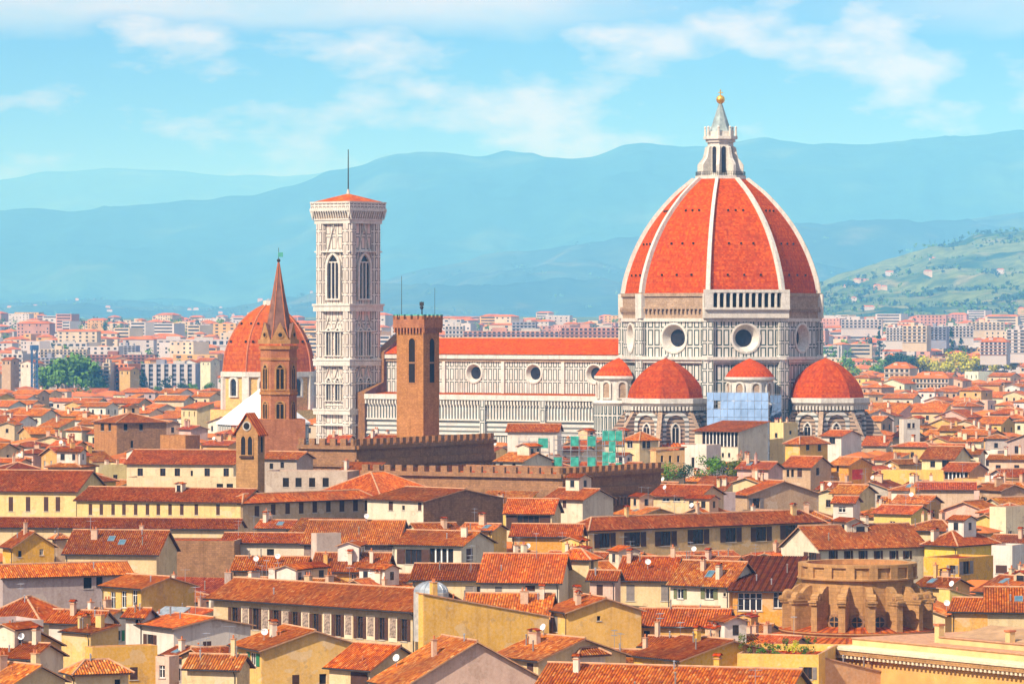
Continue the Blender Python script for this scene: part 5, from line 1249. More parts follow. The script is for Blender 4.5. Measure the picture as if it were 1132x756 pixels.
H('yellow house with an orange roof over a white fronted terrace', 700, 752, 864, 729, 15.2, 54, 'S', 708, wall=(.80, .48, .08), win=[('S', 728, 738, 34, 8, 'plain')], chim=((.5, .4),))
TERR = H('yellow terrace house with a roof garden of potted plants', 815, 905, 926, 731, 15, 12, 'flat', wall=(.82, .52, .13), parapet=.8, win=[('S', 893, 744, 9, 14, 'grey')])
H('salmon wall house whose top slopes away towards the long church', 900, 912, 1012, 727, 15, 61, 'shedN', 752, wall=SALM)
# second row
FRES = H('long house with painted panels between its windows under a wide eave', 236, 459, 516, 673, 17.5, 44, 'S', 653, wall=(.62, .46, .26), yb=700, over=.95,
  win=[('S', x, y, 7, 24, 'brown') for x, y in ((259.5, 683), (282.5, 684), (305, 686), (326, 688), (349, 690), (373.6, 691), (398, 693), (422, 694.5), (446.7, 696))], chim=((.05, .6), (.3, .7), (.42, .65)))
H('big blank golden yellow wall house falling away to one side', 463, 468, 607, 656, 21, 65, 'shedN', 682, wall=(.86, .50, .12), yb=715, D=530, chim=((.5, .1),))
H('yellow house with a tiny square hole in its tall blank gable', 606, 627, 709, 676, 17, 69, 'S', 661, wall=(.86, .51, .14), win=[('S', 614, 689, 5, 17, 'grey*'), ('E', 662, 683, 4, 5, 'dark')], chim=((.35, .3), (.8, .2)), yb=722)
H('pale house with olive green shutters and flower boxes', 741, 806, 840, 647, 17, 30, 'S', 612, wall=PALE, win=[('S', 752, 656, 7, 11, 'olive'), ('S', 784, 656, 9, 12, 'olive'), ('S', 801, 657, 2.5, 4, 'dark')], sky=1, chim=((.4, .3), (.75, .15)), yb=672)
H('cream house with tall grey closed shutters', 683, 741, None, 641, 17, 12, 'S', 616, e=13, wall=CREAM, win=[('S', 697, 655, 9, 18, 'grey*'), ('S', 735, 655, 8, 18, 'grey*')], chim=((.1, .4), (.9, .5)), dish=1, yb=670)
H('low house with a brown striped roof and a small barred window', 705, 800, None, 692, 14.6, 10, 'S', 674, e=10, wall=OCH, win=[('S', 715, 701, 7, 8, 'dark')], yb=706)
H('orange house with a broad white framed window', 810, 869, 888, 653, 16.6, 10, 'shedS', 648, wall=ORG, over=.8, win=[('S', 829, 665, 27, 20, 'white'), ('S', 860, 662, 10, 20, 'white')], roofmat='flat_tile', tint=(.3, .3, .35), yb=690)
H('cream tower house with a low pyramid roof among tiled roofs', 616, 651, 661, 617, 19.8, 22, 'hip', 606, wall=CREAM, win=[('S', 629, 624, 6, 9, 'brown*'), ('E', 655, 624, 3, 9, 'dark')], yb=665)
H('pale house under a steep ridged roof beside the tower house', 531, 618, None, 643, 17, 8, 'S', 613, e=13, wall=PALE, win=[('S', 551, 652, 8, 8, 'grey*'), ('S', 586, 650, 11, 6, 'brown*')], yb=662, ant=1)
H('low cream house with a ridged roof behind the grey metal dome', 456, 534, None, 641, 16.9, 7, 'S', 624, e=11, wall=CREAM, win=[('S', 519, 652, 9, 9, 'grey*'), ('S', 548, 652, 6, 8, 'grey')], ant=2, yb=660)
H('orange roofed house peeping over the big blank yellow wall', 512, 604, None, 683, 16, 7, 'S', 657, e=11, wall=OCH, chim=((.7, .3), (.9, .4)), yb=690)
H('cream annexe with pink shutters behind the small holed yellow gable', 652, 680, 686, 640, 17.5, 15, 'S', 628, wall=PINK, win=[('S', 663, 652, 7, 12, 'brown*')], yb=664)
# third row
H('long ochre house with six shuttered windows and a hipped orange roof', 628, 651, 909, 585, 18.6, 52, 'hip', 563, wall=(.78, .50, .22), win=[('E', x, y, 12, 16, 'brown') for x, y in ((668.7, 597), (702, 596), (736, 595), (772, 593), (808, 591), (841.5, 590), (874, 588))], chim=((.5, .2), (.5, .5), (.4, .75), (.7, .9)), ant=1, yb=612)
H('white house with a broad brown window and a dark open loggia', 434, 510, 546, 603, 17.6, 24, 'S', 588, wall=PALE, win=[('S', 457, 615, 18, 16, 'brown'), ('S', 488, 616, 26, 20, 'loggia'), ('E', 519, 613, 7, 14, 'brown*')], yb=636, chim=((.9, .3),))
H('white fronted house with a long grey stone side wall below the palace', 406, 468, 556, 554, 22.3, 45, 'S', 541, wall=PALE, matE='rubble_stone', win=[('S', 432, 559, 5, 10, 'brown*'), ('S', 464, 559, 4, 10, 'brown*'), ('S', 446, 561, 3, 5, 'dark')], yb=580)
H('long yellow house with a row of eleven narrow dark windows', 85, 266, None, 555, 22, 20, 'S', 541, e=12, wall=(.80, .60, .26), tint=DKR, win=[('S', x, 563, 4, 12, 'brown*') for x in (100, 112, 125, 137, 150, 163, 175, 188, 201, 217, 241)], yb=574)
H('long tan house with nine narrow windows below the battlements', 252, 268, 413, 555, 22, 45, 'hip', 532, wall=(.60, .42, .26), win=[('E', x, y, 5, 12, 'brown*') for x, y in ((284, 565), (302, 563), (318, 562), (333, 561.5), (348, 560.5), (363, 560), (378, 559), (393, 558.5), (406, 558))], yb=576)
H('tall yellow house with a wide dark red roof and four long windows', -70, 84, None, 543, 22, 14, 'S', 521, e=17, wall=(.82, .62, .28), tint=DKR, win=[('S', x, 557, 5, 16, 'brown*') for x in (-20, 12, 31, 51, 64)], yb=573)
H('low lean-to with a dark brown roof along the long yellow house', -70, 260, None, 584, 18.6, 9, 'S', 574, e=7, wall=CREAM, tint=(.45, .38, .40), yb=596)
H('orange hipped roof house just below the crenellated palace', 350, 420, 484, 547, 22.4, 34, 'hip', 523, wall=TAN, yb=556)
H('long cream house with five square windows by the bell gable', 140, 258, None, 513, 23, 10, 'S', 498, e=16, wall=(.82, .68, .44), win=[('S', x, 522, 6, 9, 'brown') for x in (155, 180, 196, 229, 250)] + [('S', 212, 523, 2.5, 6, 'dark')], yb=532, tint=(.85, .72, .7))
H('cream terrace wing with dark arched openings below the bell gable', 140, 292, None, 531, 22.5, 8, 'flat', e=8, wall=(.80, .66, .42), parapet=.5, win=[('S', x, 540, 7, 11, 'dark') for x in (243, 254, 265, 277)], yb=552)
H('square stone house with a pyramid roof standing above the red roofs', 104, 129, 184, 467, 27, 60, 'hip', 457, mat='orange_stone', matE='rubble_stone', win=[('S', 113, 472, 5, 8, 'dark'), ('S', 121, 472, 4, 8, 'dark'), ('E', 139, 472, 4, 7, 'dark'), ('E', 156, 472, 4, 7, 'dark'), ('E', 146, 491, 3, 8, 'dark')], yb=500, near=False)
H('low stone block with a flat top beside the square stone house', 177, 205, 221, 483, 25, 32, 'flat', mat='orange_stone', parapet=.4, yb=502)
H('broad rough stone wall house without windows', 171, 259, None, 599, 17.8, 5, 'flat', e=10, mat='rubble_stone', parapet=.2, yb=640)
H('mustard yellow house with a row of flower pots under its window', 3, 14, 60, 604, 17.6, 60, 'S', 588, wall=(.76, .42, .04), win=[('E', 22, 612, 3.5, 7, 'dark'), ('E', 46, 610, 4, 7, 'white')], yb=620, chim=((.6, .4),))
H('thin beige tower house beside the mustard yellow house', 59, 62, 74, 594, 18.6, 60, 'hip', 584, wall=(.66, .46, .30), yb=612)
H('long lavender grey walled house with a sweeping orange roof', -10, 3, 144, 637, 17.3, 62, 'E', 611, wall=(.50, .40, .38), win=[('E', 97, 644, 9, 12, 'dark'), ('E', 110, 641, 7, 14, 'dark')], yb=668)
H('ochre house with three tall arched windows and a broad side gable', 113, 156, 215, 650, 17.1, 46, 'S', 638, wall=(.72, .45, .12), win=[('S', 125, 663, 6, 18, 'white'), ('S', 137, 662, 6, 18, 'white'), ('S', 149, 661, 6, 18, 'white')], yb=675)
H('red roofed house with a hipped end near the lavender wall', -22, 44, 84, 686, 16.2, 22, 'hip', 661, wall=CREAM, tint=(.9, .75, .75), yb=700, ant=1)
H('house with a rising red roof in front of the lavender wall', 54, 108, 126, 688, 16.4, 26, 'S', 657, wall=WHITE, tint=(.95, .85, .8), chim=((.4, .3),), yb=696)
H('wide orange roof between the mustard house and the rough stone wall', 72, 173, None, 612, 17, 10, 'S', 587, e=13, wall=CREAM, sky=2, chim=((.25, .3), (.7, .6)), ant=1, yb=625)
H('big weathered tile roof with a dark gap beneath its eave', 336, 438, None, 601, 17.6, 8, 'S', 576, e=14, wall=(.26, .17, .14), yb=612, dish=1)
H('narrow pinkish block standing against the weathered tile roof', 344, 350, 377, 590, 20, 60, 'flat', wall=(.66, .50, .42), parapet=.1, yb=614)
H('pale low house with a flat orange roof strip', 246, 350, None, 600, 17.4, 8, 'S', 590, e=8, wall=PALE, win=[('S', 299, 611, 8, 9, 'dark')], ant=2, yb=616)
H('ochre house with a clutter of pots and vents on its terrace', 346, 424, None, 631, 16.8, 8, 'S', 612, e=9, wall=OCH, chim=((.15, .2), (.5, .2), (.8, .2)), win=[('S', 391, 636, 5, 8, 'white'), ('S', 404, 636, 5, 8, 'white')], ant=1, yb=642)
H('tan house with a patched roof and a large white dish', 258, 334, None, 630, 16.6, 8, 'S', 616, e=8, wall=(.62, .42, .22), dish=2, win=[('S', 300, 634, 5, 4, 'plain')], yb=642)
H('cream house with a wide brown window by the battlements', 559, 610, 620, 567, 20.4, 12, 'S', 552, wall=(.78, .60, .36), win=[('S', 584, 577, 24, 15, 'brown')], yb=586)
H('brick coloured annexe below the wide brown window', 566, 640, 646, 592, 18.2, 10, 'S', 580, wall=ORG, tint=(.7, .6, .6), yb=606)
H('white house with a shaded pink side wall under the battlements', 603, 644, 678, 552, 22.4, 38, 'S', 541, wall=PALE, win=[('S', 611, 557, 4, 8, 'brown*'), ('S', 624, 557, 4, 8, 'brown*')], yb=566)
H('red roofed house with a white window strip under tall roof gardens', 719, 772, 800, 549, 21.5, 22, 'S', 537, wall=CREAM, win=[('S', 736, 552, 8, 4, 'plain'), ('S', 748, 552, 8, 4, 'plain'), ('S', 760, 552, 8, 4, 'plain')], tint=(.85, .7, .7), yb=562, dish=1)
H('tan side walled house with a tall window near the roof gardens', 811, 826, 905, 547, 20.8, 60, 'S', 532, wall=TAN, win=[('E', 836, 556, 8, 11, 'grey')], yb=566)
H('lavender walled house beside the orange end wall of the red roof', 776, 782, 813, 545, 21.4, 62, 'flat', wall=(.62, .50, .50), parapet=.1, yb=562)
H('grey stone walled house tucked between the bell gable and the battlements', 291, 328, 346, 507, 27, 26, 'S', 500, wall=(.46, .38, .32), win=[('S', 300, 515, 4, 6, 'dark'), ('S', 312, 514, 4, 6, 'dark')], yb=522, near=False)
H('long weathered grey wing with dark arches below the battlements', 294, 384, None, 523, 25.6, 12, 'flat', e=9, wall=(.52, .42, .34), parapet=.3, win=[('S', x, 533, 7, 10, 'dark') for x in (316, 330, 345, 360)], yb=540, near=False)
# before and around the cathedral
H('modern cream house with a long dark glazed top floor below the tribune', 768, 816, 849, 477, 26, 35, 'shedS', 472, wall=PALE, win=[('S', 796, 485, 38, 17, 'loggia'), ('S', 799, 503, 2.5, 5, 'dark'), ('S', 806, 503, 2.5, 5, 'dark')], yb=510, over=.8)
WT = H('plain white tower house with a narrow arched slit and a roof terrace', 753, 781, 797, 496, 24, 33, 'flat', wall=(.80, .74, .66), win=[('S', 766, 511, 3, 11, 'dark'), ('E', 788, 509, 2.5, 7, 'dark')], yb=525)
H('cream house with a red pyramid roof just under the south tribune', 690, 707, 728, 486, 25, 50, 'hip', 478, wall=CREAM, win=[('S', 696, 491, 6, 8, 'plain'), ('E', 712, 491, 4, 8, 'brown*'), ('E', 717, 491, 4, 8, 'brown*')], yb=512)
H('apricot house with small windows beside the plain white tower house', 719, 725, 757, 498, 24, 60, 'shedN', 494, wall=(.80, .50, .22), win=[('E', x, 507, 3, 7, 'dark') for x in (732, 741, 750)], yb=514)
H('small red hipped roof tucked against the dark battlements', 726, 733, 757, 525, 20.5, 46, 'hip', 511, wall=(.70, .50, .28), yb=534)
H('white house with a low red roof behind the long battlements', 561, 616, None, 477, 28, 7, 'S', 469, e=9, wall=WHITE, yb=488)
H('small pale gabled house peeping over the battlements', 548, 577, 610, 510, 25.2, 36, 'S', 501, wall=PALE, win=[('S', 554, 514, 4, 4, 'dark'), ('S', 568, 514, 4, 4, 'dark')], yb=516)
H('bright cream block with chimney stacks beside the navy netted scaffolding', 851, 866, 882, 471, 27, 42, 'flat', wall=(.86, .66, .32), yb=494, win=[('S', 858, 481, 3, 5, 'dark'), ('E', 874, 478, 3, 4, 'dark')], chim=((.2, .3), (.5, .3), (.85, .4)))
H('yellow house with a red hipped roof near the east tribune', 868, 884, 915, 490, 24.4, 48, 'hip', 483, wall=YEL, win=[('E', 893, 494, 4, 7, 'brown*'), ('E', 906, 494, 4, 9, 'brown*')], yb=508)
H('pinkish white house just below the east tribune', 908, 930, 952, 482, 25.2, 36, 'S', 476, wall=WHITE, win=[('S', 920, 487, 6, 7, 'brown')], yb=500)
H('greyish tan house with four dark windows and a broken roofline', 865, 896, 919, 516, 22, 36, 'S', 505, wall=TAN, win=[('S', 871, 523, 3, 8, 'dark'), ('S', 876, 523, 3, 8, 'dark'), ('S', 884, 522, 5, 10, 'brown*'), ('E', 904, 521, 4, 8, 'grey')], yb=534)
CLOTH = H('orange house with a bright red cloth hung on its side', 917, 938, 964, 514, 22.2, 44, 'S', 506, wall=ORG, win=[('S', 926, 518, 2.5, 6, 'dark')], yb=533)
H('narrow white tower with red shuttered arches among orange roofs', 994, 999, 1017, 467, 26, 68, 'flat', wall=WHITE, win=[('E', 1005, 470, 4, 6, 'brown*'), ('E', 1010, 470, 3, 6, 'brown*')], yb=488)
H('plain yellow wall house below the dark green shuttered house', 974, 1043, None, 521, 21, 5, 'flat', e=6, wall=(.82, .56, .14), parapet=.2, yb=532)
H('cream house with dark green closed shutters', 1019, 1054, 1073, 507, 22.4, 28, 'S', 494, wall=(.84, .72, .40), win=[('S', 1031, 513, 5, 7, 'green*'), ('S', 1046, 512, 9, 9, 'green*')], yb=520)
H('brick orange house with a long dark open loggia', 1041, 1071, 1092, 521, 20.6, 30, 'S', 512, wall=(.66, .34, .14), win=[('S', 1057, 525.5, 24, 8, 'loggia')], yb=534)
H('white stair tower house with a tiled cap behind the round church drum', 921, 943, 951, 556, 21, 14, 'S', 549, wall=WHITE, win=[('S', 931, 563, 8, 6, 'white')], yb=576)
H('white house with dark shutters and a hipped roof behind the church drum', 865, 906, 1023, 606, 17.6, 62, 'E', 582, wall=PALE, win=[('S', 898, 615, 8, 9, 'brown')] + [('E', x, 613, 5, 9, 'brown') for x in (921, 938, 954, 971, 988, 1003)], chim=((.15, .2), (.5, .6)), yb=625)
H('deep yellow house with a flat top by the church drum', 1021, 1060, 1098, 619, 17, 36, 'flat', wall=(.80, .42, .03), parapet=.3, win=[('E', 1068, 627, 9, 14, 'grey'), ('S', 1053, 629, 6, 9, 'grey')], yb=640)
H('lemon house with a hipped roof behind the deep yellow house', 1022, 1058, 1102, 602, 18, 40, 'hip', 588, wall=(.84, .60, .10), chim=((.2, .1),), yb=614)
H('white house with a reddish arched opening and roof plants', 1096, 1119, 1133, 609, 17.2, 24, 'flat', wall=WHITE, win=[('S', 1107, 629, 12, 9, 'brown*')], yb=636)
H('large cream flat topped house above the white house with roof plants', 1094, 1112, 1190, 563, 22, 48, 'flat', wall=(.86, .74, .50), parapet=.4, win=[('E', 1117, 589, 5, 5, 'plain')], yb=594)
H('yellow gabled wall house beside the round church drum', 1038, 1050, 1102, 651, 17, 60, 'shedN', 668, wall=(.84, .62, .20), yb=668, dish=1)
H('orange roof rising towards the long church', 1052, 1112, None, 676, 15.8, 14, 'S', 662, e=9, wall=OCH, tint=(1.1, 1.1, 1), yb=684)
H('wide rough orange roof above the end of the long church', 1092, 1176, None, 676, 16.2, 6, 'S', 650, e=13, wall=CREAM, tint=(1.15, 1.15, 1), sky=1, yb=684)
# ---------------------------------------------------------------- the rest of the old town
def fill():
    rnd = random.Random(41); cand = []; bins = {}
    def bx(fp): xs = [p[0] for p in fp]; ys = [p[1] for p in fp]; return int(min(xs) // 30), int(max(xs) // 30), int(min(ys) // 30), int(max(ys) // 30)
    def put(fp):
        a, b_, c, d_ = bx(fp)
        for i in range(a, b_ + 1):
            for j in range(c, d_ + 1): bins.setdefault((i, j), []).append(fp)
    def free(fp):
        a, b_, c, d_ = bx(fp)
        return not any(sat_overlap(fp, q, .2) for i in range(a, b_ + 1) for j in range(c, d_ + 1) for q in bins.get((i, j), ()))
    for q in ((0, 250, 2760, 430), (915, 1130, 3200, 413), (74, 126, 2690, 441)): SHOWN.append(q + (True,))
    for fp in FOOT: put(fp)
    d = 470.0
    while d < 2900:
        hw = 0.117 * d + 14; x = -hw + rnd.uniform(0, 8)
        while x < hw:
            px0 = PX(x, d)
            for attempt in range(3):
                sc = 1.0 if d < 780 else .84 if d < 1400 else 1.15
                s, e = rnd.uniform(5.5, 13) * sc, rnd.uniform(5.5, 10.5) * sc
                if attempt == 2: s, e = rnd.uniform(5, 7), rnd.uniform(5, 7)
                al = rnd.choice((32, 32, 36, 60, 12, 26)) + rnd.uniform(-7, 7)
                if px0 < 560 and d < 760: al = rnd.choice((45, 62, 15, 20)) + rnd.uniform(-6, 6)
                dd = d + rnd.uniform(-6, 6); xx = x + rnd.uniform(-3, 3)
                fp = footprint(Vector((xx, dd, 0)), R(-al), s, e)
                if free(fp): break
            else: x += 6; continue
            ridge = rnd.choices(('S', 'E', 'hip', 'shedS', 'flat'), (5, 3.2, 2.6, .5, .6 if d > 640 else .25))[0]
            half = {'S': e / 2, 'E': s / 2, 'hip': min(s, e) / 2, 'shedS': e, 'flat': 0.3}[ridge]; rise = half * rnd.uniform(.28, .40)
            Ze = (rnd.uniform(13, 17.5) if d < 700 else rnd.uniform(15, 25 if d > 770 else 20) if d < 1100 else rnd.uniform(14.5, 23)) + ground_z(d)
            pxs = [PX(a, b_) for a, b_ in fp]; p0, p1 = min(pxs), max(pxs)
            lim = [h for h in SHOWN if h[2] > dd - 4 and h[1] > p0 + 1.5 and h[0] < p1 - 1.5]
            for h in lim: Ze = min(Ze, EYE - (h[3] - 1.0 - HZ) * dd / F - rise - .2)
            if Ze < 6.5 or p1 < -12 or p0 > 1144: x += 7; continue
            put(fp); cand.append(dict(x=xx, d=dd, s=s, e=e, al=al, ridge=ridge, rise=rise, Ze=Ze, p0=p0, p1=p1, top=PY(Ze + rise * .75, dd)))
            x += (s * math.cos(R(al)) + e * math.sin(R(al))) * rnd.uniform(.98, 1.16) + (1.0 if d < 1200 else 5)
        d += 11 if d < 1000 else 20 if d < 1500 else 42 if d < 2200 else 60
    # how much of each shows past what stands in front
    sky_ = [756.0] * 1160; both = [(c['d'], c['p0'], c['p1'], c['top'], c) for c in cand] + [(h[2], h[0], h[1], h[3], None) for h in TOPS]
    both += [(863, 436, 487, 346, None), (800, 400, 731, 517, None), (870, 330, 546, 486, None), (905, 289, 328, 370, None), (842, 260, 286, 465, None), (1160, 690, 945, 400, None), (1185, 422, 690, 376, None), (1236, 345, 422, 220, None), (1290, 242, 340, 450, None), (1500, 244, 350, 345, None), (556, 868, 1038, 622, None)]
    for dd, a, b_, top, c in sorted(both, key=lambda q: q[0]):
        i0, i1 = max(0, int(a)), min(1131, int(b_)); vis = 0
        for i in range(i0, i1 + 1):
            if top < sky_[i]: vis += sky_[i] - top; sky_[i] = top
        if c: c['vis'] = vis
    cand = [c for c in cand if c['vis'] > 14]; cand.sort(key=lambda c: -c['vis'])
    keep, rest = cand[:NFILL], cand[NFILL:]
    PALET = [('cream', (.80, .62, .36)), ('pale', (.82, .72, .56)), ('yellow', (.82, .55, .16)), ('ochre', (.70, .42, .13)), ('white', (.84, .77, .69)), ('pinkish', (.74, .50, .38)), ('tan', (.56, .38, .23)), ('apricot', (.80, .46, .18)), ('greyish', (.50, .40, .36))]
    done = []
    for c in sorted(keep, key=lambda c: c['d']):
        nm, wcol = rnd.choices(PALET, (5, 4, 2.5, 2, 4, 2, 1.6, 1.6, 1))[0]; wcol = tuple(min(.86, v * rnd.uniform(.9, 1.05)) for v in wcol)
        far = c['d'] > 1250; vivid = rnd.uniform(.55, 1.15); tint = (vivid, vivid * rnd.uniform(.75, 1.3), vivid * rnd.uniform(.8, 1.6)) if not far else (1.15, 1.15 * rnd.uniform(.9, 1.25), 1.0)
        ye = PY(c['Ze'], c['d']); xc = PX(c['x'], c['d']); o, rz = corner_frame(xc, 0, c['d'], c['al'])
        left = PX(*footprint(o, rz, c['s'], c['e'])[0]); right = PX(*footprint(o, rz, c['s'], c['e'])[2]); k = F / c['d']; win = []
        st = rnd.choice(('brown', 'brown', 'dark', 'grey', 'olive', 'plain', 'brown*', 'green')) if c['d'] < 1100 else rnd.choice(('dark', 'brown*', 'dark'))
        wh = rnd.uniform(1.2, 1.8) * k; ww = rnd.uniform(.85, 1.15) * k; ns = int(c['s'] / rnd.uniform(2.6, 4)); ne = int(c['e'] / rnd.uniform(3, 5))
        if c['d'] > 1700: ns, ne = min(ns, 3), min(ne, 1)
        if rnd.random() < .85:
            for i in range(ns): win.append(('S', left + (xc - left) * (i + .5) / ns, ye + 1.9 * k + (0), ww * math.cos(R(c['al'])), wh, st))
        if rnd.random() < .6:
            for i in range(ne): win.append(('E', xc + (right - xc) * (i + .5) / max(ne, 1), ye + 1.9 * k - 1.2 * math.cos(R(c['al'])) * 0, ww * math.sin(R(c['al'])), wh, st))
        if c['d'] < 1000 and win and rnd.random() < .6:
            for i in range(ns): win.append(('S', left + (xc - left) * (i + .5) / ns, ye + 5.0 * k, ww * math.cos(R(c['al'])), wh, st))
        nch = rnd.choice((0, 1, 1, 2, 3)) if c['d'] < 1500 else rnd.choice((0, 0, 1)); ch = [(rnd.uniform(.1, .9), rnd.uniform(.2, .75)) for _ in range(nch)]
        na = rnd.choice((0, 0, 1, 1, 2)) if c['d'] < 950 else 0; nd = rnd.choice((0, 0, 0, 0, 1)) if c['d'] < 1150 else 0; nsky = rnd.choice((0, 0, 1)) if c['d'] < 900 and c['ridge'] in ('S', 'hip') else 0
        th = house('x', left, xc, None, ye, c['Ze'], c['al'], c['ridge'], None, pitch=c['rise'] / {'S': c['e'] / 2, 'E': c['s'] / 2, 'hip': min(c['s'], c['e']) / 2, 'shedS': c['e'], 'flat': 1}[c['ridge']], e=c['e'], wall=wcol, tint=tint, win=win, chim=ch, ant=na, dish=nd, sky=nsky, seed=int(c['d'] * 10), hero=False, near=c['d'] < 760)
        y_ = PY(c['Ze'] + c['rise'] * .4, c['d']); feats = []
        if c['ridge'] != 'flat' and nch >= 2: feats.append('with two chimneys' if nch == 2 else 'with three chimneys')
        elif nd: feats.append('with a white dish')
        elif nsky: feats.append('with a skylight')
        elif st == 'green' and win and c['d'] < 760: feats.append('with green shutters')
        elif not win: feats.append('with blank walls')
        done.append([th, nm, {'S': 'gabled', 'E': 'gable fronted', 'hip': 'hip roofed', 'shedS': 'lean-to roofed', 'flat': 'flat topped'}[c['ridge']], feats[0] if feats else '', (c['p0'] + c['p1']) / 2, y_])
    # tell them apart by look first, then by what they stand next to, then by order
    LM = [('the square stone house', 144, 478), ('the bell gable', 273, 500), ('the spired tower', 308, 470), ('the great bell tower', 385, 470), ('the stone tower', 462, 480), ('the crenellated palace', 560, 528), ('the south tribune', 739, 470), ('the scaffolding', 820, 470), ('the east tribune', 915, 465),
          ('the red arched tower', 1006, 478), ('the yellow trees', 1060, 402), ('the park trees', 80, 425), ('the long yellow house', 175, 562), ('the rough stone wall', 215, 618), ('the lavender wall', 70, 645), ('the house with painted panels', 350, 680), ('the white house with a loggia', 485, 612),
          ('the long ochre house', 780, 590), ('the church drum', 953, 655), ('the big cream block', 1115, 580), ('the green shuttered cream house', 1045, 508), ('the tower house', 637, 635), ('the big yellow wall', 540, 690), ('the yellow terrace house', 870, 730), ('the cream hut', 105, 740), ('the white domed baptistery', 258, 455), ('the red cloth', 950, 520), ('the plain white tower house', 775, 510)]
    ORD = 'first second third fourth fifth sixth seventh eighth ninth tenth eleventh twelfth'.split()
    rows = {}
    for r in done:
        px_, py_ = r[4], r[5]; nme, lx, ly = min(LM, key=lambda m: (m[1] - px_)**2 + 2.2 * (m[2] - py_)**2); dx, dy = px_ - lx, py_ - ly
        rel = 'above' if dy < -abs(dx) * .5 else 'below' if dy > abs(dx) * .5 else 'left of' if dx < 0 else 'right of'
        rows.setdefault((r[1], r[2], r[3], rel, nme), []).append(r)
    for (c_, rf, ft, rel, nme), v in rows.items():
        v.sort(key=lambda r: r[4])
        for i, r in enumerate(v):
            base = f"{c_} {rf} house {ft} {rel} {nme}".replace('  ', ' ')
            r[0]['label'] = base if len(v) == 1 else f"{base}, {ORD[min(i, 11)]} from left"
    return rest
NFILL = 225
REST = fill()
for o in list(scn.objects):
    if o.parent is None and o.get('category') == 'house': o['group'] = 'houses of the old town'

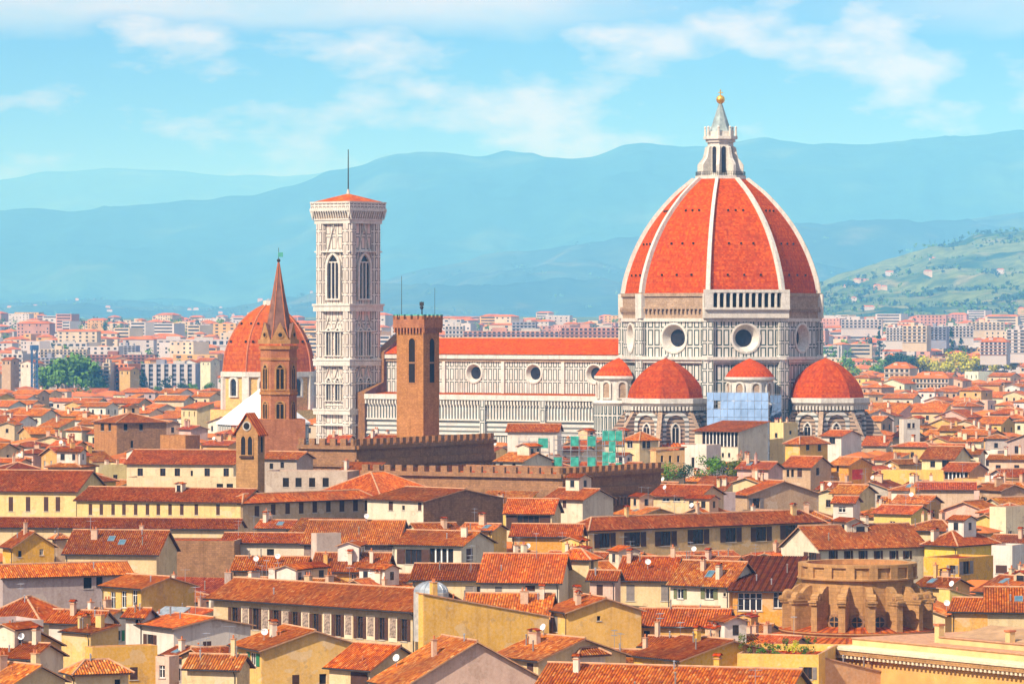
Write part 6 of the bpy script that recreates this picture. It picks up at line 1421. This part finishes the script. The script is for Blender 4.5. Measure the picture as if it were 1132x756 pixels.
def rest_city():
    """what is too far or too small to tell apart: one mass of roofs and walls"""
    rnd = random.Random(5); mb = MB(); wl = ['far_white', 'far_cream', 'far_cream', 'far_pink', 'far_ochre', 'far_white']
    def small(x, d, z0, w, dp, h, al, roof=True):
        c, s_ = math.cos(R(-al)), math.sin(R(-al)); m = rnd.choice(wl); P = lambda a, b_, zz: (x + a * c - b_ * s_, d + a * s_ + b_ * c, zz); w /= 2; dp /= 2
        cs = [(-w, -dp), (w, -dp), (w, dp), (-w, dp)]
        for i in range(4): a, b_ = cs[i], cs[(i + 1) % 4]; mb.face([P(*a, z0 - 4), P(*b_, z0 - 4), P(*b_, z0 + h), P(*a, z0 + h)], m)
        nw = max(1, int(w * 2 / rnd.uniform(3.5, 8))); mode = rnd.random(); fw_ = rnd.uniform(.22, .5)
        if mode < .3: nw, fw_ = 1, .86
        for lv in range(int((h - 1.5) / 3.4)):
            for i in range(nw):
                if mode > .3 and rnd.random() < .18: continue
                xa = -w + 2 * w * (i + .07 if mode < .3 else i + .3) / nw; mb.face([P(xa, -dp - .05, z0 + h - 2.6 - lv * 3.4), P(xa + 2 * w / nw * fw_, -dp - .05, z0 + h - 2.6 - lv * 3.4), P(xa + 2 * w / nw * fw_, -dp - .05, z0 + h - 1 - lv * 3.4), P(xa, -dp - .05, z0 + h - 1 - lv * 3.4)], 'window_glass')
        if roof:
            r_ = min(dp, w) * .36; o_ = .6; q = [(-w - o_, -dp - o_), (w + o_, -dp - o_), (w + o_, dp + o_), (-w - o_, dp + o_)]; k0, k1 = (-w + min(w, dp) * .8, 0), (w - min(w, dp) * .8, 0)
            mb.face([P(*q[0], z0 + h), P(*q[1], z0 + h), P(*k1, z0 + h + r_), P(*k0, z0 + h + r_)], 'far_tile'); mb.face([P(*q[2], z0 + h), P(*q[3], z0 + h), P(*k0, z0 + h + r_), P(*k1, z0 + h + r_)], 'far_tile')
            mb.face([P(*q[1], z0 + h), P(*q[2], z0 + h), P(*k1, z0 + h + r_)], 'far_tile'); mb.face([P(*q[3], z0 + h), P(*q[0], z0 + h), P(*k0, z0 + h + r_)], 'far_tile')
        else: mb.face([P(*q, z0 + h) for q in cs], rnd.choice(('far_white', 'far_pink', 'far_cream')))
    for c in REST: small(c['x'], c['d'], 0, c['s'], c['e'], c['Ze'], c['al'])
    for sd in (-1, 1):                                       # the same town going on beyond the frame
        d = 430.0
        while d < 2500:
            x = sd * (.117 * d + 22)
            while abs(x) < .117 * d + 150:
                if not (sd > 0 and d < 600): small(x, d + rnd.uniform(-4, 4), ground_z(d), rnd.uniform(10, 16), rnd.uniform(8, 12), rnd.uniform(12, 17), rnd.uniform(10, 60))
                x += sd * rnd.uniform(15, 22)
            d += 20 if d < 1200 else 34
    d = 2480.0
    while d < 6400:
        hw = .118 * d + 20; x = -hw
        while x < hw:
            px_ = PX(x, d); big = rnd.random() < (.10 if d < 3000 else .22); w = rnd.uniform(22, 42) if big else rnd.uniform(9, 22); g0 = ground_z(d)
            cl_ = mnoise.noise(Vector((x * .006, d * .0025, 7))); dens = (.80 if px_ > 900 else .60 if px_ < 260 else .55) + cl_ * .7
            if d > 4600: dens -= .22
            h = rnd.choice((10, 12, 15, 18, 21)) if big and d > 2800 else rnd.uniform(6, 14)
            row = 430 if px_ < 252 and d < 2800 else 413 if 915 < px_ < 1130 and d < 3230 else 0
            if row: h = min(h, EYE - (row + rnd.uniform(0, 5) - HZ) * d / F - g0 - 2.5)
            if rnd.random() < dens and h > 2.5: small(x, d + rnd.uniform(-18, 18), g0, w, rnd.uniform(9, 16), h, rnd.uniform(5, 60), rnd.random() < (.95 if d < 3100 else .3 if big else .72))
            x += w * rnd.uniform(1.0, 1.8)
        d += 44 if d < 3200 else 70 if d < 4500 else 110
    tag(mb.build('distant_city'), 'far roofs and walls of the city running to the hills', kind='stuff')
    vm = MB(); mb = vm                                       # villas on the slopes
    n = 0
    for nm, cnt, hmax in (('near_hill', 60, .55), ('middle_hill', 90, .22), ('main_mountain', 40, .10)):
        V = HILL[nm]; zs = [v.z for v in V]; z0, z1 = min(zs), max(zs); pick = [v for v in V if v.z < 40 + (z1 - 40) * hmax and v.z > 20 and (870 if nm == 'near_hill' else -300) < PX(v.x, v.y) < 1400]
        for _ in range(cnt):
            v = rnd.choice(pick); w = rnd.uniform(10, 22); c = v + Vector((rnd.uniform(-9, 9), 0, 0)); h = rnd.uniform(6, 11)
            wm = rnd.choice(('far_white', 'far_cream', 'far_ochre')); vm.box(c.x - w / 2, c.x + w / 2, c.y - 5, c.y + 5, c.z - 5, c.z + h, wm, 'far_tile'); vm.face([(c.x - w / 2 - .5, c.y - 5.6, c.z + h), (c.x + w / 2 + .5, c.y - 5.6, c.z + h), (c.x + w / 2 - 3, c.y, c.z + h + 2), (c.x - w / 2 + 3, c.y, c.z + h + 2)], 'far_tile')
    tag(vm.build('hillside_villas'), 'scattered pale villas on the slopes', kind='stuff')
rest_city()
# ---------------------------------------------------------------- trees, far blocks, plants
def leaf_cloud(mb, c, rx, rz_, n, size, mat, rnd, lumps=7):
    cs = [(Vector(c) + Vector((rnd.uniform(-.62, .62) * rx, rnd.uniform(-.62, .62) * rx, rnd.uniform(-.6, .65) * rz_)), rnd.uniform(.35, .6)) for _ in range(lumps)]
    for i in range(n):
        q, k = cs[i % lumps]; dv = Vector((rnd.gauss(0, 1), rnd.gauss(0, 1), rnd.gauss(0, 1))).normalized() * (rnd.random() ** .4)
        p = q + Vector((dv.x * rx * k, dv.y * rx * k, dv.z * rz_ * k)); nrm = (dv + Vector((rnd.uniform(-.6, .6), rnd.uniform(-.6, .6), rnd.uniform(-.3, .7)))).normalized(); a = nrm.orthogonal().normalized(); b_ = nrm.cross(a); s_ = size * rnd.uniform(.6, 1.3); th = rnd.uniform(0, 6.28)
        a, b_ = a * math.cos(th) + b_ * math.sin(th), b_ * math.cos(th) - a * math.sin(th)
        mb.face([p - a * s_, p - b_ * s_ * .6, p + a * s_, p + b_ * s_ * .6], mat)
def tree(label, px_, py_base, h, d, mat, shape='round', group=None, name='tree', seed=None, wide=1.0):
    """deciduous or cypress tree: tapered trunk with limbs, crown of leaf clumps"""
    rnd = random.Random(seed or int(px_ * 3 + py_base))
    if d > 2000: z0 = ground_z(d); h = ZY(py_base, d) + h * .80 - z0
    else: z0 = ZY(py_base, d)
    th = thing(name, label, 'tree', ((px_ - 566) * d / F, d, z0), rnd.uniform(0, 6), group); tr = MB()
    if shape == 'round':
        tr.tube((0, 0, -3), (0, 0, h * .5), h * .035, h * .02, 7, 'bark')
        for k in range(5): a = rnd.uniform(0, 6.28); tr.tube((0, 0, h * (.25 + .05 * k)), (math.cos(a) * h * .26 * wide, math.sin(a) * h * .26 * wide, h * (.55 + .06 * k)), h * .015, h * .005, 5, 'bark')
        cr = MB(); leaf_cloud(cr, (0, 0, h * .62), h * .46 * wide, h * .40, 900, h * (.058 if d > 2000 else .042), mat, rnd, 10)
    else:
        tr.tube((0, 0, -3), (0, 0, h * .6), h * .03, h * .012, 6, 'bark'); cr = MB()
        for k in range(8): zc = h * (.14 + .11 * k); r_ = h * .12 * (1 - .09 * k) * wide; leaf_cloud(cr, (0, 0, zc), r_, h * .10, 60, h * .03, mat, rnd, 3)
    tr.build('trunk', th); cr.build('crown', th); return th
T1, T2, T3 = 'park trees before the far apartment blocks', 'yellowing trees along the far avenue', 'cypresses among the far houses'
for i, (px_, py_, h, mt, ds) in enumerate(((52, 424, 13, 'leaf_green', 'low green tree at the edge of the park'), (64, 421, 15, 'leaf_green', 'round green tree second along the park'), (76, 419, 19, 'leaf_green', 'broadest and tallest green tree of the park'), (90, 420, 18, 'leaf_green', 'tall green tree beside the broadest park tree'), (101, 422, 15, 'leaf_dark', 'dark green tree at the far end of the park'), (112, 434, 10, 'leaf_green', 'small tree at the end of the bright lawn'),
        (160, 446, 13, 'leaf_terrace', 'olive green tree below the white piered block'), (172, 447, 14, 'leaf_green', 'leafy tree below the middle of the white piered block'), (186, 446, 15, 'leaf_dark', 'dark tree below the end of the white piered block'), (200, 445, 15, 'leaf_dark', 'dark tree just past the white piered block'), (214, 443, 14, 'leaf_green', 'green tree next to the domed chapel'), (229, 441, 13, 'leaf_green', 'last green tree before the domed chapel'))): tree(ds, px_, py_, h, 2750, mt, group=T1, seed=50 + i)
for i, (px_, py_, h, mt, ds) in enumerate(((935, 410, 14, 'leaf_green', 'green tree just right of the great dome'), (943, 418, 13, 'leaf_yellow', 'low yellowish tree just right of the great dome'), (968, 412, 13, 'leaf_green', 'single green tree between pale houses'), (988, 409, 15, 'leaf_dark', 'dark green tree in the avenue'), (1002, 409, 16, 'leaf_dark', 'darkest bluish green tree in the avenue'), (1015, 411, 16, 'leaf_yellow', 'light green tree beside the darkest avenue tree'), (1032, 413, 12, 'leaf_yellow', 'low light green tree in the avenue'),
        (1045, 415, 13, 'leaf_yellow', 'low yellow tree beside the biggest yellow tree'), (1063, 414, 20, 'leaf_yellow', 'biggest bright yellow tree'), (1087, 410, 16, 'leaf_yellow', 'yellow tree second from the photo edge'), (1110, 410, 17, 'leaf_yellow', 'yellow tree nearest the photo edge'))): tree(ds, px_, py_, h, 3220, mt, group=T2, seed=80 + i, wide=1.3)
for i, (px_, py_, h, ds) in enumerate(((972, 374, 16, 'small dark cypress by the pale far blocks'), (1052, 379, 21, 'tall dark cypress before the bluish far block'), (1062, 378, 15, 'short dark cypress beside the tall one'))): tree(ds, px_, py_ + 4, h, 3700, 'leaf_dark', 'cypress', T3, 'cypress', 200 + i, 1.2)
for i, (px_, py_, h, w_, mt, ds) in enumerate(((738, 536, 3.4, 1.7, 'leaf_green', 'dark green roof garden bush below the white tower house'), (757, 535, 3.0, 1.6, 'leaf_dark', 'bushy shrub in the middle of the roof garden'), (787, 536, 4.2, 1.3, 'leaf_green', 'tall shrub behind the yellow roof garden bush'), (805, 541, 4.4, 1.7, 'leaf_terrace', 'rounded yellow green roof garden bush'), (823, 538, 4.0, 1.6, 'leaf_terrace', 'large olive bush at the end of the roof garden'))):
    o = tree(ds, px_, py_, h * 1.45, 935, mt, group='bushes of the roof gardens', name='bush', seed=300 + i, wide=w_)
    o['category'] = 'bush'
# lawn, roof garden floor
lw = MB(); d0 = 2700.0; pts = [W(78, 439, d0), W(122, 438, d0), W(118, 431, d0 + 60), W(82, 430, d0 + 60)]; lw.face(pts, 'lawn')
for p, q in zip(pts, pts[1:] + pts[:1]): lw.face([p, q, q - ZUP * 22, p - ZUP * 22], 'concrete')
tag(lw.build('sports_lawn'), 'bright green sports lawn by the park trees', kind='structure')

def block(name, label, p0, p1, top, base, d, wall, al=12, storeys=5, cols=8, style='bands', group='far apartment blocks', pier='far_white', depth=14, roof=None):
    x0, x1 = (p0 - 566) * d / F, (p1 - 566) * d / F; w = (x1 - x0) / max(math.cos(R(al)), .3); zt, zb = ZY(top, d), ZY(base, d) - 6
    th = thing(name, label, 'apartment block' if 'block' in name else 'building', ((x0 + x1) / 2, d, zb), R(-al), group); h = zt - zb; mb = MB(); mb.box(-w / 2, w / 2, 0, depth, 0, h, wall, roof or 'concrete', False); mb.build('wall', th)
    st = (h - 7) / storeys; wme = []
    if style == 'bands':
        for j in range(storeys):
            zz = h - (j + 1) * st + st * .25
            for i in range(cols):
                if not wme: wb = MB(); wb.box(0, w / cols * .58, -.12, .02, 0, st * .5, 'window_glass', None, False); wme.append(wb.mesh('window'))
                link('window', wme[0], th, (-w / 2 + w * (i + .2) / cols, 0, zz))
            bl = MB(); bl.box(-w / 2 - .1, w / 2 + .1, -.6, 0, zz - st * .2, zz - st * .05, pier); bl.build('balcony', th)
    else:
        for i in range(cols + 1): xa = -w / 2 + w * i / (cols + .35); pm = MB(); pm.box(xa, xa + w / cols * .42, -1.2, 0, 0, h - .3, pier); pm.build('pier', th)
        for j in range(storeys): wb = MB(); zz = h - (j + 1) * st + st * .3; wb.box(-w / 2, w / 2, -.15, .02, zz, zz + st * .5, 'window_glass'); wb.build('window_row', th)
    
    for a_, b_, c_, m_ in ((-.2, -.05, 2.6, wall), (.1, .3, 1.8, 'concrete')): rt = MB(); rt.box(w * a_, w * b_, 3, 8, h, h + c_, m_); rt.build('roof_hut', th)
    if roof == 'far_tile': r_ = MB(); r_.face([(-w / 2 - .5, -.6, h), (w / 2 + .5, -.6, h), (w / 2 - 4, depth / 2, h + 3.2), (-w / 2 + 4, depth / 2, h + 3.2)], 'far_tile'); r_.face([(w / 2 + .5, -.6, h), (w / 2 + .5, depth + .6, h), (w / 2 - 4, depth / 2, h + 3.2)], 'far_tile'); r_.build('roof', th)
    return th
B = block
B('apartment_block', 'white apartment block standing by the blue tower crane', 2, 26, 391, 424, 2800, 'far_white', 35, 6, 4)
B('apartment_block', 'greyish balconied block just right of the blue tower crane', 40, 74, 395, 416, 2850, 'block_grey', 14, 5, 7, pier='far_cream')
B('apartment_block', 'cream stair tower block between brown blocks', 113, 122, 401, 428, 2780, 'far_cream', 8, 6, 1)
B('apartment_block', 'dark brown balconied block beside the cream stair tower', 92, 113, 404, 432, 2790, 'block_brown', 8, 6, 6, pier='far_pink')
B('apartment_block', 'red orange end block beside the white piered block', 122, 142, 402, 433, 2790, 'block_orange', 30, 6, 4, pier='block_brown')
B('apartment_block', 'grey block with tall white piers on its front', 152, 216, 402, 434, 2800, 'block_grey', 10, 6, 7, 'piers')
B('apartment_block', 'long brown block behind the white piered one', 96, 170, 392, 404, 3150, 'block_brown', 6, 3, 16, pier='far_pink')
B('apartment_block', 'pinkish block behind and right of the white piered one', 205, 243, 398, 416, 3000, 'far_pink', 14, 4, 8, pier='block_orange')
B('apartment_block', 'long cream block above the park trees', 44, 96, 386, 397, 3350, 'far_cream', 5, 3, 12)
B('apartment_block', 'narrow grey tower block above the brown blocks', 132, 150, 382, 396, 3500, 'block_grey', 10, 5, 4)
B('warehouse', 'long low white warehouse roof at the foot of the hills', 28, 96, 379, 385, 3900, 'far_white', 3, 1, 10, group='far warehouses')
B('warehouse', 'second long white warehouse roof near the domed chapel', 152, 256, 375, 384, 3900, 'far_white', 2, 1, 14, group='far warehouses')
B('apartment_block', 'long purplish low block seen over the nave roof', 512, 618, 366, 378, 3300, 'far_pink', 4, 3, 20, pier='block_grey')
B('apartment_block', 'rosy low block nearest the great dome over the nave roof', 620, 690, 362, 376, 3350, 'far_pink', 6, 3, 14, pier='far_pink')
B('apartment_block', 'grey block rising behind the long purplish one', 566, 592, 356, 368, 3700, 'block_grey', 6, 3, 6)
B('apartment_block', 'pale block peeping beside the stone tower battlements', 492, 512, 360, 376, 3500, 'far_white', 6, 3, 5)
B('apartment_block', 'white balconied block above the avenue trees', 980, 998, 362, 378, 3500, 'far_white', 25, 5, 5)
B('apartment_block', 'cream block beside the white balconied block', 998, 1024, 360, 380, 3450, 'far_cream', 20, 5, 5)
B('apartment_block', 'bluish grey glazed block before the hillside', 1024, 1046, 361, 377, 3500, 'block_grey', 15, 5, 5, pier='block_grey')
B('apartment_block', 'long white block behind the tall cypress', 1036, 1076, 360, 374, 3700, 'far_white', 6, 4, 10)
B('apartment_block', 'white tower block at the photo edge', 1113, 1140, 364, 392, 3200, 'far_white', 30, 7, 4)
B('apartment_block', 'pink windowed white block left of the edge tower block', 1084, 1112, 378, 394, 3150, 'far_white', 18, 4, 6, pier='far_pink', roof='far_tile')
B('apartment_block', 'pale apartment row at the foot of the near hill', 930, 975, 353, 364, 4100, 'far_white', 8, 3, 10)
B('apartment_block', 'pale block row right of the cypress houses', 1070, 1110, 356, 366, 4000, 'far_cream', 8, 3, 9)
B('apartment_block', 'whitish house block with a red roof under the avenue trees', 978, 1005, 407, 420, 2300, 'far_cream', 22, 2, 5, roof='far_tile')
B('palazzo_block', 'long house with a row of many dark windows under the avenue trees', 1009, 1048, 418, 432, 2150, 'far_cream', 16, 2, 10, roof='far_tile')

def crane():
    d = 2650.0; zb, zt = ZY(432, d) - 8, ZY(387, d); th = thing('tower_crane', 'dark blue lattice crane mast by the white apartment block', 'crane', ((38 - 566) * d / F, d, zb), R(20)); mb = MB(); h = zt - zb; w = 1.6
    for sx in (-w, w):
        for sy in (-w, w): mb.tube((sx, sy, 0), (sx, sy, h), .38, .38, 4, 'crane_blue', False)
    for i in range(int(h / 3)):
        for a, b_ in (((-w, -w), (w, -w)), ((w, -w), (w, w)), ((w, w), (-w, w)), ((-w, w), (-w, -w))): mb.tube(a + (i * 3,), b_ + (i * 3 + 3,), .24, .24, 4, 'crane_blue', False)
    mb.build('mast', th); mb = MB(); mb.box(-2.2, 2.2, -2.2, 2.2, h, h + 3, 'crane_blue'); mb.build('cab', th)
crane()

# woods on the near hill and along its foot
def woods():
    rnd = random.Random(9); mb = MB(); V = [v for v in HILL['near_hill'] if 860 < PX(v.x, v.y) < 1180 and v.z > 30]; U = [v for v in HILL['middle_hill'] if -60 < PX(v.x, v.y) < 1150 and 15 < v.z < 420]
    for S_, n, r0, r1 in ((V, 1700, 3, 8), (U, 900, 5, 11)):
        for _ in range(n):
            v = rnd.choice(S_)
            if mnoise.noise(Vector((v.x * .004, v.y * .004, 3))) < -.05: continue
            for _q in range(rnd.choice((1, 2, 4))): r = rnd.uniform(r0, r1); cy = rnd.random() < .25; rr_, hh_ = r * (.45 if cy else 1), r * (2.6 if cy else 1.5); leaf_cloud(mb, v + Vector((rnd.uniform(-40, 40), rnd.uniform(-30, 30), hh_ * .4)), rr_, hh_ * .55, 16, rr_ * .42, rnd.choice(('leaf_dark', 'leaf_dark', 'leaf_green')), rnd, 3)
    for _ in range(420):                                     # trees between the far houses
        d = rnd.uniform(2600, 5600); px_ = rnd.choice((rnd.uniform(-10, 340), rnd.uniform(430, 700), rnd.uniform(900, 1140)))
        if d < 3350 and px_ > 900: continue
        r = rnd.uniform(3.5, 7); hh_ = r * rnd.uniform(1.2, 1.8) + 6; leaf_cloud(mb, ((px_ - 566) * d / F, d, ground_z(d) + hh_ * .55), r, hh_ * .5, 90, r * .20, rnd.choice(('leaf_dark', 'leaf_green', 'leaf_green')), rnd, 6)
    tag(mb.build('distant_woods'), 'clumps of woodland on the far slopes and between far houses', kind='stuff')
woods()

# potted plants on the terraces
def potted(label, x, y, z0, h, w_, mat, rnd, group='potted plants on the yellow roof terrace'):
    th = thing('potted_plant', label, 'plant', (x, y, z0), rnd.uniform(0, 6), group); mb = MB(); mb.lathe([(.20, 0), (.30, .45), (.33, .45), (.33, .52), (.25, .50), (0, .46)], 10, 'terracotta'); mb.build('pot', th)
    fo = MB(); fo.tube((0, 0, .45), (0, 0, h * .6), .03, .02, 5, 'bark'); leaf_cloud(fo, (0, 0, .45 + (h - .45) * .55), w_, (h - .45) * .5, 170, .12, mat, rnd, 5); fo.build('foliage', th)
rt = random.Random(77); tt = TERR.matrix_basis.copy(); ex = -10.0
words_ = ['tallest bushy plant of the roof terrace, near its corner', 'spreading light green plant on the roof terrace', 'small dark potted shrub on the roof terrace', 'rounded olive potted plant on the roof terrace', 'low trailing potted plant at the terrace edge', 'thin upright potted plant on the roof terrace', 'wide yellow green potted plant on the roof terrace', 'dense dark potted plant at the far end of the roof terrace', 'feathery potted plant behind the terrace parapet']
sT = [c for c in TERR.children if c.name.startswith('wall')][0]; bbx = [Vector(c) for c in sT.bound_box]; tx0, ty0, tz = min(b_.x for b_ in bbx), min(b_.y for b_ in bbx), max(b_.z for b_ in bbx) - .8
for i, wd in enumerate(words_):
    p = tt @ Vector((tx0 * (1 - (i + .6) / 9.6), .75 + .5 * (i % 2), tz)); potted(wd, p.x, p.y, p.z, 1.35 * (2.4, 1.7, 1.2, 1.6, 1.3, 2.1, 1.8, 1.5, 2.2)[i], 1.3 * (.8, .75, .5, .65, .6, .35, .8, .6, .6)[i], ('leaf_terrace', 'leaf_terrace', 'leaf_green', 'leaf_terrace', 'leaf_green', 'leaf_terrace', 'leaf_yellow', 'leaf_green', 'leaf_terrace')[i], rt)
# painted panels between the windows of the long house
def fresco():
    o = FRES; al = 44; d = F * (EYE - 17.5) / (673 - HZ)
    for px_, py_ in ((271.5, 683.5), (293.5, 685), (316, 687), (338, 689), (362, 690.5), (385.5, 692), (410, 693.5), (434.6, 695.5)):
        u = span_l(459, d, al, px_); dd = d + u * math.sin(R(al)); zc = EYE + (HZ - py_) * dd / F; w = 1.55; h = 28 * dd / F; mb = MB()
        mb.box(-w / 2, w / 2, -.07, 0, -h / 2, h / 2, 'pale_cornice'); mb.box(-w / 2 + .2, w / 2 - .2, -.085, -.07, -h / 2 + .55, h / 2 - .2, 'fresco_paint'); pa = mb.build('painted_panel', o, (-u, 0, zc))
fresco()
def dome_light():
    d = 548.0; p = W(476.5, 655, d); th = thing('skylight_dome', 'grey ribbed metal dome beside the big blank yellow wall', 'dome', (p.x, p.y, p.z), 0); r = 19 * d / F; mb = MB(); mb.lathe([(r * 1.02, -6), (r * 1.02, 0), (r, .1)], 16, 'concrete'); mb.build('base', th)
    mb = MB(); pr = [(r * math.cos(R(a)), .1 + r * .62 * math.sin(R(a))) for a in range(0, 91, 15)]; pr[-1] = (0, pr[-1][1]); mb.lathe(pr, 16, 'lead_metal', smooth=False); sh = mb.build('shell', th)
    for k in range(16):
        rb = MB(); q = rot2(22.5 * k)
        for (r0, z0), (r1, z1) in zip(pr, pr[1:]): rb.tube(q * r0 + ZUP * (z0 + .03), q * r1 + ZUP * (z1 + .03), .05, .05, 4, 'metal', False)
        rb.build('rib', sh)
dome_light()
c_ = MB(); c_.quadgrid(lambda i, j: (.06 + .04 * math.sin(i * 1.6), 1.2 + 3.6 * i / 8, -2.6 + 2.2 * j / 3), 8, 3, 'red_cloth'); q_ = F * (EYE - 22.2) / (514 - HZ)
tag(c_.build('red_cloth', None, CLOTH.location + Vector((0, 0, 21.6)), CLOTH.rotation_euler.z), 'bright red cloth hanging on the orange house', 'cloth')
